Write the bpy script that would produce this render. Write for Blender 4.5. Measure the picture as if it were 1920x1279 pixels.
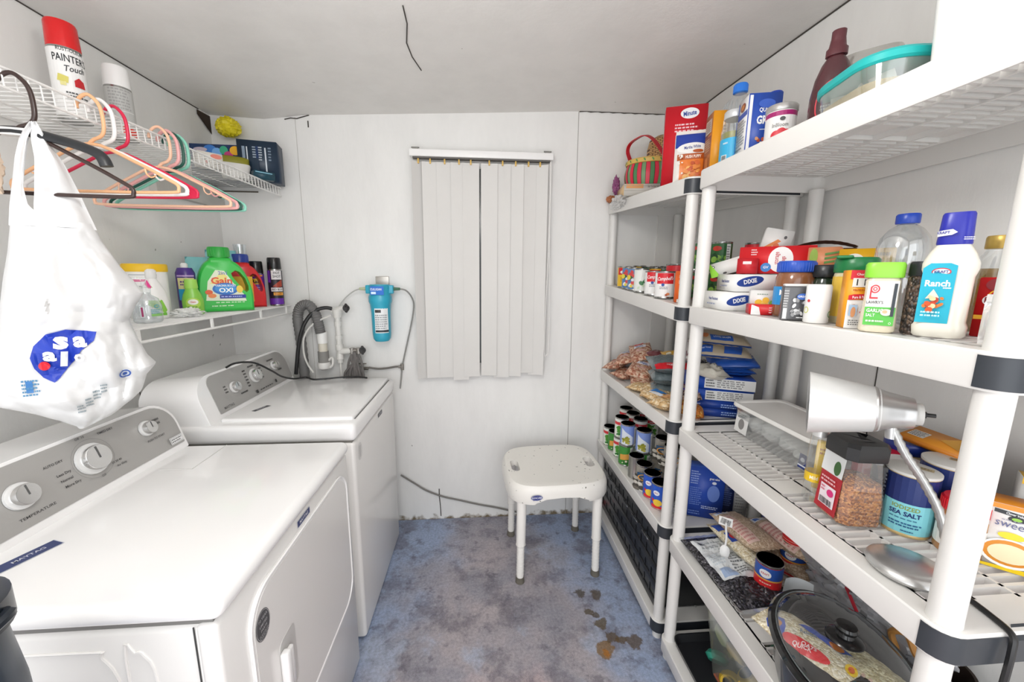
import bpy, bmesh, math, random
from math import sin, cos, pi, radians as R, atan2, sqrt
from mathutils import Vector, Matrix, noise
for o in list(bpy.data.objects): bpy.data.objects.remove(o)
S = bpy.context.scene; COL = S.collection
# ---------------------------------------------------------------- camera, world, lights, exposure
CAM = (0.0, 0.0, 1.4758)
pitch, yaw, roll = .1687, .0792, .008
fwd = Vector((sin(yaw)*cos(pitch), cos(yaw)*cos(pitch), -sin(pitch)))
rt = Vector((cos(yaw), -sin(yaw), 0)); up = rt.cross(fwd)
rt, up = rt*cos(roll)+up*sin(roll), up*cos(roll)-rt*sin(roll)
cd = bpy.data.cameras.new('camera'); cam = bpy.data.objects.new('camera', cd); COL.objects.link(cam)
cd.sensor_width = 36; cd.lens = 722.22/1920*36; cd.clip_start = .02
cam.matrix_world = Matrix(((rt.x, up.x, -fwd.x, CAM[0]), (rt.y, up.y, -fwd.y, CAM[1]), (rt.z, up.z, -fwd.z, CAM[2]), (0, 0, 0, 1)))
S.camera = cam
w = bpy.data.worlds.new('world'); S.world = w; w.use_nodes = True
w.node_tree.nodes['Background'].inputs[0].default_value = (.93, .96, 1, 1)
w.node_tree.nodes['Background'].inputs[1].default_value = 1.7
S.view_settings.view_transform = 'Standard'; S.view_settings.look = 'None'
S.view_settings.exposure = 0.0; S.view_settings.gamma = 1; S.view_settings.use_curve_mapping = False

LAMP = 29.5   # emission of the hanging globe lamp
def area(name, loc, rot, sx, sy, power, color=(1, 1, 1)):
    l = bpy.data.lights.new(name, 'AREA'); l.shape = 'RECTANGLE'; l.size = sx; l.size_y = sy; l.energy = power; l.color = color
    o = bpy.data.objects.new(name, l); o.location = loc; o.rotation_euler = rot; COL.objects.link(o); return o
area('open_end_fill', (-.1, -.98, 1.3), (R(90), 0, 0), 1.9, 2.1, 17, (.97, .985, 1))  # added fill panel across the open room end behind the camera

# ---------------------------------------------------------------- materials
def lin(h):
    h = h.lstrip('#'); v = [int(h[i:i+2], 16)/255 for i in (0, 2, 4)]
    return tuple((c/12.92 if c <= .04045 else ((c+.055)/1.055)**2.4) for c in v)+(1,)
MC = {}
def M(col, rough=.45, metal=0, nz=0, nsc=20, bump=0, bsc=60, spec=.5, coat=0):
    k = (col, rough, metal, nz, nsc, bump, bsc, spec, coat)
    if k in MC: return MC[k]
    m = bpy.data.materials.new('m_'+col.strip('#')); m.use_nodes = True; nt = m.node_tree; b = nt.nodes['Principled BSDF']
    b.inputs['Base Color'].default_value = lin(col); b.inputs['Roughness'].default_value = rough
    b.inputs['Metallic'].default_value = metal; b.inputs['Specular IOR Level'].default_value = spec; b.inputs['Coat Weight'].default_value = coat
    tc = nt.nodes.new('ShaderNodeTexCoord')
    if nz:
        n = nt.nodes.new('ShaderNodeTexNoise'); n.inputs['Scale'].default_value = nsc; n.inputs['Detail'].default_value = 4
        nt.links.new(tc.outputs['Object'], n.inputs['Vector'])
        mx = nt.nodes.new('ShaderNodeMix'); mx.data_type = 'RGBA'
        c = lin(col); mx.inputs['A'].default_value = tuple(x*(1-nz) for x in c[:3])+(1,); mx.inputs['B'].default_value = tuple(min(1, x*(1+nz)) for x in c[:3])+(1,)
        nt.links.new(n.outputs['Fac'], mx.inputs['Factor']); nt.links.new(mx.outputs['Result'], b.inputs['Base Color'])
    if bump:
        n2 = nt.nodes.new('ShaderNodeTexNoise'); n2.inputs['Scale'].default_value = bsc; n2.inputs['Detail'].default_value = 3
        nt.links.new(tc.outputs['Object'], n2.inputs['Vector'])
        bp = nt.nodes.new('ShaderNodeBump'); bp.inputs['Strength'].default_value = bump; bp.inputs['Distance'].default_value = .01
        nt.links.new(n2.outputs['Fac'], bp.inputs['Height']); nt.links.new(bp.outputs['Normal'], b.inputs['Normal'])
    MC[k] = m; return m
def Mcell(cols, scale=150, bump=.6, rough=.35):
    k = ('cell', tuple(cols), scale, bump, rough)
    if k in MC: return MC[k]
    m = bpy.data.materials.new('m_cell'); m.use_nodes = True; nt = m.node_tree; b = nt.nodes['Principled BSDF']; b.inputs['Roughness'].default_value = rough
    tc = nt.nodes.new('ShaderNodeTexCoord'); v = nt.nodes.new('ShaderNodeTexVoronoi'); v.inputs['Scale'].default_value = scale
    nt.links.new(tc.outputs['Object'], v.inputs['Vector'])
    sp = nt.nodes.new('ShaderNodeSeparateColor'); nt.links.new(v.outputs['Color'], sp.inputs[0])
    r = nt.nodes.new('ShaderNodeValToRGB'); r.color_ramp.interpolation = 'CONSTANT'
    while len(r.color_ramp.elements) < len(cols): r.color_ramp.elements.new(.5)
    for i, c in enumerate(cols): r.color_ramp.elements[i].position = i/len(cols); r.color_ramp.elements[i].color = lin(c)
    nt.links.new(sp.outputs[0], r.inputs['Fac']); nt.links.new(r.outputs['Color'], b.inputs['Base Color'])
    bp = nt.nodes.new('ShaderNodeBump'); bp.invert = True; bp.inputs['Strength'].default_value = bump; bp.inputs['Distance'].default_value = .004
    nt.links.new(v.outputs['Distance'], bp.inputs['Height']); nt.links.new(bp.outputs['Normal'], b.inputs['Normal'])
    MC[k] = m; return m
def Mclear(col='#ffffff', gl=.12, rough=.05, alpha=0.0, surf='#ffffff'):
    """see-through plastic or glass film: clear body with a glossy skin and a little milkiness"""
    k = ('clear', col, gl, rough, alpha, surf)
    if k in MC: return MC[k]
    m = bpy.data.materials.new('m_clear'); m.use_nodes = True; nt = m.node_tree; nt.nodes.clear(); N = nt.nodes.new; L = nt.links.new
    t = N('ShaderNodeBsdfTransparent'); t.inputs[0].default_value = lin(col)
    d = N('ShaderNodeBsdfDiffuse'); d.inputs[0].default_value = lin(surf)
    g = N('ShaderNodeBsdfGlossy'); g.inputs['Roughness'].default_value = rough; g.inputs[0].default_value = (1, 1, 1, 1)
    lw = N('ShaderNodeLayerWeight'); lw.inputs[0].default_value = .35
    ma = N('ShaderNodeMath'); ma.operation = 'MULTIPLY_ADD'; ma.inputs[1].default_value = .45; ma.inputs[2].default_value = gl*.35; L(lw.outputs['Facing'], ma.inputs[0]); ma.use_clamp = True
    m1 = N('ShaderNodeMixShader'); m1.inputs[0].default_value = alpha; L(t.outputs[0], m1.inputs[1]); L(d.outputs[0], m1.inputs[2])
    m2 = N('ShaderNodeMixShader'); L(ma.outputs[0], m2.inputs[0]); L(m1.outputs[0], m2.inputs[1]); L(g.outputs[0], m2.inputs[2])
    o = N('ShaderNodeOutputMaterial'); L(m2.outputs[0], o.inputs[0]); MC[k] = m; return m
WHITE = '#f2f1ef'
def asmat(c): return M(c) if isinstance(c, str) else c
# ---------------------------------------------------------------- mesh builder
class MB:
    def __init__(s): s.v = []; s.f = []; s.fm = []; s.mats = []; s.cur = 0
    def use(s, m):
        m = asmat(m)
        if m not in s.mats: s.mats.append(m)
        s.cur = s.mats.index(m); return s
    def add(s, vs, fs):
        b = len(s.v); s.v += [tuple(v) for v in vs]; s.f += [tuple(i+b for i in f) for f in fs]; s.fm += [s.cur]*len(fs); return s
    def bm(s, bm, mx=None):
        bm.verts.ensure_lookup_table(); bm.verts.index_update()
        return s.add([(mx @ v.co) if mx else v.co.copy() for v in bm.verts], [[v.index for v in f.verts] for f in bm.faces])
    def box(s, x0, x1, y0, y1, z0, z1, bev=0, seg=3, mx=None):
        bm = bmesh.new(); bmesh.ops.create_cube(bm, size=1)
        for v in bm.verts: v.co = Vector((x0+(v.co.x+.5)*(x1-x0), y0+(v.co.y+.5)*(y1-y0), z0+(v.co.z+.5)*(z1-z0)))
        if bev: bmesh.ops.bevel(bm, geom=bm.edges[:], offset=bev, segments=seg, profile=.5, affect='EDGES')
        s.bm(bm, mx); bm.free(); return s
    def lathe(s, prof, n=28, c=(0, 0), sx=1, sy=1, mx=None, sq=0):
        vs = []; fs = []
        for r, z in prof:
            for i in range(n):
                a = 2*pi*i/n; k = 1
                if sq: k = (abs(cos(a))**sq+abs(sin(a))**sq)**(-1/sq)
                p = Vector((c[0]+r*k*cos(a)*sx, c[1]+r*k*sin(a)*sy, z)); vs.append(mx @ p if mx else p)
        for j in range(len(prof)-1):
            for i in range(n): fs.append((j*n+i, j*n+(i+1) % n, (j+1)*n+(i+1) % n, (j+1)*n+i))
        if prof[0][0] > 1e-6: fs.append(tuple(reversed(range(n))))
        if prof[-1][0] > 1e-6: fs.append(tuple((len(prof)-1)*n+i for i in range(n)))
        return s.add(vs, fs)
    def cyl(s, p0, p1, r0, r1=None, n=16):
        r1 = r0 if r1 is None else r1; p0 = Vector(p0); p1 = Vector(p1); d = p1-p0
        mx = Matrix.Translation(p0) @ d.to_track_quat('Z', 'Y').to_matrix().to_4x4()
        return s.lathe([(r0, 0), (r1, d.length)], n, mx=mx)
    def tube(s, pts, r, n=8, closed=False, sub=0, flat=1):
        P = [Vector(p) for p in pts]
        if sub:
            Q = []; m = len(P)
            for i in range(m if closed else m-1):
                a, b, c, d = (P[(i-1) % m], P[i], P[(i+1) % m], P[(i+2) % m]) if closed else (P[max(i-1, 0)], P[i], P[i+1], P[min(i+2, m-1)])
                for k in range(sub):
                    t = k/sub; Q.append(.5*((2*b)+(c-a)*t+(2*a-5*b+4*c-d)*t*t+(3*b-a-3*c+d)*t**3))
            if not closed: Q.append(P[-1])
            P = Q
        m = len(P); vs = []; fs = []; u = None
        for i in range(m):
            t = (P[(i+1) % m]-P[(i-1) % m]) if closed else (P[min(i+1, m-1)]-P[max(i-1, 0)])
            t = t.normalized() if t.length > 1e-9 else Vector((0, 0, 1))
            if u is None: u = t.orthogonal().normalized()
            u = (u-t*u.dot(t)); u = u.normalized() if u.length > 1e-6 else t.orthogonal().normalized()
            w_ = t.cross(u); rr = r[i] if isinstance(r, (list, tuple)) else r
            for k in range(n): a = 2*pi*k/n; vs.append(P[i]+u*rr*cos(a)+w_*rr*sin(a)*flat)
        for i in range(m if closed else m-1):
            j = (i+1) % m
            for k in range(n): fs.append((i*n+k, i*n+(k+1) % n, j*n+(k+1) % n, j*n+k))
        if not closed: fs.append(tuple(reversed(range(n)))); fs.append(tuple((m-1)*n+k for k in range(n)))
        return s.add(vs, fs)
    def prism(s, out, f, t0, t1, bev=0):
        """outline [(u,v)] extruded from layer t0 to t1 through f(u,v,t)"""
        n = len(out); vs = [f(u, v, t0) for u, v in out]+[f(u, v, t1) for u, v in out]
        fs = [tuple(range(n)), tuple(reversed(range(n, 2*n)))]+[(i, i+n, (i+1) % n+n, (i+1) % n) for i in range(n)]
        return s.add(vs, fs)
    def grid(s, nu, nv, f, closed_u=False):
        vs = [f(i/(nu if closed_u else nu-1), j/(nv-1)) for j in range(nv) for i in range(nu)]
        fs = [(j*nu+i, j*nu+(i+1) % nu, (j+1)*nu+(i+1) % nu, (j+1)*nu+i) for j in range(nv-1) for i in range(nu if closed_u else nu-1)]
        return s.add(vs, fs)
    def build(s, name, parent=None, ang=40, fix=True, flat=False):
        me = bpy.data.meshes.new(name); me.from_pydata(s.v, [], s.f)
        for m in s.mats: me.materials.append(m)
        me.polygons.foreach_set('material_index', s.fm); me.update()
        if fix:
            bm = bmesh.new(); bm.from_mesh(me); bmesh.ops.recalc_face_normals(bm, faces=bm.faces); bm.to_mesh(me); bm.free()
        if not flat:
            me.polygons.foreach_set('use_smooth', [True]*len(me.polygons)); me.set_sharp_from_angle(angle=R(ang))
        o = bpy.data.objects.new(name, me); COL.objects.link(o)
        if parent: o.parent = parent
        return o
def mb(m): return MB().use(m)
def tag(o, label, cat, group=None):
    o['label'] = label; o['category'] = cat
    if group: o['group'] = group
    return o
def thing(name, label, cat, loc=(0, 0, 0), rz=0, group=None, rot=None):
    o = bpy.data.objects.new(name, None); o.empty_display_size = .05; COL.objects.link(o); o.location = loc
    o.rotation_euler = rot if rot else (0, 0, rz); return tag(o, label, cat, group)
def struct(o): o['kind'] = 'structure'; return o
# ---------------------------------------------------------------- labels: flat printed marks mapped onto surfaces
TX = {}
def textmesh(st, bold=0, sp=1.0):
    k = (st, bold, sp)
    if k in TX: return TX[k]
    c = bpy.data.curves.new('t', 'FONT'); c.body = st; c.size = 1; c.align_x = 'CENTER'; c.align_y = 'CENTER'; c.offset = bold; c.resolution_u = 2; c.space_character = sp
    o = bpy.data.objects.new('t', c); COL.objects.link(o); dg = bpy.context.evaluated_depsgraph_get()
    me = bpy.data.meshes.new_from_object(o.evaluated_get(dg))
    r = ([(v.co.x, v.co.y) for v in me.vertices], [tuple(p.vertices) for p in me.polygons])
    bpy.data.objects.remove(o); bpy.data.curves.remove(c); bpy.data.meshes.remove(me); TX[k] = r; return r
def label(parent, f, ops, name='printed_label', step=None, rough=.4, eps=.00035):
    """f(u,v,lift)->point. ops: r rect, e ellipse, t text, p polygon, i inscription lines"""
    m = MB()
    for li, op in enumerate(ops):
        k = op[0]; bm = bmesh.new()
        if k == 'r': _, x0, y0, x1, y1, c = op[:6]; fs = [[(x0, y0), (x1, y0), (x1, y1), (x0, y1)]]
        elif k == 'e': _, cx, cy, rx, ry, c = op[:6]; a0 = op[6] if len(op) > 6 else 0; fs = [[(cx+rx*cos(a*pi/12)*cos(a0)-ry*sin(a*pi/12)*sin(a0), cy+rx*cos(a*pi/12)*sin(a0)+ry*sin(a*pi/12)*cos(a0)) for a in range(24)]]
        elif k == 'o': _, cx, cy, rx, ry, wd, c = op[:7]; fs = [[(cx+(rx-q*wd)*cos(b*pi/12), cy+(ry-q*wd)*sin(b*pi/12)) for b, q in ((a, 0), (a+1, 0), (a+1, 1), (a, 1))] for a in range(24)]
        elif k == 'p': _, pts, c = op[:3]; fs = [pts]
        elif k == 'i':   # lines of small print
            _, x0, y0, x1, y1, n, c = op[:7]; rd = random.Random(li+n); fs = []; h = (y1-y0)/n
            for q in range(n):
                x = x0; e = x1-rd.random()*.3*(x1-x0)
                while x < e:
                    wd = (x1-x0)*(.05+.1*rd.random()); fs.append([(x, y0+h*q+h*.25), (min(x+wd, e), y0+h*q+h*.25), (min(x+wd, e), y0+h*q+h*.75), (x, y0+h*q+h*.75)]); x += wd*1.35
        elif k == 'b':   # bar code
            _, x0, y0, x1, y1 = op[:5]; c = '#222222'; rd = random.Random(5); x = x0; fs = []
            while x < x1: wd = (x1-x0)*(.015+.03*rd.random()); fs.append([(x, y0), (x+wd, y0), (x+wd, y1), (x, y1)]); x += wd+(x1-x0)*(.015+.03*rd.random())
        elif k == 't':
            _, cx, cy, sz, st, c = op[:6]; an = op[6] if len(op) > 6 else 0; sq = op[7] if len(op) > 7 else 1; bo = op[8] if len(op) > 8 else .015; sh = op[9] if len(op) > 9 else 0
            vs, tf = textmesh(st, bo); P = []
            for x, y in vs:
                x = (x*sq+y*sh)*sz; y *= sz; P.append((cx+x*cos(an)-y*sin(an), cy+x*sin(an)+y*cos(an)))
            fs = [[P[i] for i in q] for q in tf]
        m.use(M(c, rough) if isinstance(c, str) else c)
        if k == 't':
            V = [bm.verts.new((x, y, 0)) for x, y in P]
            for q in tf:
                try: bm.faces.new([V[i] for i in q])
                except ValueError: pass
        else:
            for q in fs: bm.faces.new([bm.verts.new((x, y, 0)) for x, y in q])
        if step:
            for ax in ((0,) if isinstance(step, float) else (0, 1)):
                stp = step if isinstance(step, float) else step[ax]
                if not stp: continue
                lo = min(v.co[ax] for v in bm.verts); hi = max(v.co[ax] for v in bm.verts); q = math.ceil(lo/stp)*stp
                while q < hi:
                    no = (1, 0, 0) if ax == 0 else (0, 1, 0)
                    bmesh.ops.bisect_plane(bm, geom=bm.verts[:]+bm.edges[:]+bm.faces[:], plane_co=tuple(q*x for x in no), plane_no=no); q += stp
        for v in bm.verts: v.co = Vector(f(v.co.x, v.co.y, eps*(li+1)))
        m.bm(bm); bm.free()
    return m.build(name, parent, fix=False, flat=True)
def face(o, u, v):
    o = Vector(o); u = Vector(u).normalized(); v = Vector(v); v = (v-u*v.dot(u)).normalized(); n = u.cross(v)
    return lambda a, b, t=0: o+u*a+v*b+n*t
def cylm(r, a0=0, cx=0, cy=0, sx=1, sy=1):
    """wraps u round a cylinder facing local -Y"""
    rf = r if callable(r) else (lambda z: r)
    def f(a, b, t=0):
        q = rf(b); th = a/max(q, .001)+a0; return Vector((cx+(q*sx+t)*sin(th), cy-(q*sy+t)*cos(th), b))
    return f
def fc(X, Y, d=0): return atan2(-X, Y)+R(d)
def rrect(x0, x1, y0, y1, r, n=6):
    rs = r if isinstance(r, (list, tuple)) else (r,)*4; out = []
    for (cx, cy, a, rr) in ((x0+rs[0], y0+rs[0], pi, rs[0]), (x1-rs[1], y0+rs[1], 1.5*pi, rs[1]), (x1-rs[2], y1-rs[2], 0, rs[2]), (x0+rs[3], y1-rs[3], .5*pi, rs[3])):
        for k in range(n+1): out.append((cx+rr*cos(a+k*pi/2/n), cy+rr*sin(a+k*pi/2/n)))
    return out
# ================================================================ SETTING
def wallmat(name, col, seed, dirt=0):
    m = bpy.data.materials.new(name); m.use_nodes = True; nt = m.node_tree; b = nt.nodes['Principled BSDF']; b.inputs['Roughness'].default_value = .42; b.inputs['Specular IOR Level'].default_value = .35
    N = nt.nodes.new; L = nt.links.new; tc = N('ShaderNodeTexCoord'); mp = N('ShaderNodeMapping'); mp.inputs['Location'].default_value = (seed, seed, 0); mp.inputs['Scale'].default_value = (1, 1, .35); L(tc.outputs['Object'], mp.inputs[0])
    n = N('ShaderNodeTexNoise'); n.inputs['Scale'].default_value = 7; n.inputs['Detail'].default_value = 8; n.inputs['Roughness'].default_value = .65; L(mp.outputs[0], n.inputs['Vector'])
    r = N('ShaderNodeValToRGB'); c = lin(col); r.color_ramp.elements[0].position = .25; r.color_ramp.elements[0].color = tuple(x*.93 for x in c[:3])+(1,); r.color_ramp.elements[1].position = .6; r.color_ramp.elements[1].color = c
    L(n.outputs['Fac'], r.inputs[0])
    sp = N('ShaderNodeTexNoise'); sp.inputs['Scale'].default_value = 28; sp.inputs['Detail'].default_value = 2; L(tc.outputs['Object'], sp.inputs['Vector'])
    sr = N('ShaderNodeValToRGB'); sr.color_ramp.elements[0].position = .20; sr.color_ramp.elements[0].color = (.35, .33, .3, 1); sr.color_ramp.elements[1].position = .225; sr.color_ramp.elements[1].color = (1, 1, 1, 1); L(sp.outputs['Fac'], sr.inputs[0])
    mx = N('ShaderNodeMix'); mx.data_type = 'RGBA'; mx.blend_type = 'MULTIPLY'; mx.inputs['Factor'].default_value = .8; L(r.outputs[0], mx.inputs['A']); L(sr.outputs[0], mx.inputs['B'])
    out = mx.outputs['Result']
    if dirt:   # grime along the foot of the wall
        sx = N('ShaderNodeSeparateXYZ'); L(tc.outputs['Object'], sx.inputs[0]); d = N('ShaderNodeTexNoise'); d.inputs['Scale'].default_value = 22; d.inputs['Detail'].default_value = 6; L(tc.outputs['Object'], d.inputs['Vector'])
        a = N('ShaderNodeMath'); a.operation = 'MULTIPLY'; a.inputs[1].default_value = 9; L(sx.outputs['Z'], a.inputs[0]); s2 = N('ShaderNodeMath'); s2.operation = 'SUBTRACT'; L(d.outputs['Fac'], s2.inputs[0]); L(a.outputs[0], s2.inputs[1])
        rr = N('ShaderNodeValToRGB'); rr.color_ramp.elements[0].position = .28; rr.color_ramp.elements[0].color = (0, 0, 0, 1); rr.color_ramp.elements[1].position = .5; rr.color_ramp.elements[1].color = (1, 1, 1, 1); L(s2.outputs[0], rr.inputs[0])
        m3 = N('ShaderNodeMix'); m3.data_type = 'RGBA'; L(rr.outputs[0], m3.inputs['Factor']); L(out, m3.inputs['A']); m3.inputs['B'].default_value = lin('#7a6c54'); out = m3.outputs['Result']
    L(out, b.inputs['Base Color'])
    bp = N('ShaderNodeBump'); bp.inputs['Strength'].default_value = .12; bp.inputs['Distance'].default_value = .02; L(n.outputs['Fac'], bp.inputs['Height']); L(bp.outputs[0], b.inputs['Normal']); return m
WL = '#edece9'
XL, XR, YB, Y0 = -1.339, 1.13, 2.174, -1.0
struct(mb(wallmat('wall_paint_back', WL, 0, 1)).box(XL-.08, XR+.08, YB, YB+.08, 0, 2.42).build('wall_back'))
struct(mb(wallmat('wall_paint_left', WL, 3, 1)).box(XL-.08, XL, Y0, YB, 0, 2.42).build('wall_left'))
struct(mb(wallmat('wall_paint_right', WL, 7)).box(XR, XR+.08, Y0, YB, 0, 2.42).build('wall_right'))
def cz(x, y):
    k = [(-1.5, 2.248), (XL, 2.246), (-1.07, 2.236), (-.88, 2.262), (0, 2.305), (.52, 2.333), (XR, 2.335), (1.4, 2.335)]
    for (a, za), (b, zb) in zip(k, k[1:]):
        if x <= b: z = za+(zb-za)*(x-a)/(b-a); break
    g = max(0, 1.9-y); return z-.03*min(1, g/1.1)*max(0, x/1.13)+.012*min(1, g)*max(0, -x-.9)*2
struct(mb(wallmat('ceiling_paint', '#ebe9e5', 11)).grid(40, 30, lambda u, v: (-1.42+u*2.63, Y0+v*3.25, cz(-1.42+u*2.63, Y0+v*3.25))).grid(2, 2, lambda u, v: (-1.42+u*2.63, Y0+v*3.25, 2.46)).build('ceiling', fix=False))
# carpet
m = bpy.data.materials.new('carpet'); m.use_nodes = True; nt = m.node_tree; b = nt.nodes['Principled BSDF']; b.inputs['Roughness'].default_value = .95; b.inputs['Specular IOR Level'].default_value = .1
N = nt.nodes.new; L = nt.links.new; tc = N('ShaderNodeTexCoord'); sx = N('ShaderNodeSeparateXYZ'); L(tc.outputs['Object'], sx.inputs[0])
def nz(sc, det=5, off=0, ro=.6):
    mp = N('ShaderNodeMapping'); mp.inputs['Location'].default_value = (off, off*.7, 0); L(tc.outputs['Object'], mp.inputs[0])
    n = N('ShaderNodeTexNoise'); n.inputs['Scale'].default_value = sc; n.inputs['Detail'].default_value = det; n.inputs['Roughness'].default_value = ro; L(mp.outputs[0], n.inputs['Vector']); return n.outputs['Fac']
def mth(op, a, b_=None, c=None, cl=False):
    n = N('ShaderNodeMath'); n.operation = op; n.use_clamp = cl
    for i, x in enumerate((a, b_, c)):
        if x is None: continue
        if isinstance(x, (int, float)): n.inputs[i].default_value = x
        else: L(x, n.inputs[i])
    return n.outputs[0]
def mixc(f, a, c):
    n = N('ShaderNodeMix'); n.data_type = 'RGBA'; L(f, n.inputs['Factor'])
    for s_, x in (('A', a), ('B', c)):
        if isinstance(x, str): n.inputs[s_].default_value = lin(x)
        else: L(x, n.inputs[s_])
    return n.outputs['Result']
def sm(x, lo, hi): n = N('ShaderNodeMapRange'); n.interpolation_type = 'SMOOTHSTEP'; L(x, n.inputs[0]); n.inputs[1].default_value = lo; n.inputs[2].default_value = hi; return n.outputs[0]
big = nz(2.6, 4); big2 = nz(3.3, 4, 5); pink = sm(mth('ADD', mth('MULTIPLY', sx.outputs['Y'], -1.3), mth('ADD', mth('MULTIPLY', big2, 1.3), mth('MULTIPLY', mth('ABSOLUTE', sx.outputs['X']), -.5))), -1.02, -.5)
blue = sm(mth('ADD', mth('MULTIPLY', mth('ABSOLUTE', mth('SUBTRACT', sx.outputs['X'], .08)), 1.0), mth('ADD', mth('MULTIPLY', sx.outputs['Y'], .34), big)), 1.25, 1.6)
c = mixc(sm(big, .35, .62), '#a3a1aa', '#bcb3b6'); c = mixc(pink, c, '#d9bdbb'); c = mixc(blue, c, '#a3b1cc')
c = mixc(mth('MULTIPLY', sm(nz(6, 7, 3, .7), .46, .64), .65), c, '#73707a'); c = mixc(mth('MULTIPLY', sm(nz(15, 5, 6), .55, .68), .5), c, '#5f5d68')
c = mixc(mth('MULTIPLY', sm(nz(4, 4, 9), .58, .7), .6), c, '#bcc6da')
wob = mth('MULTIPLY', mth('SUBTRACT', nz(26, 5, 2), .5), .075)
for px_, py_, pr_, pc in ((.485, 1.281, .036, '#8f7046'), (.49, 1.27, .014, '#b5793a'), (.533, 1.335, .025, '#6a5a48'), (.566, 1.317, .018, '#6d5b45'), (.615, 1.305, .03, '#6a5b4c'), (.505, 1.395, .028, '#6e6048'), (.451, 1.569, .026, '#625a50'), (.532, 1.549, .028, '#665a4c'), (.47, 1.46, .020, '#685c4a'), (.50, 1.44, .018, '#645a4e')):
    d = mth('SQRT', mth('ADD', mth('POWER', mth('SUBTRACT', sx.outputs['X'], px_), 2), mth('POWER', mth('SUBTRACT', sx.outputs['Y'], py_), 2)))
    c = mixc(mth('MULTIPLY', sm(mth('SUBTRACT', pr_, mth('ADD', d, wob)), -.004, .006), .85), c, pc)
fine = nz(420, 2, 1); f2 = nz(90, 4, 4)
mm = N('ShaderNodeMix'); mm.data_type = 'RGBA'; mm.blend_type = 'MULTIPLY'; mm.inputs['Factor'].default_value = 1; L(c, mm.inputs['A'])
gr = N('ShaderNodeCombineColor'); g_ = mth('ADD', mth('MULTIPLY', fine, .7), mth('MULTIPLY', f2, .9)); g_ = mth('ADD', g_, .2)
for i in range(3): L(g_, gr.inputs[i])
L(gr.outputs[0], mm.inputs['B']); L(mm.outputs['Result'], b.inputs['Base Color'])
bp = N('ShaderNodeBump'); bp.inputs['Strength'].default_value = .6; bp.inputs['Distance'].default_value = .006; L(fine, bp.inputs['Height']); L(bp.outputs[0], b.inputs['Normal'])
struct(mb(m).box(XL-.08, XR+.08, Y0, YB+.08, -.05, 0).build('floor'))
# seams, cracks and trims
DK = '#4a4641'
struct(mb(M('#9b9791', .7)).box(.5155, .5185, YB-.0012, YB, 0, 2.33).build('trim_1'))
struct(mb(M('#bdb9b4', .7)).box(-.931, -.9285, YB-.001, YB, .1, 2.25).build('trim_2'))
struct(mb(M('#e3e1dd', .5)).box(.985, XR, YB-.012, YB, 0, 2.335).build('trim_3'))
def crack(n, pts, r): struct(mb(M(DK, .9)).tube(pts, r, 5).build('trim_%d' % n))
crack(4, [(-.237, 1.365, 2.292), (-.24, 1.45, 2.291), (-.262, 1.558, 2.29), (-.258, 1.65, 2.291), (-.239, 1.747, 2.292)], .0022)
crack(5, [(x/50, YB-.002, cz(x/50, YB)-.001+.002*sin(x*2.1)) for x in range(26, 56)], .0028)
crack(6, [(XR-.001, y/10, cz(XR, y/10)-.002) for y in range(-8, 22)], .003)
crack(7, [(XL+.001, y/10, cz(XL, y/10)-.002) for y in range(-8, 22)], .0022)
struct(mb(M('#5d564c', .9, nz=.3)).box(XL, XL+.2, YB-.006, YB-.002, 1.884, 1.890).build('trim_15'))
crack(8, [(-.98, YB-.002, 2.238), (-.95, YB-.003, 2.245), (-.92, YB-.003, 2.243), (-.9, YB-.002, 2.25), (-.86, YB-.001, 2.262)], .0025)
crack(9, [(-.868, YB-.001, 2.235), (-.868, YB-.001, 2.205)], .003)
crack(10, [(-.255, YB-.001, .02), (-.257, YB-.001, .09), (-.262, YB-.001, .15), (-.262, YB-.001, .2)], .003)
crack(11, [(XL+.001, y, z) for y, z in ((1.57, 1.24), (1.56, 1.12), (1.565, .98), (1.56, .6))], .0015)
crack(12, [(XR-.001, .99, 1.3), (XR-.001, .988, 1.1), (XR-.001, .99, .9)], .0015)
# dark gap where the wall is broken away in the corner below the ceiling
struct(mb(M('#3c3026', .9, nz=.4)).grid(8, 8, lambda u, v: (XL+.003+.004*u, 2.085+.085*u, 2.238-.085*v*(.25+.75*u))).build('trim_13'))
struct(mb(M('#cbc8c2', .8, nz=.15)).box(XL, XL+.03, 1.75, YB-.004, 1.80, 1.885).build('trim_14'))
# unseen ceiling lamp, out of frame; globe form and position set to even the light
t = thing('ceiling_light', 'frosted globe lamp hanging below the ceiling in front of the doorway', 'light', (-.12, .45, 2.0))
mb(M('#f4f4f2', .4)).lathe([(.0, .30), (.07, .30), (.07, .27), (.03, .24), (.012, .22), (.012, .13), (.04, .12), (.04, .10), (0, .10)], 24).build('base', t)
gm = bpy.data.materials.new('lamp_glow'); gm.use_nodes = True; ge = gm.node_tree.nodes['Principled BSDF']; ge.inputs['Emission Color'].default_value = (1, .975, .94, 1); ge.inputs['Emission Strength'].default_value = LAMP
mb(gm).lathe([(0, -.12), (.05, -.11), (.09, -.08), (.115, -.035), (.12, 0), (.115, .035), (.09, .08), (.05, .11), (0, .12)], 32).build('globe', t)
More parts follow.
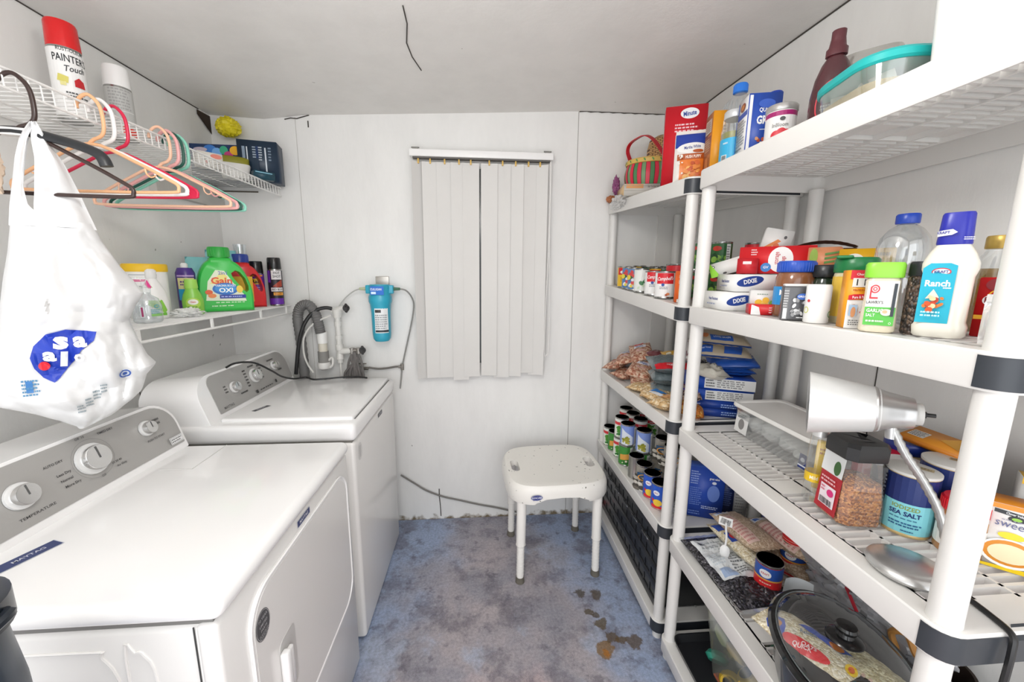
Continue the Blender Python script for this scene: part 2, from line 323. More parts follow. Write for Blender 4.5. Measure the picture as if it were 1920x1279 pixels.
# ================================================================ WINDOW AND BLIND
struct(mb(M('#23262a', .2)).box(-.30, .32, YB-.006, YB-.001, .98, 2.03).build('window_1'))
t = thing('vertical_blind', 'white vertical blind with ten vanes covering the window on the back wall', 'blind', (0, 2.12, 0))
m = mb(M('#f3f2f0', .35)); m.box(-.36, .375, -.022, .022, 2.066, 2.1, .003); m.use('#55524e').box(-.345, .36, -.012, .012, 2.058, 2.066); m.build('headrail', t)
for x in (-.33, .345): mb(M('#8b8984', .35, .8)).box(x-.014, x+.014, -.02, .05, 2.1, 2.106).cyl((x, 0, 2.1), (x, 0, 2.112), .006).cyl((x-.02, -.01, 2.108), (x+.02, -.01, 2.108), .0035).build('bracket', t)
vx = [-.318, -.258, -.185, -.112, -.052, .043, .112, .18, .247, .308]; va = [34, 5, 3, 4, 3, -3, -4, -7, 3, -14]
for i, (x, a) in enumerate(zip(vx, va)):
    a = R(a); zb = .905+.006*(i % 3)-.004*i*(i < 4) + (.012 if i > 7 else 0); ln = -.004
    def vf(u, v, x=x, a=a, zb=zb, s=0):
        q = (u-.5)*(.086 if i else .075); c = .002*(1-(2*u-1)**2); z = zb+(2.045-zb)*v; dx = ln*(1-v)
        return (x+dx+(-.02*(1-v) if False else 0)+q*cos(a)-c*sin(a), q*sin(a)+c*cos(a)-.002*(i % 2)+s*.0012, z)
    vm = mb(M('#d9d7d3', .6, nz=.03, nsc=6)).grid(7, 14, vf).grid(7, 14, lambda u, v: vf(u, v, s=1)); v_ = vm.build('vane', t, fix=False)
    mb(M('#d9b25a', .4)).box(x-.004, x+.004, -.008, .004, 2.035, 2.062, .001).build('vane_clip', t)
mb(M('#eceae6', .5)).tube([(.36, -.01, 2.06), (.362, -.012, 1.7), (.352, -.012, 1.3), (.35, -.012, 1.05), (.362, -.012, 1.035), (.372, -.012, 1.06), (.374, -.012, 1.3), (.364, -.012, 1.7), (.366, -.01, 2.06)], .0022, 6, sub=4).build('pull_cord', t)
# ================================================================ DRYER AND WASHER
APP = M('#f5f4f3', .16, coat=.4); APPB = M('#e9e7e4', .22, coat=.2); GREY = M('#b0aeab', .38, .25); SLV = M('#dededd', .22, .75); CHR = M('#f0f0f0', .08, 1)
def knob(parent, f, u, v, r, big=False):
    k = MB(); P = lambda q, z, n=28: [f(u+q*cos(i*2*pi/n), v+q*sin(i*2*pi/n), z) for i in range(n)]
    def ring(prof):
        n = 28; vs = []
        for q, z in prof: vs += P(q, z)
        fs = [(j*n+i, j*n+(i+1) % n, (j+1)*n+(i+1) % n, (j+1)*n+i) for j in range(len(prof)-1) for i in range(n)]; fs.append(tuple((len(prof)-1)*n+i for i in range(n))); k.add(vs, fs)
    k.use(M('#e4e4e3', .25, .2)); ring([(r*1.25, .001), (r*1.22, .006), (r*1.05, .008)]); k.use(CHR); ring([(r, .006), (r*.98, .018), (r*.93, .022)]); k.use(SLV); ring([(r*.93, .0225), (r*.5, .0228)])
    ko = k.build('knob', parent)
    label(ko, lambda a, b, e: f(u+a, v+b, .0232+e), [('r', -r*.06, -r*.1, r*.06, r*.85, '#5b5b5b')], name='pointer'); return ko
# ---- dryer (near the camera)
t = thing('clothes_dryer', 'white front-loading clothes dryer with silver console, nearest the camera below the white shopping bag', 'dryer', (-.84, .965, 0)); ox, oy = -.84, .965
def W2(m_): m_.v = [(x-ox, y-oy, z) for x, y, z in m_.v]; return m_
c_ = mb(APPB).box(-1.22, -.478, .630, 1.302, .012, .857, .012); c_.box(-.512, -.474, .628, 1.304, .012, .858, .010); c_.use(M('#7c7a77', .6)).box(-1.21, -.484, .637, 1.296, .85, .866); W2(c_).build('cabinet', t)
lid = mb(APP); lid.box(-1.22, -.464, .626, 1.305, .862, .905, .02, 5); W2(lid).build('top_panel', t)
# embossed outlines on the side panel
e = mb(APPB)
for pts in ([(-1.05, .5), (-1.05, .8), (-1.03, .818), (-.70, .818), (-.67, .805), (-.645, .72), (-.645, .4)], [(-.632, .4), (-.632, .80), (-.615, .812), (-.60, .805), (-.585, .74), (-.585, .4)]): e.tube([(x, .629, z) for x, z in pts], .0025, 6, sub=4)
W2(e).build('side_emboss', t)
W2(mb(M('#3b3b3b', .8)).box(-.5125, -.5105, .6272, .629, .05, .857)).build('side_seam', t)
dr = mb(APP); do = rrect(.705, 1.262, .345, .822, .075, 8)
fx = lambda a, b, q=0: (-.474+q, a, b)
dr.prism(do, fx, 0, .006); ins = [(.9835+(a-.9835)*.965, .5835+(b-.5835)*.962) for a, b in do]; dr.use(APPB).prism(ins, fx, .0, .0075)
d_ = W2(dr).build('door', t)
W2(mb(APP).tube([(-.468, a, b) for a, b in do], .0035, 6, closed=True)).build('door_rim', d_)
W2(mb(M('#c9c7c4', .3)).prism(rrect(.79, .86, .47, .635, .018), fx, .0071, .0085)).build('handle_recess', d_)
W2(mb(APP).box(-.466, -.447, .785, .806, .49, .615, .006).box(-.466, -.455, .806, .83, .50, .60, .004)).build('handle', d_)
for z in (.70, .43): W2(mb(M('#cfcfcf', .3, .4)).box(-.474, -.466, 1.262, 1.272, z-.03, z+.03, .002)).build('hinge', d_)
fd = lambda a, b, e_=0: Vector((-.4665-ox+e_, a-oy, b))
label(d_, lambda a, b, e_: fd(.743+a, .741+b, e_+.0005), [('e', 0, 0, .026, .034, '#4c4b4d'), ('o', 0, 0, .0245, .0325, .0012, '#b9b9b9'), ('t', 0, .017, .009, '10 YEAR', '#b9b9b9'), ('t', 0, .004, .008, 'LIMITED', '#b9b9b9'), ('t', 0, -.007, .008, 'PARTS', '#b9b9b9'), ('i', -.018, -.026, .018, -.013, 3, '#a5a5a5')], 'oval_sticker')
label(t, lambda a, b, e_: Vector((-.4735-ox+e_, .968-oy+a, .840+b)), [('r', -.036, -.0095, .036, .0095, '#b8bcc8'), ('r', -.034, -.008, .034, .008, '#27336b'), ('t', 0, 0, .012, 'MAYTAG', '#e8e8ee')], 'brand_badge')
label(t, face((-.925-ox, .765-oy, .9053), (.35, 1, 0), (-1, .3, 0)), [('r', -.055, -.017, .055, .017, '#c9ccd6'), ('r', -.053, -.0155, .053, .0155, '#34406f'), ('t', .01, 0, .012, 'MAYTAG', '#d9dbe6'), ('o', -.04, 0, .008, .007, .002, '#d9dbe6')], 'top_badge')
gl = mb(M('#cfcecb', .25)); gl.tube([(-.947, 1.13, .9052), (-.854, 1.125, .9052), (-.858, 1.29, .9052)], .0012, 5); W2(gl).build('top_emboss', t)
# console: sloping panel with rounded far corner
def console(t, A, B, y0, y1, r, xb, ox, oy, near_r=None, pin=.012):
    A = Vector((A[0]-ox, 0, A[1])); B = Vector((B[0]-ox, 0, B[1])); V = (B-A); H = V.length; V.normalize(); nrm = Vector((0, 1, 0)).cross(V)
    f = lambda a, b, q=0: Vector((A.x, a-oy, A.z))+V*b+nrm*q
    fo = rrect(y0, y1, -.006, H, (.004, .004, r, near_r or .02), 8)
    s = mb(APP); n = len(fo)
    vs = [f(a, b, 0) for a, b in fo]; cy = (y0+y1)/2-oy
    l1 = [Vector((xb-ox, (v.y-cy)*.985+cy, .86+(v.z-.86)*.93)) for v in vs]; l0 = [v+nrm*.006+Vector((0, (cy-v.y)*.008, 0)) for v in vs]
    s.add(l0+vs+l1, [tuple(range(n))]+[(i, (i+1) % n, n+(i+1) % n, n+i) for i in range(n)]+[(n+i, n+(i+1) % n, 2*n+(i+1) % n, 2*n+i) for i in range(n)]+[tuple(range(2*n, 3*n))])
    s.build('console', t, 50)
    return f, H
f, H = console(t, (-.992, .908), (-1.040, 1.066), .63, 1.302, .085, -1.20, ox, oy)
cp = mb(GREY).prism(rrect(.64, 1.29, .014, H-.008, (.004, .004, .078, .02), 8), f, .005, .0085).build('control_panel', t)
g = lambda a, b, q=0: f(a, b, q+.0085)
knob(cp, g, 1.015, .092, .033); knob(cp, g, .853, .085, .024); knob(cp, g, 1.185, .105, .019)
T = '#4b4a49'
label(cp, g, [('t', .868, .035, .0085, 'TEMPERATURE', T, 0, 1.3), ('t', .935, .118, .0085, 'AUTO DRY', T), ('t', .945, .088, .009, 'Less Dry', T), ('t', .945, .072, .009, 'Normal', T), ('t', .952, .056, .009, 'More Dry', T), ('t', 1.075, .145, .0085, 'TIMED DRY', T), ('t', 1.01, .152, .008, 'Off  10', T), ('t', 1.075, .045, .008, 'Air Only', T), ('t', 1.02, .040, .008, 'Off', T), ('t', 1.065, .058, .008, '20 30 40', T), ('t', 1.20, .066, .0085, 'PUSH TO START', T), ('i', 1.21, .10, 1.235, .125, 2, T),
 ('r', 1.235, .022, 1.285, .044, '#f2f2f2'), ('r', 1.237, .024, 1.283, .042, '#8d8d8d'), ('r', 1.238, .025, 1.282, .041, '#f2f2f2'), ('i', 1.24, .026, 1.28, .040, 2, '#6d6d6d'), ('o', 1.015, .092, .052, .052, .001, '#8f8e8c')], 'printed_markings')
# ---- washer
t = thing('washing_machine', 'white top-loading washing machine with dark power cord across its lid, in the back left corner', 'washing machine', (-.84, 1.71, 0)); ox, oy = -.84, 1.71
c_ = mb(APPB).box(-1.20, -.474, 1.385, 2.03, .014, .858, .014, 4).use(M('#77756f', .6)).box(-1.19, -.484, 1.393, 2.022, .85, .866); W2(c_).build('cabinet', t)
W2(mb(APP).box(-1.20, -.468, 1.383, 2.032, .862, .932, .02, 5)).build('top_deck', t)
ld = mb(APP); ld.box(-.965, -.488, 1.43, 2.0, .925, .944, .009, 4); W2(ld).build('lid', t)
W2(mb(M('#6f6d6a', .7)).box(-.4865, -.483, 1.44, 1.99, .925, .9335)).build('lid_gap', t)
f, H = console(t, (-.982, .935), (-1.035, 1.098), 1.395, 2.03, .08, -1.21, ox, oy, near_r=.09)
cp = mb(GREY).prism(rrect(1.462, 2.02, .014, H-.008, (.004, .004, .07, .035), 8), f, .005, .0085).build('control_panel', t)
g = lambda a, b, q=0: f(a, b, q+.0085)
knob(cp, g, 1.585, .088, .019); knob(cp, g, 1.735, .098, .026); knob(cp, g, 1.90, .105, .018)
label(cp, g, [('t', 1.52, .028, .014, 'MAYTAG', T, 0, 1.05), ('i', 1.53, .075, 1.55, .11, 3, T), ('i', 1.61, .045, 1.66, .058, 1, T), ('i', 1.67, .06, 1.69, .14, 6, T), ('i', 1.775, .07, 1.80, .14, 5, T), ('i', 1.715, .135, 1.77, .15, 1, T), ('i', 1.86, .13, 1.92, .143, 1, T), ('i', 1.92, .07, 1.955, .085, 1, T), ('r', 1.70, .022, 1.715, .036, '#3b3b3b'), ('r', 1.86, .028, 1.872, .042, '#3b3b3b'), ('i', 1.73, .025, 1.85, .034, 1, T)], 'printed_markings')
label(t, face((-.88-ox, 1.545-oy, .9443), (.35, 1, 0), (-1, .3, 0)), [('r', -.036, -.0095, .036, .0095, '#5b5b60'), ('t', 0, 0, .010, 'MAYTAG', '#cfcfd4')], 'lid_badge')
label(t, lambda a, b, e_: Vector((-.4735-ox+e_, 1.75-oy+a, .838+b)), [('r', -.036, -.0095, .036, .0095, '#8b8b90'), ('r', -.034, -.008, .034, .008, '#4b4b50'), ('t', 0, 0, .012, 'MAYTAG', '#d5d5da')], 'brand_badge')
label(t, lambda a, b, e_: Vector((-.4735-ox+e_, 1.442-oy+a, .80+b)), [('o', 0, 0, .024, .034, .0012, '#a9a9a9'), ('o', 0, 0, .021, .031, .0006, '#b0b0b0'), ('i', -.014, -.024, .014, .024, 7, '#b3b3b3')], 'oval_sticker')
tag(mb(M('#1d1d1e', .4)).tube([(-1.03, 1.60, 1.10), (-.99, 1.60, 1.118), (-.955, 1.66, 1.105), (-.93, 1.74, 1.05), (-.935, 1.83, 1.00), (-.93, 1.93, .962), (-.90, 1.99, .953), (-.85, 1.955, .951), (-.80, 1.96, .951), (-.72, 1.99, .951), (-.64, 1.992, .951), (-.59, 1.975, .95)], .0042, 8, sub=6).build('power_cord'), 'thin black power cord lying across the washing machine lid', 'cord')
# ================================================================ STOOL
t = thing('shower_stool', 'white plastic shower stool on four adjustable legs standing by the back wall', 'stool', (.36, 1.84, 0), R(3))
def boolean(o, cutters):
    for c in cutters:
        md = o.modifiers.new('b', 'BOOLEAN'); md.operation = 'DIFFERENCE'; md.object = c; md.solver = 'EXACT'
    dg = bpy.context.evaluated_depsgraph_get(); me = bpy.data.meshes.new_from_object(o.evaluated_get(dg)); o.modifiers.clear(); o.data = me
    me.polygons.foreach_set('use_smooth', [True]*len(me.polygons)); me.set_sharp_from_angle(angle=R(38))
    for c in cutters: bpy.data.objects.remove(c)
SP = M('#f3f0ea', .3, nz=.03, nsc=8)
SPT = bpy.data.materials.new('speckled_plastic'); SPT.use_nodes = True; n_t = SPT.node_tree; b_s = n_t.nodes['Principled BSDF']; b_s.inputs['Roughness'].default_value = .3
t_c = n_t.nodes.new('ShaderNodeTexCoord'); n_1 = n_t.nodes.new('ShaderNodeTexNoise'); n_1.inputs['Scale'].default_value = 62; n_1.inputs['Detail'].default_value = 1; n_t.links.new(t_c.outputs['Object'], n_1.inputs['Vector'])
r_1 = n_t.nodes.new('ShaderNodeValToRGB'); r_1.color_ramp.elements[0].position = .24; r_1.color_ramp.elements[0].color = lin('#85807a'); r_1.color_ramp.elements[1].position = .275; r_1.color_ramp.elements[1].color = lin('#f1eee7'); n_t.links.new(n_1.outputs['Fac'], r_1.inputs[0]); n_t.links.new(r_1.outputs[0], b_s.inputs['Base Color'])
bm = bmesh.new(); out = []
for i in range(64):
    a = 2*pi*i/64; k = (abs(cos(a))**4.2+abs(sin(a))**4.2)**(-1/4.2); out.append((.245*k*cos(a)*(1+.03*cos(2*a)), .225*k*sin(a)))
seat = mb(SPT); n = 64; lay = [(1.0, .405), (1.015, .42), (1.01, .462), (.985, .482), (.95, .492), (.86, .494), (.7, .489), (.35, .485), (.0001, .484)]
seat.add([(x*k, y*k, z) for k, z in lay for x, y in out], [(j*n+i, j*n+(i+1) % n, (j+1)*n+(i+1) % n, (j+1)*n+i) for j in range(len(lay)-1) for i in range(n)]+[tuple(reversed(range(n)))]+[tuple((len(lay)-1)*n+i for i in range(n))])
so = seat.build('seat', None)
cut = []
for sgn in (-1, 1): cut.append(mb(SP).prism(rrect(sgn*.195-.021, sgn*.195+.021, -.055, .055, .0205, 6), lambda a, b, q: (a, b, q), .35, .6).build('c'))
cut.append(mb(SP).prism([(-.14, .38), (.14, .38), (.125, .415), (.08, .432), (0, .437), (-.08, .432), (-.125, .415)], lambda a, b, q: (a, q, b), -.4, .4).build('c'))
cut.append(mb(SP).prism([(-.13, .38), (.13, .38), (.115, .415), (.07, .43), (0, .434), (-.07, .43), (-.115, .415)], lambda a, b, q: (q, a, b), -.4, .4).build('c'))
cut.append(mb(SP).prism(rrect(-.21, .21, -.19, .19, .05), lambda a, b, q: (a, b, q), .3, .462).build('c'))
boolean(so, cut); so.parent = t; so.location.z = .025
label(so, face((-.125, -.2315, .447), (1, 0, 0), (0, .12, 1)), [('e', 0, 0, .027, .0125, '#1f2a78'), ('o', 0, 0, .025, .011, .0008, '#aeb6dd'), ('t', 0, 0, .012, 'INVACARE', '#e8eaf5', 0, .8)], 'oval_badge')
for (x, y) in ((-.185, -.175), (.185, -.175), (-.185, .165), (.185, .165)):
    sx_, sy_ = .018*(1 if x > 0 else -1), .012*(1 if y > 0 else -1)
    lg = mb(SP); P = lambda k: Vector((x+sx_*k*.3, y+sy_*k*.3, .485-.485*k)); lg.cyl(P(0), P(.58), .0235, .0225, 20); lg.cyl(P(.58), P(.585), .024, .024, 20)
    lo = lg.build('leg', t)
    l2 = mb(SP).cyl(P(.56), P(.955), .0175, .0175, 18)
    for q in range(9): l2.cyl(P(.62+q*.036), P(.629+q*.036), .0186, .0186, 18)
    l2.build('leg_extension', lo); mb(M('#6b665c', .8, nz=.3)).cyl(P(.94), P(1.0), .0195, .0225, 18).build('rubber_foot', lo)
# ================================================================ WATER FILTER AND PLUMBING (back wall)
t = thing('water_filter', 'turquoise inline water filter cartridge hanging on the back wall beside the blind', 'water filter', (-.537, 2.105, 0)); AQ = M('#35a9c4', .3, nz=.1, nsc=12)
hd = mb(AQ); hd.lathe([(.0, 1.425), (.05, 1.423), (.055, 1.41), (.052, 1.375), (.06, 1.36), (.06, 1.335), (.054, 1.32), (.05, 1.28)], 24); hd.box(-.072, .072, -.016, .016, 1.375, 1.42, .006); hd.build('head', t)
bd = mb(AQ); bd.lathe([(.05, 1.29), (.048, 1.16), (.045, 1.135), (.036, 1.122), (0, 1.12)], 28); bd.build('housing', t)
mb(M('#b9b5ae', .35, .8)).box(-.035, .035, .03, .068, 1.42, 1.425).box(-.035, .035, .058, .066, 1.42, 1.465, .002).build('wall_bracket', t)
label(t, cylm(.0512), [('r', -.022, 1.17, .05, 1.30, '#eef0f0'), ('r', -.018, 1.278, .012, 1.293, '#333333'), ('i', -.018, 1.19, .045, 1.27, 7, '#9aa0a4'), ('r', -.018, 1.175, .048, 1.186, '#333b40')], step=.012, eps=.0008)
label(t, face((0, -.06, 1.393), (1, 0, 0), (0, 0, 1)), [('r', -.034, -.022, .034, .022, '#1f6fd0'), ('t', -.005, .006, .016, 'CULLIGAN', '#ffffff', 0, .75), ('r', -.03, -.018, -.006, -.006, '#d7ecff')], 'head_label')
for s_ in (-1, 1): mb(M('#b7bd9a' if s_ < 0 else '#3f6b50', .4)).cyl((s_*.07, 0, 1.4), (s_*.105, 0, 1.4), .009, .007, 12).build('fitting', t)
TB = M('#bdbcb8', .4)
tag(mb(TB).tube([(-.64, 2.105, 1.4), (-.68, 2.12, 1.385), (-.73, 2.13, 1.345), (-.765, 2.135, 1.30), (-.775, 2.14, 1.27)], .0035, 8, sub=5).build('supply_tube'), 'thin white tube running from the filter down to the tap assembly', 'tube')
tag(mb(M('#8f8e8a', .4)).tube([(-.43, 2.105, 1.4), (-.40, 2.11, 1.39), (-.375, 2.13, 1.35), (-.37, 2.14, 1.30), (-.39, 2.15, 1.20), (-.42, 2.155, 1.08), (-.447, 2.158, .97), (-.455, 2.15, .90), (-.462, 2.145, .84)], .0042, 8, sub=5).build('outlet_tube'), 'thin grey tube looping from the right side of the filter down behind the washing machine', 'tube')
tag(mb(M('#77746f', .5)).tube([(-.48, 2.150, .31), (-.40, 2.16, .245), (-.335, 2.16, .199), (-.24, 2.162, .155), (-.145, 2.162, .128), (-.03, 2.162, .095), (.08, 2.162, .069), (.17, 2.162, .044), (.22, 2.162, .03)], .005, 8, sub=4).build('floor_tube'), 'grey tube sagging along the foot of the back wall towards the stool', 'tube')
tag(mb(M('#75716c', .5, .4)).tube([(-.63, 2.15, .963), (-.58, 2.152, .955), (-.53, 2.152, .958), (-.48, 2.15, .966), (-.447, 2.15, .965)], .0055, 8, sub=4).build('copper_line'), 'short grey metal pipe running right from the lower stop tap to the tube junction', 'pipe')
t = thing('tube_tee', 'small metal tee joint on the thin tube right of the washing machine', 'pipe fitting', (-.447, 2.15, .965)); mb(M('#8d8882', .3, .7)).cyl((0, 0, -.018), (0, 0, .018), .009).cyl((-.02, 0, 0), (0, 0, 0), .008).build('body', t)
# corrugated drain hose
def corr(pts, r, sub=8, amp=.12):
    P = [Vector(p) for p in pts]; Q = []
    for i in range(len(P)-1):
        a, b, c, d = P[max(i-1, 0)], P[i], P[i+1], P[min(i+2, len(P)-1)]
        for k in range(sub): s_ = k/sub; Q.append(.5*((2*b)+(c-a)*s_+(2*a-5*b+4*c-d)*s_*s_+(3*b-a-3*c+d)*s_**3))
    Q.append(P[-1]); return Q, [r*(1+amp*(i % 2)) for i in range(len(Q))]
q, rr = corr([(-.955, 2.10, .86), (-.955, 2.10, 1.0), (-.96, 2.10, 1.15), (-.965, 2.10, 1.25), (-.945, 2.10, 1.305), (-.905, 2.10, 1.315), (-.875, 2.10, 1.27), (-.862, 2.10, 1.21), (-.855, 2.10, 1.165)], .0235, 10)
tag(mb(M('#6f6e6d', .55, nz=.15)).tube(q, rr, 14).build('drain_hose'), 'thick grey corrugated drain hose arching over into the white standpipe', 'hose')
t = thing('standpipe', 'white and grey vertical standpipe fixed low on the back wall', 'pipe', (-.853, 2.11, 0)); mb(M('#f0efec', .3)).cyl((0, 0, 1.11), (0, 0, 1.17), .026, n=20).build('collar', t); mb(M('#ddd7c8', .4)).cyl((0, 0, 1.06), (0, 0, 1.115), .022, n=20).build('coupling', t)
mb(M('#8c8a86', .6, nz=.2)).cyl((0, 0, 1.0), (0, 0, 1.065), .027, n=20).build('clamp', t); mb(M('#eceae6', .3)).lathe([(.03, 1.005), (.034, .99), (.03, .972), (.015, .962), (0, .96)], 20).tube([(.02, 0, 1.01), (.045, 0, 1.03), (.045, 0, .99), (.03, 0, .975)], .006, 6, sub=3).build('cap', t)
tag(mb(M('#1f1f20', .35)).tube([(-.985, 2.07, .95), (-.96, 2.07, 1.1), (-.93, 2.07, 1.2), (-.895, 2.08, 1.26), (-.86, 2.09, 1.29), (-.82, 2.10, 1.3), (-.79, 2.105, 1.295)], .0095, 10, sub=5).build('fill_hose'), 'black rubber fill hose curving up from the washing machine to the tap', 'hose')
tag(mb(M('#d9d7d2', .4)).tube([(-.795, 2.10, 1.26), (-.85, 2.09, 1.235), (-.90, 2.085, 1.20), (-.935, 2.08, 1.14), (-.94, 2.08, 1.06), (-.925, 2.08, 1.0), (-.90, 2.08, .955)], .005, 8, sub=5).build('white_tube'), 'white plastic tube bending down between the hoses on the back wall', 'tube')
PV = M('#dedcd7', .35, nz=.06)
t = thing('valve_assembly', 'white plastic pipe valve assembly with black tap handle above the washing machine', 'valve', (-.77, 2.12, 0))
v = mb(PV); v.cyl((.0, 0, 1.29), (.0, 0, 1.245), .026, .02, 14).cyl((0, 0, 1.25), (0, 0, 1.0), .014, n=12).cyl((0, 0, 1.2), (0, 0, 1.225), .018).cyl((0, 0, 1.13), (0, 0, 1.15), .019).cyl((0, 0, 1.07), (0, 0, 1.1), .019).cyl((0, 0, 1.02), (0, 0, 1.06), .02, .014).cyl((0, 0, 1.0), (0, 0, .9), .006); v.cyl((-.025, 0, 1.28), (.04, -.005, 1.3), .014).cyl((0, 0, 1.06), (.06, 0, 1.065), .017); v.build('pipe_body', t)
def wheel(parent, c, r=.022):
    w_ = mb(M('#2b2a2a', .4)); cx, cy, cz_ = c
    for a in range(6): w_.lathe([(0, -.004), (.007, -.004), (.007, .004), (0, .004)], 8, mx=Matrix.Translation((cx+r*.55*sin(a*pi/3)*.6, cy-.01, cz_+r*.8*cos(a*pi/3))) @ Matrix.Rotation(R(70), 4, 'X'))
    w_.lathe([(0, -.003), (r*.8, -.003), (r*.8, .003), (0, .003)], 14, mx=Matrix.Translation((cx, cy-.01, cz_)) @ Matrix.Rotation(R(75), 4, 'X') @ Matrix.Rotation(R(30), 4, 'Y')); w_.cyl((cx-.02, cy, cz_), (cx, cy-.01, cz_), .004); return w_.build('tap_handle', parent)
wheel(t, (.055, -.01, 1.298)); wheel(t, (.125, -.005, 1.07)); mb(M('#9b9690', .3, .7)).cyl((.06, 0, 1.065), (.12, 0, 1.07), .013).cyl((.065, 0, 1.08), (.065, 0, 1.05), .016).cyl((.10, 0, 1.08), (.10, 0, 1.05), .016).build('brass_tap', t)
t = thing('lower_stop_tap', 'small metal stop tap beside the bundled hoses just above the washing machine', 'tap', (-.66, 2.14, .96)); mb(M('#8a857d', .3, .7)).cyl((-.03, 0, 0), (.03, 0, 0), .009).cyl((0, 0, 0), (0, 0, .025), .005).box(-.022, .022, -.004, .004, .024, .03, .002).build('body', t)
rd = random.Random(2); tw = mb(M('#6d6967', .6, nz=.25, nsc=60))
for i in range(12):
    a = rd.uniform(-.02, .02); b_ = (-.055+i*.0095)*1.0; tw.tube([(-.69+a*.6, 2.115+rd.uniform(-.01, .01), 1.06), (-.69+a+b_*.3, 2.105, 1.01), (-.69+b_*.9, 2.10+rd.uniform(-.01, .01), .95), (-.69+b_*1.05, 2.095, .88)], .0065, 7, sub=3)
tag(tw.build('braided_hose_bundle'), 'bundle of grey braided hoses fanning down from the tap behind the washing machine', 'hoses')
# ================================================================ WIRE SHELVES (left wall)
WR = M('#eeedea', .3)
def wire_shelf(nm, lab, y0, y1, z, lipz, rod=None):
    t = thing(nm, lab, 'shelf', (-1.18, (y0+y1)/2, z)); oz = (y0+y1)/2; a, b_ = y0-oz, y1-oz; w_ = mb(WR)
    n = int((y1-y0)/.0254)
    for i in range(n+1):
        y = a+i*.0254; w_.tube([(-.152, y, .0), (.150, y, .0), (.1565, y, -.004), (.158, y, -lipz)] if not rod else [(-.152, y, 0), (.155, y, 0)], .0017, 6)
    w_.build('wire_deck', t)
    fr = mb(WR); fr.tube([(.158, a, 0), (.158, b_, 0)], .0032, 8); fr.tube([(.157, a, -lipz), (.157, b_, -lipz)], .003 if not rod else .0045, 8)
    for x in (-.152, -.05, .06): fr.tube([(x, a, -.003), (x, b_, -.003)], .0028, 8)
    if rod:
        for y in (-.42, -.1, .23, .47): fr.box(.154, .160, a+.5+y-.005, a+.5+y+.005, -lipz, 0)
    fr.build('frame_rods', t)
    for y in (a+.12, b_-.1): mb(WR).box(-.157, -.150, y-.012, y+.012, -.01, .01, .002).build('wall_clip', t)
    return t
wire_shelf('wire_shelf', 'upper white wire shelf on the left wall with hangers on its front lip', -.1, 2.16, 1.907, .04)
t = wire_shelf('wire_shelf', 'lower white wire shelf on the left wall holding laundry bottles', 1.14, 2.16, 1.308, .040, rod=True)
mb(M('#8f8c87', .5)).box(-.155, -.12, -.40, -.395, -.09, -.005).build('support_bracket', t)
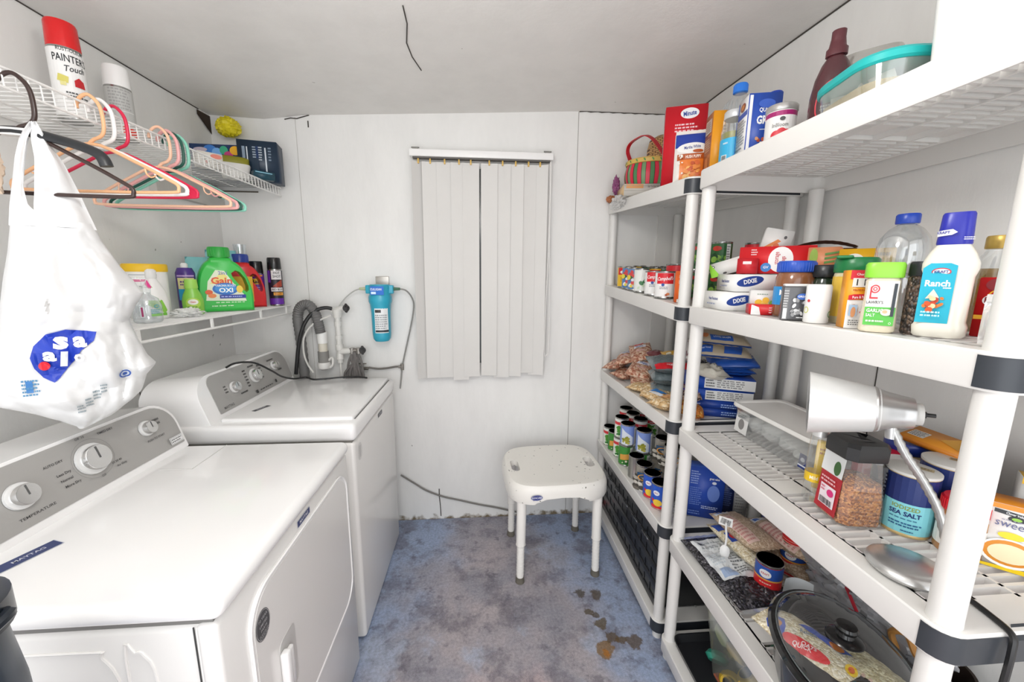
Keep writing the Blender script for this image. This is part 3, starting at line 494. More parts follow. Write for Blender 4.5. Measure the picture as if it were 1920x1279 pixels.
# ================================================================ PLASTIC SHELVING UNITS (right)
SH = M('#e4e2de', .38, nz=.02, nsc=5); CAPM = M('#33373d', .4, nz=.1); XF, XB, RH = .693, 1.115, .056
def shelving(lab, y0, y1, z0s, z1s, capnear=True, topcap=True):
    cx, cy = .904, (y0+y1)/2; t = thing('shelving_unit', lab, 'shelving unit', (cx, cy, 0))
    for k in range(5):
        za, zb = z0s[k], z1s[k]; zf = lambda y: za+(zb-za)*(y+cy-y0)/(y1-y0)
        a, b_, c, d = XF-cx, XB-cx, y0-cy, y1-cy
        m_ = mb(SH); n = 0
        O = rrect(a, b_, c, d, .032, 5); I = rrect(a+.006, b_-.006, c+.006, d-.006, .027, 5); I2 = rrect(a+.002, b_-.002, c+.002, d-.002, .030, 5); n = len(O)
        def P(pt, dz): return (pt[0], pt[1], zf(pt[1])+dz)
        rings = [[P(p, -.003) for p in O], [P(p, -RH+.004) for p in O], [P((p[0], p[1]), -RH) for p in I2], [P(p, -RH) for p in I], [P(p, -.008) for p in I]]
        top = [P(p, 0) for p in I2]; rings = [top]+rings
        m_.add(sum(rings, []), [(j*n+i, j*n+(i+1) % n, (j+1)*n+(i+1) % n, (j+1)*n+i) for j in range(len(rings)-1) for i in range(n)])
        def slab(x0, x1, y0_, y1_, h=.009, top=0):   # piece of deck that follows the tilt
            vs = [(x, y, zf(y)+q) for q in (-h+top, top) for x, y in ((x0, y0_), (x1, y0_), (x1, y1_), (x0, y1_))]; m_.add(vs, [(0, 1, 2, 3), (7, 6, 5, 4), (0, 4, 5, 1), (1, 5, 6, 2), (2, 6, 7, 3), (3, 7, 4, 0)])
        # flat borders with the rounded outline
        fw, ew = .042, .060
        IN = [(min(max(p[0], a+fw), b_-fw), min(max(p[1], c+ew), d-ew)) for p in I2]
        m_.add([P(p, 0) for p in I2]+[P(p, 0) for p in IN], [(i, (i+1) % n, n+(i+1) % n, n+i) for i in range(n)]); m_.add([P(p, -.008) for p in I2]+[P(p, -.008) for p in IN], [(i, (i+1) % n, n+(i+1) % n, n+i) for i in range(n)])
        ys0, ys1 = c+ew, d-ew; mid = (ys0+ys1)/2; slab(a+fw, b_-fw, mid-.03, mid+.03)
        for x in (a+fw, a+fw+(b_-a-2*fw)*.25, a+fw+(b_-a-2*fw)*.5, a+fw+(b_-a-2*fw)*.75, b_-fw): slab(x-.003, x+.003, ys0, ys1, .020)
        y = ys0
        while y < ys1-.004:
            if not (mid-.035 < y < mid+.03): slab(a+fw, b_-fw, y, y+.0065, .017)
            y += .0215
        tr = m_.build('shelf_tier', t, 30)
        ends = ([(c, 1)] if (k < 4 or topcap) else [])
        for yy, sg in ends:
            cm = mb(CAPM); pts = [(a-.0015, yy+.036)]+[(a+.032-.0335*cos(q*pi/10), yy+.032-.0335*sin(q*pi/10)) for q in range(6)]+[(b_-.03, yy-.0015)]
            nn = len(pts); z_ = lambda p, q: (p[0], p[1], zf(p[1])+q)
            cm.add([z_(p, -.006) for p in pts]+[z_(p, -.052) for p in pts]+[z_((p[0]+.003, p[1]+.003), -.006) for p in pts]+[z_((p[0]+.003, p[1]+.003), -.052) for p in pts], [(i, i+1, nn+i+1, nn+i) for i in range(nn-1)]+[(i, i+1, 2*nn+i+1, 2*nn+i) for i in range(nn-1)]+[(nn+i, nn+i+1, 3*nn+i+1, 3*nn+i) for i in range(nn-1)]); cm.build('corner_cap', tr)
            if k == 2: mb(CAPM).add([(a+.11, yy-.002, zf(yy)-.05), (b_-.03, yy-.002, zf(yy)-.05), (b_-.03, yy-.006, zf(yy)-.008), (a+.10, yy-.006, zf(yy)-.008), (a+.12, yy+.012, zf(yy)+.002), (b_-.03, yy+.012, zf(yy)+.002)], [(0, 1, 2, 3), (3, 2, 5, 4)]).build('end_grip', tr)
    for (x, y) in ((XF+.029, y0+.029), (XF+.029, y1-.029), (XB-.029, y0+.029), (XB-.029, y1-.029)):
        f_ = (y-y0)/(y1-y0)
        for k in range(4):
            p0 = z0s[k]+(z1s[k]-z0s[k])*f_; p1 = z0s[k+1]+(z1s[k+1]-z0s[k+1])*f_-RH+.004
            mb(SH).lathe([(.0215, p0-.004), (.0207, p0+.012), (.0205, p1)], 22, c=(x-cx, y-cy)).build('post', t)
        mb(SH).lathe([(.018, 0), (.020, z0s[0]-.03)], 16, c=(x-cx, y-cy)).build('foot', t)
    return t
ZN = [.088, .518, .948, 1.378, 1.808]
shelving('white plastic shelving unit with the gooseneck lamp and condiments, nearest the camera', .440, 1.262, ZN, ZN, topcap=False)
shelving('white plastic shelving unit in the back right corner with cans, bagged beans and black crates', 1.300, 2.166, [.088, .516, .949, 1.374, 1.806], [.088, .505, .936, 1.43, 1.866])
# ================================================================ GOODS: builders
def ctr(X, Y, r): d = sqrt(X*X+Y*Y); return X+r*X/d, Y+r*Y/d
TIN = M('#a9a9a6', .25, .9); DTIN = M('#8b8b84', .42, .55)
def wrap(parent, r, z0, z1, col, ops=(), name='paper_label', a0=0, step=None, sx=1, sy=1, eps=.0003):
    rr = r if not callable(r) else r((z0+z1)/2); q = pi*rr*.999
    return label(parent, cylm(r, a0, sx=sx, sy=sy), [('r', -q, z0, q, z1, col)]+list(ops), name, step or (rr*.22, (z1-z0)/6 if callable(r) else 0), eps=eps)
def can(X, Y, z, r, h, col, ops, lab, group=None, rz=None, top=DTIN, name='food_can', d=0, body=TIN):
    t = thing(name, lab, 'can', (X, Y, z), fc(X, Y, d) if rz is None else rz, group)
    mb(body).lathe([(r*.93, 0), (r, .001), (r, .004), (r*.975, .006), (r*.975, h-.006), (r, h-.004), (r, h-.001), (r*.95, h)], 30).build('can_body', t)
    mb(top).lathe([(r*.95, h), (r*.93, h-.004), (r*.6, h-.0035), (r*.58, h-.0045), (0, h-.0045)], 30).build('lid', t)
    if col: wrap(t, r*.976, .007, h-.007, col, ops)
    return t
def fruitpic(cx, cy, w, h, cols, n=14, seed=1):
    rd = random.Random(seed); return [('e', cx+rd.uniform(-w, w), cy+rd.uniform(-h, h), rd.uniform(.15, .3)*min(w, h)*1.6, rd.uniform(.12, .28)*min(w, h)*1.6, rd.choice(cols), rd.uniform(0, 3)) for _ in range(n)]
def carton(name, lab, cat, X, Y, z, w_, d_, h, rz, cols, front=(), left=(), right=(), top=(), group=None, rot=None, rough=.4):
    """box with its front on local -Y; cols = (front, left, right, top)"""
    t = thing(name, lab, cat, (X, Y, z), rz, group, rot=rot); a, b_ = w_/2, d_/2; c = (cols,)*4 if isinstance(cols, str) else cols
    m_ = mb(M(c[0], rough)); v = [(-a, -b_, 0), (a, -b_, 0), (a, b_, 0), (-a, b_, 0), (-a, -b_, h), (a, -b_, h), (a, b_, h), (-a, b_, h)]
    m_.add(v, [(0, 1, 5, 4), (2, 3, 7, 6)]); m_.use(M(c[1], rough)).add(v, [(3, 0, 4, 7)]); m_.use(M(c[2], rough)).add(v, [(1, 2, 6, 5)]); m_.use(M(c[3], rough)).add(v, [(4, 5, 6, 7), (3, 2, 1, 0)])
    o = m_.build('box_body', t, fix=False)
    bm = bmesh.new(); bm.from_mesh(o.data); bmesh.ops.remove_doubles(bm, verts=bm.verts, dist=1e-5); bmesh.ops.recalc_face_normals(bm, faces=bm.faces); bmesh.ops.bevel(bm, geom=bm.edges[:], offset=.0012, segments=2, affect='EDGES'); bm.to_mesh(o.data); bm.free()
    if front: label(t, face((0, -b_, 0), (1, 0, 0), (0, 0, 1)), front, 'front_print')
    if left: label(t, face((-a, 0, 0), (0, -1, 0), (0, 0, 1)), left, 'side_print')
    if right: label(t, face((a, 0, 0), (0, 1, 0), (0, 0, 1)), right, 'side_print')
    if top: label(t, face((0, 0, h), (1, 0, 0), (0, 1, 0)), top, 'top_print')
    return t
def vessel(name, lab, cat, X, Y, z, prof, mat, lidp=None, lidm=None, n=36, sx=1, sy=1, d=0, fill=None, group=None, sq=0, rib=False, rz=None, rot=None, lname='lid', bname='body'):
    t = thing(name, lab, cat, (X, Y, z), fc(X, Y, d) if rz is None else rz, group, rot=rot)
    mb(asmat(mat)).lathe(prof, n, sx=sx, sy=sy, sq=sq).build(bname, t, 50)
    if fill: mb(asmat(fill[1])).lathe(fill[0], n, sx=sx*.985, sy=sy*.985, sq=sq).build('contents', t, 50)
    if lidp:
        l = mb(asmat(lidm)); l.lathe(lidp, n, sx=sx if rib != 'full' else 1, sy=sy if rib != 'full' else 1, sq=sq)
        if rib:
            r0, z0, z1 = max(p[0] for p in lidp), lidp[0][1]+.002, lidp[-1][1]-.004
            for q in range(40): a = q*pi/20; l.tube([(r0*cos(a), r0*sin(a), z0), (r0*cos(a), r0*sin(a), z1)], .0007, 4)
        l.build(lname, t, 50)
    return t
def pillow(w_, l, h, seed=0, wr=.12, crimp=True, p=3.0):
    def T(s, t_):
        s, t_ = max(-1, min(1, s)), max(-1, min(1, t_)); return h/2*((1-abs(s)**p)*(1-abs(t_)**p))**.62
    def nzf(x, y, k): return (noise.noise(Vector((x*26+seed*7.3, y*26, k)))+.5*noise.noise(Vector((x*70+seed, y*70, k))))*h*wr
    def topf(a, b, e=0):
        s, q = a/(w_/2), b/(l/2); return Vector((a, b, h/2+T(s, q)+nzf(a, b, 0)*(T(s, q)/(h/2))**.5+e))
    def botf(a, b):
        s, q = a/(w_/2), b/(l/2); return Vector((a, b, max(.0, h/2-T(s, q)*1.25)+.0005))
    return topf, botf
def bag(name, lab, cat, loc, rot, w_, l, h, mat, ops=(), ends=None, seed=0, group=None, wr=.12, p=3.0, film=None):
    t = thing(name, lab, cat, loc, group=group, rot=rot); tf, bf = pillow(w_, l, h, seed, wr, p=p); n1, n2 = 26, 30
    m_ = mb(asmat(mat)); f1 = lambda u, v: tf((u-.5)*w_, (v-.5)*l); f2 = lambda u, v: bf((u-.5)*w_, (v-.5)*l)
    m_.grid(n1, n2, f1).grid(n1, n2, f2); m_.build('pouch', t, 180, fix=True)
    for s_ in (-1, 1):
        em = mb(asmat(ends) if ends else asmat(mat)); em.grid(14, 3, lambda u, v, s_=s_: ((u-.5)*w_*.97, s_*(l/2+v*.012), h/2+.0016*sin(u*38)*v)).grid(14, 3, lambda u, v, s_=s_: ((u-.5)*w_*.97, s_*(l/2+v*.012), h/2+.0016*sin(u*38)*v-.0008))
        em.build('seal_strip', t, fix=False)
    if ops: label(t, lambda a, b, e: tf(a, b, e+.0010+h*wr*.05), ops, 'printed_label', (w_/26, l/30), rough=.3, eps=.0003)
    return t
def sheetlump(name, lab, cat, loc, rad, mat, seed=0, amp=.35, rot=(0, 0, 0), group=None, n=34, low=0):
    """crumpled thin plastic: closed lump with sharp creases"""
    rx, ry, rz_ = rad; m_ = mb(asmat(mat))
    def f(u, v):
        th = u*2*pi; ph = (v-.5)*pi; d = Vector((cos(th)*cos(ph), sin(th)*cos(ph), sin(ph)))
        k = 1+amp*(abs(noise.noise(d*2.3+Vector((seed, 0, 0))))*2-.5)+amp*.5*(abs(noise.noise(d*6+Vector((0, seed, 0))))*2-.4)+amp*.22*noise.noise(d*15)
        return (d.x*rx*k, d.y*ry*k, max(-rz_*.98, d.z*rz_*k)+rz_)
    m_.grid(n, n, f, closed_u=True); o = m_.build(name, None, 25, fix=True); o.location = loc; o.rotation_euler = rot; return tag(o, lab, cat, group)
FILM = Mclear('#f4f6f8', .5, .12, .16, '#e9edf0'); GLASS = Mclear('#fbfdfd', .15, .03, .04, '#f2f5f5'); PET = Mclear('#eef2f4', .45, .08, .13, '#eceff0'); TUBP = Mclear('#eef0f0', .3, .2, .35, '#dfe3e3')
# ================================================================ DRUG STORE SHELF (lower left wire shelf)
zs = 1.3105
t = vessel('plastic_cup', 'small clear square cup at the left end of the lower wire shelf', 'cup', -1.12, 1.27, zs, [(.022, 0), (.026, .002), (.030, .07), (.028, .07), (.024, .004), (0, .003)], PET, sq=6, n=32)
t = vessel('soap_pump_bottle', 'clear round soap bottle with clear pump top on the lower wire shelf', 'bottle', -1.112, 1.375, zs, [(.030, 0), (.036, .006), (.037, .055), (.030, .08), (.014, .092), (.012, .10), (0, .10)], PET, [(.014, .098), (.015, .115), (.008, .118), (.006, .14), (0, .14)], GLASS, sx=1.05, sy=.8, d=8, lname='pump_collar')
mb(GLASS).box(-.03, .008, -.006, .006, .138, .15, .003).build('pump_nozzle', t)
label(t, cylm(.0375, sx=1.05, sy=.8), [('r', -.022, .02, -.010, .055, '#dfe6e8'), ('r', -.019, .022, -.014, .053, '#a83a6b'), ('r', .004, .022, .036, .030, '#86c06a'), ('i', .004, .030, .034, .046, 3, '#5aa7b3'), ('o', .02, .055, .007, .006, .002, '#4a9bb0')], step=.008)
BW = M('#f2f1ed', .35)
t = vessel('spray_cleaner_bottle', 'white cleaner bottle with green and pink label behind the clear soap bottle', 'bottle', -1.185, 1.50, zs, [(.034, 0), (.040, .005), (.041, .06), (.034, .10), (.02, .13), (.013, .145), (0, .145)], BW, [(.014, .143), (.016, .148), (.016, .172), (.010, .178), (0, .178)], M('#e9e8e4', .3), sy=.65, d=5, lname='cap')
label(t, cylm(lambda z: .041 if z < .06 else .041-(z-.06)*.25, sy=.65), [('p', [(-.02, .05), (.025, .02), (.034, .03), (.008, .10), (-.01, .125)], '#8fce4e'), ('p', [(-.022, .125), (-.008, .10), (-.004, .115), (-.014, .14)], '#e5338d'), ('r', .0, .012, .03, .022, '#7ac34a')], step=(.008, .01))
t = vessel('detergent_tub', 'tall white tub with yellow lid and pink print on the lower wire shelf', 'tub', -1.225, 1.53, zs, [(.055, 0), (.058, .004), (.060, .17), (0, .17)], BW, [(.062, .168), (.063, .172), (.063, .192), (.060, .196), (0, .196)], M('#f0c21f', .4), sy=.85, n=40)
label(t, cylm(.0592, sy=.85), [('r', -.045, .145, -.012, .151, '#c9c64e'), ('r', -.04, .133, .012, .141, '#e03380'), ('r', -.05, .155, .03, .159, '#c3c5c4'), ('i', -.03, .09, .03, .12, 4, '#a8aaab'), ('i', -.03, .04, .03, .075, 4, '#b5b7b8')], step=.012)
t = vessel('small_green_bottle', 'small lime green bottle standing left of the big green detergent jug', 'bottle', -1.165, 1.66, zs, [(.030, 0), (.034, .004), (.035, .055), (.029, .08), (.02, .10), (.02, .105), (0, .105)], M('#8ed04f', .3), [(.021, .104), (.022, .108), (.020, .14), (0, .14)], M('#a5dc5e', .3), sy=.7, lname='cap')
label(t, cylm(.0355, sy=.7), [('e', 0, .045, .025, .022, '#b6dd5a'), ('e', 0, .05, .017, .011, '#f4f4ea'), ('t', 0, .05, .009, 'Gain', '#d8352c'), ('i', -.018, .016, .018, .034, 3, '#3a7d36')], step=.008)
t = vessel('purple_spray_can', 'purple aerosol can with white nozzle behind the small lime green bottle', 'spray can', -1.21, 1.70, zs, [(.030, 0), (.032, .003), (.032, .165), (.024, .185), (0, .187)], M('#4b2f86', .3), [(.012, .186), (.012, .20), (.008, .205), (0, .205)], M('#eeeeec', .3), lname='nozzle')
label(t, cylm(.0323), [('r', -.03, .10, .03, .145, '#e8dfa0'), ('i', -.02, .112, .025, .135, 2, '#5a3b8a'), ('r', -.03, .055, .03, .10, '#2aa3cf'), ('r', -.03, .15, .03, .156, '#c9a8dd')], step=.009)
sheetlump('crumpled_white_packet', 'crumpled white packet lying in front of the lime green bottle', 'packet', (-1.115, 1.55, zs), (.045, .035, .016), M('#eeefec', .35), 3, .4, (0, 0, .6))
def jug(name, lab, X, Y, z, W_, H, D, col, capcol, ops, d, mirror=1, measuring=None):
    t = thing(name, lab, 'bottle', (X, Y, z), fc(X, Y, d)); B = M(col, .3)
    # outline of the flat-sided jug, front on local -Y, with a hole for the handle on the right
    o_ = [(-.5, 0), (-.5, .10), (-.50, .30), (-.47, .48), (-.42, .62), (-.33, .74), (-.24, .80), (-.20, .84), (.12, .84), (.16, .80), (.27, .74), (.38, .62), (.46, .45), (.5, .28), (.5, .10), (.5, 0)]
    cx = [(mirror*x*W_, y*H+.0005) for x, y in o_]; P = []
    for i in range(len(cx)):
        a, b_, c, e_ = cx[max(i-1, 0)], cx[i], cx[min(i+1, len(cx)-1)], cx[min(i+2, len(cx)-1)]
        for k in range(3 if i < len(cx)-1 else 1):
            s_ = k/3; P.append(tuple(.5*((2*b_[j])+(c[j]-a[j])*s_+(2*a[j]-5*b_[j]+4*c[j]-e_[j])*s_*s_+(3*b_[j]-a[j]-3*c[j]+e_[j])*s_**3) for j in (0, 1)))
    n = len(P); C0 = (0, H*.4); lay = []
    for q, yy in ((.90, -D/2), (.97, -D/2*.86), (1.0, -D/2*.55), (1.0, D/2*.55), (.97, D/2*.86), (.90, D/2)): lay.append([(C0[0]+(x-C0[0])*q, yy, max(.0, C0[1]+(v-C0[1])*q if q < 1 else v)) for x, v in P])
    m_ = mb(B); m_.add(sum(lay, []), [(j*n+i, j*n+(i+1) % n, (j+1)*n+(i+1) % n, (j+1)*n+i) for j in range(5) for i in range(n)]+[tuple(range(n)), tuple(range(5*n, 6*n))])
    bo = m_.build('jug_body', None, 35)
    hx = mirror*.25*W_; HO = [(hx+mirror*W_*a, H*b_) for a, b_ in ((-.13, .60), (-.05, .645), (.03, .62), (.12, .52), (.165, .40), (.165, .33), (.12, .30), (.06, .34), (-.04, .46), (-.11, .54))]
    boolean(bo, [mb(B).prism(HO, lambda a, b_, q: (a, q, b_), -D, D).build('c')]); bo.parent = t
    mb(B).lathe([(D*.40, H*.82), (D*.40, H*.87), (0, H*.87)], 24, c=(-mirror*.04*W_, 0)).build('neck', t)
    k = mb(asmat(capcol)); r = D*.46; k.lathe([(r, H*.85), (r, H*.98), (r*.93, H), (r*.85, H), (r*.82, H*.90), (0, H*.90)], 28, c=(-mirror*.04*W_, 0))
    for q in range(24): a = q*pi/12; k.tube([(-mirror*.04*W_+r*cos(a), r*sin(a), H*.86), (-mirror*.04*W_+r*cos(a), r*sin(a), H*.97)], .0009, 4)
    k.build('cap', t)
    if ops: label(t, lambda a, b_, e_: Vector((a, -D/2-.0006-e_, b_)), ops)
    return t
jug('detergent_jug', 'large bright green laundry detergent jug with handle on the lower wire shelf', -1.125, 1.80, zs, .198, .275, .085, '#35c24a', M('#2fae44', .3),
    [('p', [(-.072, .05), (.07, .045), (.062, .075), (.03, .12), (.0, .175), (-.03, .178), (-.06, .13)], '#e9f0d6'), ('p', [(-.055, .12), (-.01, .17), (.01, .15), (.0, .12)], '#f6e58a'), ('t', -.005, .165, .02, '2in1', '#6b7fbf'), ('t', -.012, .132, .038, 'Gain', '#e4572a', 0, 1.05, .03), ('e', -.002, .098, .045, .026, '#2a6fc4'), ('e', -.002, .10, .037, .019, '#3e95dd'), ('t', 0, .112, .012, '+AROMA BOOST', '#ffffff', 0, .8), ('t', 0, .092, .026, 'OXI', '#ffffff', 0, 1.1, .03), ('e', .048, .097, .012, .016, '#f2d14b'), ('e', -.06, .085, .013, .01, '#e8622f'), ('e', -.05, .07, .014, .009, '#f08b4a'), ('r', -.025, .058, .068, .073, '#26379c'), ('i', -.02, .061, .06, .07, 1, '#aebcf0'), ('i', -.04, .036, .065, .046, 1, '#bfe8b8'), ('i', -.055, .022, .05, .031, 1, '#c9ecc2')], 6)
jug('detergent_jug', 'red laundry detergent jug with a blue cap right of the large green jug', -1.155, 1.99, zs, .17, .255, .08, '#dd1f22', M('#26409c', .3), [('r', -.06, .03, .03, .15, '#f0b82a')], 12)
tb = thing('measuring_cup', 'clear measuring cup sitting on the blue cap of the red jug', 'cup', (-1.152, 1.985, zs+.256)); mb(PET).lathe([(.024, 0), (.027, .045), (.025, .045), (.022, .003), (0, .002)], 20).build('cup_body', tb)
def aerosol(lab, X, Y, z, r, h, col, capc, ops, d=0, dome=.9, band=None, cap_h=.05, name='spray_can'):
    t = thing(name, lab, 'spray can', (X, Y, z), fc(X, Y, d)); hb = h-cap_h
    mb(TIN).lathe([(r*.97, 0), (r*1.01, .002), (r*1.01, .006), (r, .008), (r, hb-.014), (r*.96, hb-.006), (r*.9, hb), (0, hb)], 30).build('can_body', t)
    mb(asmat(capc)).lathe([(r*.97, hb-.008), (r*.98, hb-.004), (r*.93, h-.006), (r*.86, h), (0, h)], 30).build('cap', t)
    wrap(t, r*1.001, .009, hb-.014, col, ops); return t
aerosol('purple insect spray can with black cap beside the red jug on the lower shelf', -1.135, 2.07, zs, .0325, .225, '#6a35a8', M('#1b1b1c', .25), [('r', -.03, .150, .03, .158, '#f0a03a'), ('p', [(-.022, .11), (.02, .112), (.022, .142), (-.02, .138)], '#f4d22e'), ('t', 0, .125, .026, 'Raid', '#1d1d1d', 0, .9, .03), ('i', -.012, .07, .026, .10, 3, '#d8c8ea'), ('r', -.033, .009, .033, .035, '#b9b7bd'), ('e', .012, .045, .014, .012, '#e6ddf0'), ('o', .012, .045, .010, .008, .002, '#7a3a8a')], -4)
aerosol('purple and black bed bug spray can at the right end of the lower shelf', -1.063, 2.105, zs, .0325, .245, '#2b2430', M('#1b1b1c', .25), [('r', -.015, .135, .034, .18, '#e7e3e4'), ('t', .010, .168, .017, 'HOT', '#2c2c2c', 0, .8), ('t', .010, .150, .017, 'SHOT', '#2c2c2c', 0, .8), ('p', [(-.012, .10), (.01, .12), (.032, .135), (.032, .10), (.01, .095)], '#a8402c'), ('r', -.02, .075, .034, .094, '#e7e3e4'), ('t', .008, .084, .013, 'BED BUG', '#242424', 0, .9), ('r', -.01, .055, .034, .070, '#e8a33a'), ('t', .010, .062, .011, 'KILLER', '#9a2f1a', 0, .9), ('r', -.034, .009, .034, .04, '#6b2fa6'), ('r', -.034, .12, -.018, .18, '#6b2fa6')], -4)
TEAL = M('#86cdd0', .25, nz=.08)
for (x, y, hh, lab, dd) in ((-1.245, 1.86, .235, 'teal laundry pod pouch behind the left of the large green jug', 0), (-1.205, 1.93, .27, 'taller teal laundry pod pouch behind the cap of the large green jug', 8)):
    t = thing('detergent_pouch', lab, 'pouch', (x, y, zs), fc(x, y, dd), 'teal laundry pouches'); s_ = mb(TEAL)
    fp = lambda u, v, s=1, hh=hh: ((u-.5)*.13*(1-.1*v), s*(-.026*(1-v)**.6*(1-(2*u-1)**4))+.004*sin(v*9+u*5), v*hh)
    s_.grid(14, 18, fp).grid(14, 18, lambda u, v: fp(u, v, -1)); s_.build('pouch_body', t); label(t, lambda a, b_, e_, hh=hh: Vector((a, fp(.5+a/.13, b_/hh)[1]-.001-e_, b_)), [('p', [(-.05, hh*.1), (.045, hh*.1), (.0, hh*.75)], '#dff0ee'), ('e', .015, hh*.8, .015, .012, '#2f5f7d'), ('e', .015, hh*.8, .009, .007, '#dfeef2')], step=(.01, .02))
t = vessel('green_shampoo_bottle', 'green and purple bottle partly hidden at the far left of the lower shelf', 'bottle', -1.22, 1.185, zs, [(.022, 0), (.024, .01), (.024, .12), (.015, .14), (0, .14)], M('#6a5aa8', .3), [(.015, .138), (.015, .175), (0, .176)], M('#5fbf4a', .3), sy=.7)
# ================================================================ UPPER WIRE SHELF: cans, boxes
zu = 1.909
aerosol('white spray paint can with a red cap standing on the upper wire shelf', -1.19, 1.325, zu, .036, .262, '#f1f0ee', M('#d81e20', .25), [('t', .006, .183, .013, 'RUST-OLEUM', '#2c2c2c', 0, .75), ('t', .004, .160, .027, 'PAINTER\'S', '#23262a', 0, .62, .012), ('t', .01, .136, .022, 'Touch', '#23262a', R(8), .8, .01, .3), ('p', [(-.03, .10), (-.008, .095), (-.006, .112), (-.026, .118)], '#d9cf6a'), ('r', -.024, .088, -.012, .098, '#e5dd97'), ('p', [(.004, .09), (.026, .09), (.024, .108), (.014, .116), (.004, .106)], '#c2242b'), ('i', -.015, .05, .03, .075, 3, '#4a4a4a')], 10, cap_h=.062)
aerosol('silver grey spray paint can with a white cap on the upper wire shelf', -1.19, 1.485, zu, .0345, .225, '#bdbdba', M('#f1f0ee', .3), [('i', -.03, .09, .03, .155, 7, '#a2a2a0'), ('r', -.034, .085, .034, .087, '#dededc'), ('p', [(-.004, .01), (.032, .01), (.032, .034), (.0, .042), (-.004, .036)], '#dc3a2a'), ('r', -.03, .01, -.006, .03, '#d9d9d6')], 6, cap_h=.055)
carton('small_carton', 'small white carton with red berry print on the upper wire shelf', 'box', -1.13, 1.80, zu, .085, .06, .055, fc(-1.13, 1.80, 14), '#efebe2', front=[('e', .02, .042, .02, .009, '#e58a78'), ('i', -.03, .02, -.01, .028, 1, '#9a938a'), ('i', .01, .008, .03, .016, 1, '#9a938a'), ('e', -.015, .015, .004, .005, '#c2564a'), ('e', -.008, .018, .003, .004, '#5a8a4a')], right=[('i', -.02, .01, .02, .045, 4, '#b0a99e')])
NV = '#26384c'
carton('printed_box', 'wide dark navy box with white side printing at the far end of the upper shelf', 'box', -1.195, 2.09, zu, .26, .15, .155, R(2), ('#1f3f6a', NV, NV, NV),
  front=[('r', -.15, .10, .15, .155, '#17335e'), ('e', -.06, .132, .028, .02, '#3f7fd0'), ('e', -.03, .12, .022, .02, '#79b0ec'), ('e', 0, .13, .018, .019, '#3fae86'), ('e', .02, .112, .02, .014, '#c2407a'), ('e', .05, .13, .024, .02, '#f0b429'), ('e', .085, .13, .02, .02, '#e58424'), ('e', .11, .125, .012, .016, '#c9d83a'), ('e', -.10, .13, .03, .01, '#c7b9c6'), ('r', -.15, 0, .15, .10, '#26384c')])
label(bpy.data.objects['printed_box'], face((.15, 0, 0), (0, 1, 0), (0, 0, 1)), [('i', -.07, .03, -.05, .14, 6, '#c9d3dc'), ('i', -.04, .07, -.02, .15, 5, '#c9d3dc'), ('i', .0, .06, .02, .15, 6, '#9fb0bf'), ('i', .04, .03, .07, .14, 7, '#c9d3dc')], 'side_print')
carton('printed_box', 'tall navy box standing at the right end of the upper shelf', 'box', -1.058, 2.07, zu, .165, .10, .18, R(12), NV, front=[('r', -.045, .055, -.04, .15, '#d5dde4'), ('r', .03, .04, .036, .15, '#d5dde4'), ('i', -.02, .10, -.005, .155, 5, '#aebccb'), ('i', .004, .09, .02, .155, 6, '#cdd7e0'), ('i', .045, .09, .058, .155, 5, '#8798aa'), ('r', -.062, .05, -.05, .15, '#8798aa')])
t = vessel('food_tray_pack', 'white tray pack with olive contents in front of the navy boxes', 'tray', -1.135, 1.985, zu, [(.05, 0), (.062, .055), (.06, .06), (0, .06)], M('#dcdad6', .3), [(.058, .06), (.058, .085), (.05, .09), (0, .09)], M('#8a861e', .35), sq=5, sy=.7, n=32, lname='sleeve')
carton('small_blue_packet', 'small dark teal packet lying at the right tip of the upper shelf', 'packet', -1.02, 2.00, zu, .085, .05, .035, fc(-1.0, 2.0, 20), '#1f4858', front=[('r', -.04, .026, .03, .030, '#8ec4d8')])
sheetlump('yellow_wad', 'yellow crumpled wad stuffed against the ceiling in the back left corner', 'wad', (-1.215, 2.105, 2.125), (.052, .045, .044), M('#e0cf1e', .5, nz=.15, nsc=30, bump=.4), 5, .18)
# ================================================================ HANGERS
def hanger(lab, Y, col, r=.0042, w_=.205, drop=.115, gus=False, rz=0, thick=False, notch=True, dz=0, hk=1):
    t = thing('clothes_hanger', lab, 'hanger', (-1.022, Y, 1.914+dz), rz, 'hangers on the upper wire shelf'); C_ = M(col, .3); z = -.106
    h_ = mb(C_).tube([(0, 0, z), (.012, 0, z+.010), (.030, 0, z+.018), (.040, 0, z+.035), (.041, 0, z+.075), (.034, 0, z+.10), (.015, 0, z+.118), (-.004, 0, z+.112), (-.016, 0, z+.095), (-.016, 0, z+.085)], r, 10, sub=5); h_.build('hook', t)
    o = [(0, z), (w_*.5, z-drop*.36), (w_*.93, z-drop*.78), (w_, z-drop*.88), (w_*1.0, z-drop*.97), (w_*.95, z-drop*1.02), (w_*.5, z-drop*1.04), (0, z-drop*1.04), (-w_*.5, z-drop*1.04), (-w_*.95, z-drop*1.02), (-w_, z-drop*.97), (-w_, z-drop*.88), (-w_*.93, z-drop*.78), (-w_*.5, z-drop*.36)]
    fr = mb(C_).tube([(x, 0, q) for x, q in o], r, 10, closed=True, sub=4)
    if gus:
        for s_ in (-1, 1): fr.prism([(s_*w_*.80, z-drop*.66), (s_*w_, z-drop*.88), (s_*w_*.98, z-drop*1.02), (s_*w_*.78, z-drop*1.03), (s_*w_*.88, z-drop*.9)], lambda a, b_, q: (a, q, b_), -.003, .003)
    fr.build('frame', t)
    if notch:
        for s_ in (-1, 1): mb(C_).tube([(s_*w_*.62, 0, z-drop*.48), (s_*w_*.63, 0, z-drop*.62), (s_*w_*.68, 0, z-drop*.70), (s_*w_*.74, 0, z-drop*.66)], r*.5, 6, sub=3).build('strap_hook', t)
    return t
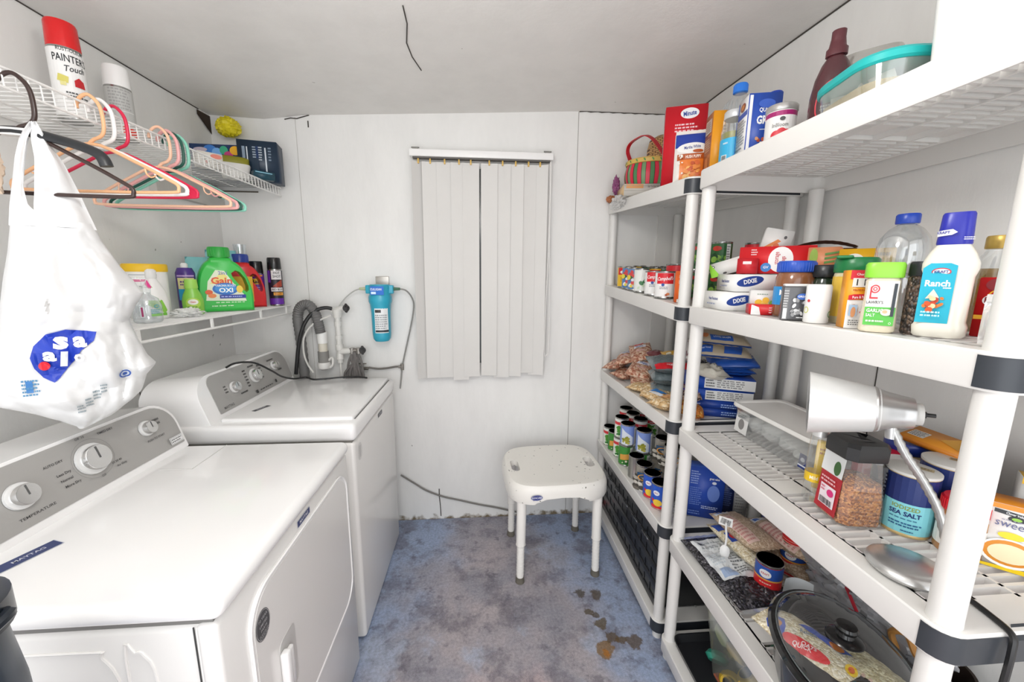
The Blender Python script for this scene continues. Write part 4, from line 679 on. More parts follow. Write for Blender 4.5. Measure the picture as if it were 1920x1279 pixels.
t = hanger('dark brown wire hanger with a wide black shoulder bar, holding the white shopping bag', .995, '#3a2a26', .0045, .20, .125, notch=False, rz=R(10), dz=-.028)
t2 = [o for o in t.children][0]
bar = mb(M('#26282b', .3)).tube([(-.20, 0, -.165), (-.16, 0, -.145), (-.08, 0, -.118), (0, 0, -.104), (.08, 0, -.118), (.13, 0, -.134), (.150, 0, -.148), (.157, 0, -.168)], .0125, 12, sub=5, flat=.6); bar.build('shoulder_bar', t)
mb(M('#f0efec', .3)).box(-.024, .024, -.009, .009, -.116, -.100, .002).build('clip', t)
hanger('peach plastic hanger nearest the black hanger', 1.165, '#f2b98a')
hanger('white plastic hanger between the peach one and the crimson one', 1.195, '#f3f2f0', .0048)
hanger('crimson plastic hanger with broad filled shoulder tips', 1.235, '#d6244a', .0042, gus=True, notch=False)
hanger('pale peach plastic hanger in the middle of the far group', 1.385, '#f3c3a5')
hanger('light pink plastic hanger just before the two green ones', 1.418, '#eeb0ae', .005)
hanger('dark green plastic hanger squeezed between pink and mint hangers', 1.440, '#1f5a4c')
hanger('mint green plastic hanger farthest along the upper shelf', 1.462, '#8fd6bf', .0048)
# ================================================================ SHOPPING BAG
t = thing('shopping_bag', 'large white plastic shopping bag with a blue logo hanging from the black hanger', 'bag', (-1.0, 1.0, 1.75))
U = Vector((.7071, .7071, 0)); NB = Vector((.7071, -.7071, 0)); BG = M('#e6e6e6', .3, nz=.03, nsc=9, bump=.5, bsc=7)
Lb = [(1.765, -.012), (1.72, -.024), (1.66, -.036), (1.60, -.047), (1.52, -.062), (1.46, -.076), (1.38, -.092), (1.28, -.115), (1.22, -.14), (1.18, -.125), (1.15, -.078), (1.12, -.036), (1.098, -.01)]
Rb = [(1.765, .026), (1.70, .050), (1.65, .06), (1.60, .073), (1.55, .086), (1.49, .111), (1.456, .131), (1.421, .148), (1.39, .128), (1.353, .112), (1.30, .124), (1.257, .137), (1.232, .152), (1.206, .130), (1.163, .115), (1.112, .055), (1.094, .008)]
def itp(T_, z):
    if z >= T_[0][0]: return T_[0][1]
    for (za, a), (zb, b_) in zip(T_, T_[1:]):
        if z >= zb: return a+(b_-a)*(z-za)/(zb-za)
    return T_[-1][1]
def bd(u, v, s=1):
    z = 1.765-v*(1.765-1.095); l, r_ = itp(Lb, z), itp(Rb, z); a = l+(r_-l)*u
    th = .012+.075*min(1, v*1.6)*(1-max(0, v-.86)*5.5); q = max(0, 1-abs(2*u-1)**2.4)**.6
    d = th*q; k = Vector((a*9+z*4, z*5-a*6, 0))
    d += s*(.050*(abs(noise.noise(k))-.2)+.024*(abs(noise.noise(k*2.3+Vector((3, 1, 0))))-.2)+.005*(abs(noise.noise(k*5.5))-.2))*min(1, q*1.4)
    fold = max(0, 1-abs((z-(1.385-.45*(a-.02)))/.02))*.012*(a > -.02)
    return Vector((0, 0, 0))+U*a+Vector((0, 0, z))+NB*(s*(d-fold if s > 0 else d*.6))
loc = Vector((0, 0, 1.75)); LO = Vector((-1.0, 1.0, 0))
def bag_pt(u, v, s=1): return bd(u, v, s)-Vector((0, 0, 1.75))
mb(BG).grid(64, 90, lambda u, v: bag_pt(u, .262+.738*v)).grid(40, 60, lambda u, v: bag_pt(u, .262+.738*v, -1)).build('bag_body', t, 32, fix=True)
def bagmap(a, z, e=0):
    l, r_ = itp(Lb, z), itp(Rb, z); return bag_pt((a-l)/(r_-l), (1.765-z)/(1.765-1.095))+NB*(.0035+e)
BL = '#2340b4'
label(t, bagmap, [('p', [(-.050, 1.315), (-.03, 1.338), (.0, 1.348), (.047, 1.338), (.040, 1.318), (.018, 1.300), (.004, 1.275), (-.020, 1.240), (-.030, 1.230), (-.045, 1.243), (-.055, 1.265), (-.058, 1.29)], BL),
  ('t', -.010, 1.322, .050, 's', '#f4f4f4', R(-6), 1.15, .045), ('t', .018, 1.322, .044, 'a', '#f4f4f4', R(-2), 1.0, .045), ('t', -.030, 1.294, .040, 'a', '#f4f4f4', R(-4), 1.05, .045), ('e', -.040, 1.270, .0085, .010, '#de2b3b'), ('t', -.010, 1.281, .044, 'l', '#f4f4f4', R(-8), 1.3, .05), ('t', .013, 1.286, .034, 'o', '#f4f4f4', R(-4), .8, .04),
  ('e', .083, 1.228, .012, .011, '#e4e9f2'), ('o', .083, 1.228, .011, .010, .003, '#3a5fae'), ('e', .083, 1.228, .0045, .004, '#3a5fae')], 'blue_logo', (.004, .004), eps=.0012)
label(t, bagmap, [('i', -.078+0, 1.222-.018, -.052, 1.222+.018, 5, '#4d86ad'), ('r', -.072, 1.212, -.062, 1.236, '#3b78b5')], 'small_print', (.008, .008))
label(t, bagmap, [('i', -.004+.014*q, 1.148+.013*q, .010+.014*q, 1.172+.013*q, 3, '#8a99a0') for q in range(4)], 'warning_print', (.008, .008))
for tab in ([(1.80, .004, .012), (1.765, -.014, -.002), (1.72, -.026, -.012), (1.66, -.038, -.022), (1.62, -.046, -.020), (1.575, -.053, .012)], [(1.80, .006, .014), (1.765, .002, .026), (1.72, .002, .046), (1.66, -.006, .062), (1.62, -.012, .070), (1.575, -.016, .080)]):
    def sf(u, v, tab=tab, s_=1):
        z = 1.80-v*(1.80-1.576); l = itp([(q[0], q[1]) for q in tab], z); r_ = itp([(q[0], q[2]) for q in tab], z); a = l+(r_-l)*u
        L_, R_ = itp(Lb, min(z, 1.764)), itp(Rb, min(z, 1.764)); uu = min(.97, max(.03, (a-L_)/(R_-L_))); p_ = bag_pt(uu, max(0, (1.765-min(z, 1.764))/.67)); dp = p_.dot(NB)
        return U*a+Vector((0, 0, z-1.75))+NB*(dp*s_+.004*sin(u*8+v*4)*s_)
    for s_, nm in ((1, 'bag_handle'),): mb(BG).grid(14, 30, lambda u, v: sf(u, v)).grid(14, 30, lambda u, v: sf(u, v, s_=-.5)).build(nm, t, fix=False)
tb = sheetlump('beige_garment', 'beige cloth hanging at the left edge behind the shopping bag', 'cloth', (-1.06, .955, 1.64), (.02, .035, .075), M('#e9d3bd', .7), 9, .25)
# dark vacuum body by the camera, bottom left
t = thing('vacuum_cleaner', 'dark blue-grey cylindrical vacuum body with strap at the bottom left corner', 'vacuum cleaner', (-.655, .43, 0)); VC = M('#26303c', .35, nz=.1)
mb(VC).lathe([(.055, 0), (.075, .02), (.078, .6), (.072, .95), (.066, 1.02), (.062, 1.09), (.056, 1.13), (.04, 1.155), (0, 1.16)], 36).build('body', t)
mb(M('#1d232b', .3)).lathe([(.068, 1.04), (.074, 1.042), (.074, 1.078), (.068, 1.08)], 36).tube([(.070, -.02, 1.05), (.082, -.01, 1.06), (.08, .02, 1.065), (.066, .03, 1.06)], .007, 8, sub=4).build('strap', t)
# ================================================================ RIGHT SHELVES: third tier from the floor up ... condiments at eye level
z3 = 1.379; RED = '#d9242b'; WB = '#eeedea'; NVY = '#1c3f95'
def BX(*a, **k): return carton(*a, **k)
rzS = R(-8)
dx = [('e', .0, .030, .036, .014, '#22418f', R(12)), ('t', 0, .030, .017, 'DIXIE', '#f4f4f4', R(12), .85, .03)]
BX('cutlery_box', 'white cutlery box with blue oval logo lying on the condiment tier, lower of two', 'box', .80, 1.135, z3, .17, .15, .053, rzS, WB, front=[(o[0], o[1]-.045)+o[2:] for o in dx]+[('t', .045, .027, .028, 'P', '#26367f', 0, 1, .03)], left=[('t', 0, .032, .013, 'Heat Resistant', '#2c3f8c', 0, .8), ('i', -.04, .012, .04, .02, 1, '#9aa3bd')], group='stacked cutlery boxes')
BX('cutlery_box', 'white cutlery box with blue oval logo stacked on top of the other one', 'box', .835, 1.13, z3+.055, .17, .15, .05, rzS+R(-6), WB, front=[(o[0], o[1]-.045)+o[2:] for o in dx]+[('t', .045, .027, .028, 'P', '#26367f', 0, 1, .03)], left=[('t', 0, .030, .013, 'Heat Resistant', '#2c3f8c', 0, .8), ('i', -.04, .012, .04, .02, 1, '#9aa3bd')], group='stacked cutlery boxes')
BX('small_white_box', 'small white box with yellow fruit picture beside the lower cutlery box', 'box', .772, 1.012, z3+.012, .058, .05, .05, R(-30), WB, front=[('e', -.01, .018, .009, .008, '#f0c832'), ('e', .004, .014, .009, .008, '#f2d668'), ('e', .006, .024, .008, .008, '#f2c23a'), ('e', .02, .016, .006, .008, '#7cb24a'), ('i', -.015, .038, .015, .042, 1, '#8aa38a')])
BX('red_low_box', 'low flat red and white box lying in front of the small white fruit box', 'box', .765, .965, z3, .105, .06, .026, R(-24), RED, front=[('p', [(-.0525, 0), (-.03, 0), (-.035, .02), (-.05, .026), (-.0525, .026)], '#f0efed'), ('i', -.012, .004, .008, .022, 3, '#f4d6d6'), ('i', .012, .004, .03, .022, 3, '#f4d6d6')])
BX('red_carton', 'plain red carton standing behind the brown-filled jar with blue lid', 'box', .865, 1.0, z3, .10, .07, .10, R(-35), ('#c8202a', '#a91a24', '#c8202a', '#c8202a'), front=[('r', -.02, .062, .015, .078, '#e9e4e2'), ('t', -.002, .070, .010, 'Gala', '#b5252c')])
t = thing('cardboard_tube', 'open brown cardboard tube lying against the red carton', 'tube', (.79, .955, z3+.06)); mx = Matrix.Rotation(R(75), 4, 'X'); mb(M('#b88b62', .7)).lathe([(.020, -.03), (.020, .06), (.017, .06), (.017, -.03), (.02, -.03)], 24, mx=Matrix.Rotation(R(-40), 4, 'Z') @ mx).build('tube_body', t)
BX('storage_bag_box', 'red box with a white oval panel and sideways wording on top of the stacked boxes', 'box', .875, 1.105, z3+.108, .185, .075, .078, fc(.875, 1.105, -4), RED,
   front=[('e', .012, .04, .030, .036, '#f3f2f0'), ('t', .002, .044, .016, 'storage', '#c9434b', R(90), .75), ('t', .018, .04, .014, 'bags', '#c9434b', R(90), .75), ('e', -.022, .018, .013, .013, '#2f7fc8'), ('t', -.022, .018, .010, 'GV', '#f2f2f2'), ('r', -.064, .006, -.046, .022, '#a8202c'), ('t', -.055, .014, .016, '40', '#f4e9e9', R(90)), ('i', -.062, .052, -.045, .072, 3, '#f2caca'), ('i', .055, .008, .085, .022, 2, '#f2caca')], left=[('i', -.02, .03, .01, .05, 2, '#f0c9c9')])
BX('small_red_box', 'small dark red box wedged under the left of the red wording box', 'box', .80, 1.12, z3+.107, .05, .06, .045, fc(.8, 1.12, -10), ('#c4222c', '#a01c26', '#c4222c', '#c4222c'), front=[('r', -.01, .028, .012, .036, '#f0dada')])
BX('produce_bag_box', 'patterned box with green asparagus stripes and orange flecks beside the red box', 'box', .945, 1.015, z3+.108, .07, .08, .07, fc(.93, .98, -4), '#e0946a',
   front=[('e', -.022, .045, .009, .022, '#8fae3a'), ('e', -.024, .02, .012, .013, '#a8b84a')]+[('p', [(.002, .004+.011*q), (.040, .012+.011*q), (.040, .016+.011*q), (.002, .010+.011*q)], '#4f8a2e') for q in range(5)]+[('r', .0, 0, .0425, .002, '#c9cf4e')])
BX('yellow_bag_box', 'yellow box with white round seal at the right of the patterned box', 'box', .985, .935, z3+.108, .105, .08, .062, fc(.97, .89, -2), ('#eeb41f', '#dca51b', '#e0a51c', '#c98a4a'), front=[('e', -.022, .026, .022, .024, '#f3f0e6'), ('e', -.022, .028, .016, .014, '#dfe9ee'), ('t', -.022, .028, .012, 'Ziploc', '#3f78b8', R(15), .7), ('i', .015, .04, .045, .055, 1, '#8a6a1a')])
t = thing('cardboard_tray', 'brown cardboard tray lid bulging behind the red storage bag box', 'tray', (.975, 1.06, z3+.182), fc(.93, 1.05)); mb(M('#8a5d3f', .7)).grid(20, 6, lambda u, v: ((u-.5)*.15, -.03+v*.09, .018*(1-(2*u-1)**2)*(1-.2*v)+.0015*sin(u*60))).grid(20, 6, lambda u, v: ((u-.5)*.15, -.03+v*.09, -.004)).build('tray_body', t)
t = BX('open_white_carton', 'long open white carton with green end lying tilted over the cutlery boxes', 'box', .84, 1.195, z3+.118, .175, .07, .045, 0, ('#efeeeb', '#8fce3a', '#efeeeb', '#7c5a3c'), front=[('e', -.076, .033, .005, .005, '#2f2f2f'), ('e', -.076, .033, .003, .0025, '#efeeeb'), ('p', [(-.0875, 0), (-.06, 0), (-.082, .045), (-.0875, .045)], '#8fce3a'), ('e', -.045, .006, .006, .003, '#3a3a3a')], rot=(0, R(-17), fc(.85, 1.2, -14)))
BX('white_carton_flap', 'small white carton with orange drawing standing behind the red boxes', 'box', .92, 1.19, z3+.165, .075, .05, .08, 0, WB, front=[('p', [(-.03, .01), (.01, .045), (.0, .05), (-.034, .018)], '#e8883f'), ('e', .018, .058, .004, .005, '#4a4a4a'), ('e', -.0, .03, .008, .008, '#e26f3a')], rot=(0, R(12), fc(.92, 1.2, 10)))
# front row
X, Y = ctr(.750, .880, .042)
t = vessel('spice_jar', 'large jar of brown seasoning with ribbed blue lid and aqua label', 'jar', X, Y, z3, [(.036, 0), (.041, .004), (.042, .05), (.041, .095), (.036, .108), (.034, .112), (0, .112)], M('#8d5a3b', .15, nz=.25, nsc=60, coat=.6), [(.0385, .110), (.040, .112), (.040, .132), (.037, .137), (0, .137)], M('#1f4fb8', .35), rib=True)
wrap(t, .0422, .03, .075, '#2c93d8', [('t', -.018, .060, .018, 'MA', '#ffffff', 0, 1, .03), ('e', .01, .045, .012, .012, '#f2f2f2')], step=.009)
X, Y = ctr(.703, .818, .024); t = thing('pepper_tin', 'grey rectangular ground pepper tin with swirling white print', 'tin', (X, Y, z3), fc(X, Y, 10)); mb(M('#5a5a5c', .3, .3)).box(-.026, .026, -.016, .016, 0, .078, .004).build('tin_body', t); mb(M('#e9e8e4', .3)).box(-.0245, .0245, -.0145, .0145, .077, .083, .003).build('lid', t)
label(t, face((0, -.0162, 0), (1, 0, 0), (0, 0, 1)), [('r', -.0245, .002, -.014, .074, '#6f6f70'), ('r', -.023, .004, -.016, .028, '#ececea'), ('i', -.024, .03, -.015, .07, 7, '#c9c9c9')]+fruitpic(.006, .03, .012, .018, ['#c9c9c9', '#dedede', '#8e8e8e'], 16, 4)+[('e', .010, .055, .011, .007, '#2f62b8'), ('t', .010, .055, .006, 'GREAT', '#ffffff'), ('i', .002, .006, .02, .010, 1, '#eeeeee')])
X, Y = ctr(.712, .768, .022)
t = vessel('white_spice_container', 'plain white plastic spice container beside the grey pepper tin', 'container', X, Y, z3, [(.020, 0), (.0225, .003), (.0225, .078), (.020, .083), (0, .083)], M('#f0efec', .3), sy=.9); label(t, cylm(.0229, sy=.9), [('o', -.021, .028, .006, .007, .0015, '#c4c94a'), ('o', .028, .02, .006, .007, .002, '#5a8a4a'), ('e', -.016, .048, .003, .003, '#c4353a')], step=.006)
X, Y = ctr(.80, .852, .028)
t = vessel('herb_jar', 'dark glass herb jar with black lid and green label behind the white container', 'jar', X, Y, z3, [(.026, 0), (.028, .004), (.028, .085), (.022, .1), (0, .1)], M('#2c3a2c', .15, coat=.5), [(.029, .098), (.030, .1), (.030, .124), (.027, .127), (0, .127)], M('#26282b', .3), n=30)
wrap(t, .0284, .02, .075, '#2f7a3c', [('r', -.016, .055, .02, .068, '#f0f0ee'), ('e', .0, .038, .012, .014, '#1f2a20'), ('e', .002, .036, .007, .009, '#8a8a82')], step=.007)
X, Y = ctr(.775, .755, .036)
t = vessel('cheese_shaker', 'grated cheese shaker with dark green flip lid behind the baking soda box', 'jar', X, Y, z3, [(.033, 0), (.036, .004), (.036, .10), (.034, .11), (0, .11)], M('#d8cfa8', .3), [(.036, .108), (.0375, .11), (.0375, .136), (.034, .14), (0, .14)], M('#1d7a43', .3))
wrap(t, .0363, .015, .10, '#e9c24a', [('r', -.02, .03, .03, .085, '#2a6fb8'), ('e', .02, .055, .012, .015, '#f4f0e4')], step=.008)
mb(M('#1d7a43', .3)).box(-.034, -.006, -.040, -.02, .137, .144, .003).build('flip_tab', t)
BX('baking_soda_box', 'orange baking soda box with red banner standing between the shaker and garlic salt', 'box', .735, .705, z3, .044, .032, .112, fc(.73, .70, 24), ('#f0a11e', '#f0a11e', '#f3960f', '#f0efec'),
   front=[('r', -.022, .0, .022, .055, '#f3f1ee'), ('r', -.022, .095, .022, .112, '#e0374a'), ('t', 0, .104, .006, 'Change by:', '#ffffff'), ('r', -.018, .080, .018, .097, '#f3f1ee'), ('p', [(-.012, .083), (-.010, .083), (-.010, .095), (-.012, .095)], '#3a3a3a'), ('p', [(0, .083), (.002, .083), (.002, .095), (0, .095)], '#3a3a3a'), ('i', -.016, .072, .012, .077, 1, '#b5541a'), ('p', [(-.022, .055), (.018, .060), (.022, .068), (-.014, .066), (-.022, .064)], '#d9283a'), ('t', -.001, .061, .007, 'Pure & Natural', '#ffffff', R(4), .7), ('e', -.012, .035, .007, .012, '#c98e6a'), ('r', -.019, .025, -.006, .046, '#a9c4de'), ('e', -.012, .032, .004, .010, '#d8986a'), ('o', .008, .032, .010, .005, .0012, '#b83a5a'), ('i', -.018, .006, .012, .018, 3, '#6d6d6d')],
   right=[('e', -.001, .10, .009, .009, '#c9283a'), ('e', -.001, .10, .0075, .0075, '#f0ead9'), ('e', -.001, .10, .004, .005, '#8a4a4a'), ('r', -.016, 0, .016, .014, '#d9283a'), ('t', 0, .007, .006, 'CLEANS', '#ffffff')])
X, Y = ctr(.706, .634, .027)
t = vessel('garlic_salt_jar', 'square garlic salt jar with bright lime green lid', 'jar', X, Y, z3, [(.022, 0), (.0255, .004), (.0245, .03), (.0225, .07), (.0235, .092), (.019, .10), (0, .1)], M('#e6dcc4', .2, nz=.1, nsc=200, coat=.4), [(.0255, .098), (.0265, .1), (.0265, .121), (.024, .125), (0, .125)], M('#8ed63f', .35), sq=4, sy=.75, d=4)
label(t, lambda a, b_, e_: Vector((a*.84, -.0202-e_, b_)), [('r', -.024, .013, .024, .092, '#f2f1ee'), ('r', -.024, .013, .024, .046, '#58bb45'), ('o', -.012, .078, .0075, .0075, .0022, '#c9303a'), ('o', -.012, .078, .0035, .0035, .0015, '#c9303a'), ('r', -.0195, .062, -.017, .082, '#c9303a'), ('r', -.0195, .0605, -.006, .0635, '#c9303a'), ('t', -.010, .054, .0075, "LAWRY'S", '#3a3a3a', 0, .9), ('t', -.008, .0395, .0085, 'GARLIC', '#f6faee', 0, .9, .02), ('t', -.014, .031, .0075, 'SALT', '#f2f6ea', 0, .9), ('e', .010, .037, .009, .006, '#efe3cf'), ('e', .008, .038, .004, .003, '#d8b38a'), ('r', .0165, .03, .0215, .088, '#2a3238'), ('i', -.02, .018, .01, .024, 1, '#dff2d8'), ('o', .018, .018, .002, .002, .0006, '#eaf6e4')])
X, Y = ctr(.752, .606, .018)
t = vessel('peppercorn_jar', 'tall slim glass jar of black peppercorns with black lid', 'jar', X, Y, z3, [(.0195, 0), (.0215, .004), (.0215, .098), (.019, .103), (0, .103)], Mcell(['#3a332f', '#5a4a40', '#7d6a5a', '#2a2624'], 190, .9, .3), [(.0215, .101), (.0225, .103), (.022, .122), (.020, .126), (0, .126)], M('#26272a', .3))
X, Y = ctr(.752, .575, .030)
RN = M('#eeeadd', .25, nz=.05, nsc=40, coat=.3)
t = vessel('salad_dressing_bottle', 'large creamy salad dressing bottle with a tall royal blue cap', 'bottle', X, Y, z3, [(.029, 0), (.032, .004), (.033, .018), (.030, .026), (.030, .10), (.033, .112), (.033, .122), (.027, .138), (.019, .152), (.017, .156), (0, .156)], RN, [(.0195, .152), (.0205, .154), (.0185, .200), (.017, .203), (0, .203)], M('#2a2fa6', .3), sq=3.2, sy=.8, d=-2, lname='cap')
rb = lambda z: .0335
label(t, lambda a, b_, e_: Vector((a, -.0249-(.0022 if b_ > .105 else 0)-e_, b_)), [('p', [(-.028, .024), (.010, .024), (.010, .118), (.002, .122), (-.020, .122), (-.028, .114)], '#19b3cf'), ('e', -.007, .108, .011, .0065, '#d3293a'), ('e', -.007, .108, .0095, .005, '#f4f4f4'), ('t', -.007, .108, .006, 'KRAFT', '#273a8c', 0, .9, .02), ('t', -.008, .099, .006, 'Classic', '#ffffff'), ('t', -.009, .089, .014, 'Ranch', '#ffffff', 0, .85, .03), ('i', -.002, .080, .008, .084, 1, '#ffffff'), ('p', [(-.02, .064), (-.012, .08), (-.004, .066)], '#e9e0cf')]+fruitpic(-.010, .056, .010, .010, ['#d3541f', '#e87a2a', '#c9401a', '#f0d2a0'], 14, 2)+[('i', -.022, .034, .006, .045, 2, '#bff0f6')], eps=.0004)
label(t, cylm(.0207, sx=1.1, sy=.95), [('p', [(-.02, .165), (-.003, .167), (.002, .171), (-.003, .176), (-.02, .174)], '#f2f2f4'), ('t', -.012, .171, .006, 'KRAFT', '#2a2fa6', 0, .8), ('i', .008, .158, .02, .164, 2, '#e8e8f4')], step=.005, eps=.0014)
X, Y = ctr(.875, .60, .026)
t = vessel('gold_lid_jar', 'clear glass jar with gold lid, half filled with pale amber liquid', 'jar', X, Y, z3, [(.028, 0), (.031, .004), (.032, .10), (.028, .125), (.018, .145), (.017, .15)], GLASS, [(.0195, .149), (.020, .151), (.020, .168), (.0185, .171), (0, .171)], M('#c4a556', .3, .5), fill=([(.028, .004), (.030, .006), (.031, .098), (.030, .115), (0, .115)], Mclear('#c9b072', .3, .05, .25, '#b8a060')))
BX('red_snack_box', 'bright red box with yellow frame behind the dressing bottle', 'box', .872, .572, z3, .075, .03, .100, fc(.87, .57, 2), '#e0191f', front=[('r', -.02, .0, .015, .020, '#c8161c'), ('r', -.037, .030, .005, .037, '#f2b21e'), ('o', -.012, .062, .016, .02, .002, '#f2b21e'), ('e', -.018, .062, .013, .010, '#f3eeee'), ('t', -.020, .062, .013, 'RO', '#7a1a24'), ('e', -.018, .088, .012, .010, '#8a1a26'), ('t', -.018, .088, .009, 'F', '#f3e3e3')])
t = bag('plastic_bread_bag', 'clear plastic bag with orange lettering crumpled behind the right post', 'bag', (.805, .525, z3+.030), (R(78), 0, fc(.82, .55, 0)), .055, .06, .026, Mclear('#f4f4f4', .6, .15, .55, '#ecebe9'), ops=[('r', -.018, -.03, .018, -.008, '#eba52a'), ('i', -.016, -.028, .016, -.01, 2, '#b8741a'), ('r', -.006, -.036, .02, -.03, '#c8323a')], seed=4, wr=.5)
PETB = PET
X, Y = .925, .80
t = vessel('large_juice_bottle', 'large empty clear plastic bottle with royal blue cap at the back of the tier', 'bottle', X, Y, z3, [(.040, 0), (.043, .005), (.043, .07), (.041, .09), (.038, .10), (.042, .115), (.045, .135), (.045, .16), (.040, .185), (.028, .203), (.016, .212), (.016, .22)], PET, [(.019, .214), (.020, .216), (.020, .232), (.018, .235), (0, .235)], M('#2347b0', .3), sy=.85, lname='cap')
for z_, r_ in ((.10, .0385), (.108, .0405)): mb(PET).tube([(r_*cos(a*pi/12), r_*.85*sin(a*pi/12), z_) for a in range(24)], .0012, 6, closed=True).build('moulded_ring', t)
# ================================================================ TOP TIER
z4 = 1.8095
zf4 = lambda y: z4+max(0, (y-1.3))*.069
BX('rice_box', 'tall red rice box with white oval logo near the middle of the top shelf', 'box', .825, 1.625, zf4(1.6), .155, .055, .315, fc(.80, 1.56, 6), ('#db1f2e', '#c2183a', '#c2183a', '#b0172a'),
  front=[('e', .012, .285, .034, .020, '#f3f3f5'), ('t', .012, .284, .024, 'Minute', '#2b4a9c', R(6), .72, .03), ('i', -.04, .215, .045, .25, 3, '#f6c9cf'), ('t', -.028, .085, .016, 'M', '#f6d9dc')],
  left=[('r', -.018, .09, .0, .20, '#ece6e6'), ('r', -.018, .215, .0, .25, '#ece6e6'), ('i', -.016, .10, -.002, .19, 10, '#9a9090'), ('r', -.022, .01, -.002, .045, '#f0e6e6'), ('r', -.017, .016, -.006, .038, '#8a8080')])
HB = bag('hush_puppy_mix_bag', 'blue and orange mix packet leaning in front of the red rice box', 'packet', (.795, 1.50, zf4(1.46)+.095), (R(84), 0, fc(.795, 1.5, 4)), .12, .175, .03, M('#e9e3dc', .3), ops=[('r', -.058, .035, .058, .086, '#2340a0'), ('e', 0, .03, .052, .020, '#f2f1ee'), ('t', 0, .033, .016, 'Martha White', '#2b3f8c', R(4), .62, .02), ('r', -.05, -.012, .058, .010, '#b5551f'), ('t', .005, -.002, .015, 'HUSH PUPPY', '#f6e9dc', 0, .62, .03), ('e', .02, .018, .018, .006, '#b8561f'), ('r', -.04, -.086, .058, -.012, '#e57a1f')]+fruitpic(.01, -.05, .035, .025, ['#d9621a', '#f09a32', '#c24e14', '#f4b860', '#e8862a'], 26, 7)+fruitpic(-.038, -.03, .008, .035, ['#f0ece4', '#e3dccf', '#f3efe6'], 10, 3), seed=2, wr=.03)
BX('orange_box', 'narrow orange box with brown side panel behind the blue-label jar', 'box', .83, 1.40, zf4(1.34), .055, .07, .225, fc(.83, 1.34, 20), ('#f0a01e', '#b06a3a', '#f0a01e', '#d98a1a'), left=[('r', -.028, .09, .026, .15, '#9a5a32'), ('i', -.024, .10, .022, .145, 6, '#d9b08a'), ('r', -.028, .16, .026, .205, '#c9b8a8'), ('i', -.022, .165, .02, .20, 5, '#7a6a60'), ('r', -.012, .0, .018, .08, '#c07a48')], front=[('r', .005, .02, .02, .19, '#f6e6cf'), ('i', .007, .03, .018, .18, 14, '#8a6a4a')])
X, Y = ctr(.80, 1.255, .036)
t = vessel('olive_jar', 'glass jar of olives in pale liquid with a sky blue label on the top shelf', 'jar', X, Y, zf4(1.25), [(.034, 0), (.038, .005), (.038, .13), (.035, .15), (.030, .155), (.030, .185)], GLASS, [(.0315, .168), (.033, .17), (.033, .188), (.031, .191), (0, .191)], M('#d9dbdc', .3, .3), fill=([(.033, .004), (.036, .006), (.036, .125), (0, .125)], M('#8c8a2c', .15, nz=.3, nsc=45, coat=.7)))
wrap(t, .0384, .03, .105, '#3bb4e2', [('e', .022, .075, .014, .018, '#eaf4f8'), ('e', .024, .07, .008, .009, '#8ab05a'), ('r', -.034, .035, -.016, .055, '#f0f4f4'), ('b', -.032, .037, -.018, .053), ('i', -.03, .085, -.01, .095, 1, '#d8f0f8')], step=.008)
X, Y = .83, 1.31
t = vessel('clear_water_bottle', 'tall empty clear bottle with bright blue cap behind the olive jar', 'bottle', .885, 1.375, zf4(1.3), [(.046, 0), (.054, .01), (.054, .19), (.052, .22), (.040, .26), (.018, .283), (.016, .290)], PET, [(.0195, .285), (.022, .287), (.022, .310), (.020, .313), (0, .313)], M('#2a7de0', .3), lname='cap', rib=True)
for q in range(18):
    a = q*pi/9; 
rb_ = mb(PET)
for q in range(18): a = q*pi/9; rb_.tube([(.0542*cos(a), .0542*sin(a), .13), (.0542*cos(a), .0542*sin(a), .21), (.044*cos(a), .044*sin(a), .253)], .0022, 5)
rb_.build('moulded_ribs', t)
BX('grits_box', 'white and blue grits box with nutrition panel on its left side on the top shelf', 'box', .835, 1.195, z4, .090, .075, .195, fc(.82, 1.12, 22), ('#2a4fae', '#ecebea', '#ecebea', '#e8e8e8'),
  front=[('r', -.0425, .02, -.034, .19, '#f0f0f0'), ('t', .004, .148, .016, 'QUICK', '#ffffff', 0, .75, .02), ('t', .008, .120, .030, 'GRITS', '#ffffff', 0, .7, .04), ('r', -.01, .094, .03, .096, '#e8eefa'), ('e', .004, .165, .022, .012, '#3a60c0'), ('r', -.034, .0, .0425, .025, '#eceef4')]+fruitpic(.004, .055, .024, .014, ['#c9583a', '#e0a27a', '#efe6d2', '#7f9a4a', '#d9c08a'], 18, 5),
  left=[('r', -.034, .14, .034, .155, '#2a4fae'), ('r', -.034, .155, -.028, .19, '#2a4fae'), ('e', .0, .170, .018, .012, '#8a4a2a'), ('e', .0, .170, .010, .007, '#c9803a'), ('i', -.028, .06, .03, .135, 9, '#8a8d94'), ('i', -.03, .05, .03, .056, 1, '#55585e'), ('r', -.02, .008, .01, .04, '#f4f4f4'), ('b', -.018, .01, .008, .038), ('r', -.0365, .0, -.031, .14, '#2a4fae')])
X, Y = ctr(.80, 1.055, .036)
t = vessel('powder_tub', 'white tub with magenta top band and red drawing on the top shelf', 'tub', X, Y, z4, [(.033, 0), (.035, .003), (.036, .12), (0, .12)], M('#efedeb', .3), [(.0368, .108), (.038, .110), (.038, .122), (.035, .126), (0, .126)], M('#b9b6b3', .3, .5))
wrap(t, .0358, .004, .106, '#f0eeec', [('r', -.11, .094, .11, .106, '#a5216b'), ('t', -.004, .070, .014, 'InBloom', '#8d8a88', 0, .8), ('e', -.012, .045, .012, .012, '#d8323f'), ('e', .0, .049, .012, .013, '#d8323f'), ('e', .012, .047, .010, .011, '#d8323f'), ('e', .004, .042, .012, .008, '#e3525c'), ('e', 0, .085, .006, .005, '#4a4a4a')], step=.008, a0=.1)
X, Y = .87, 1.13
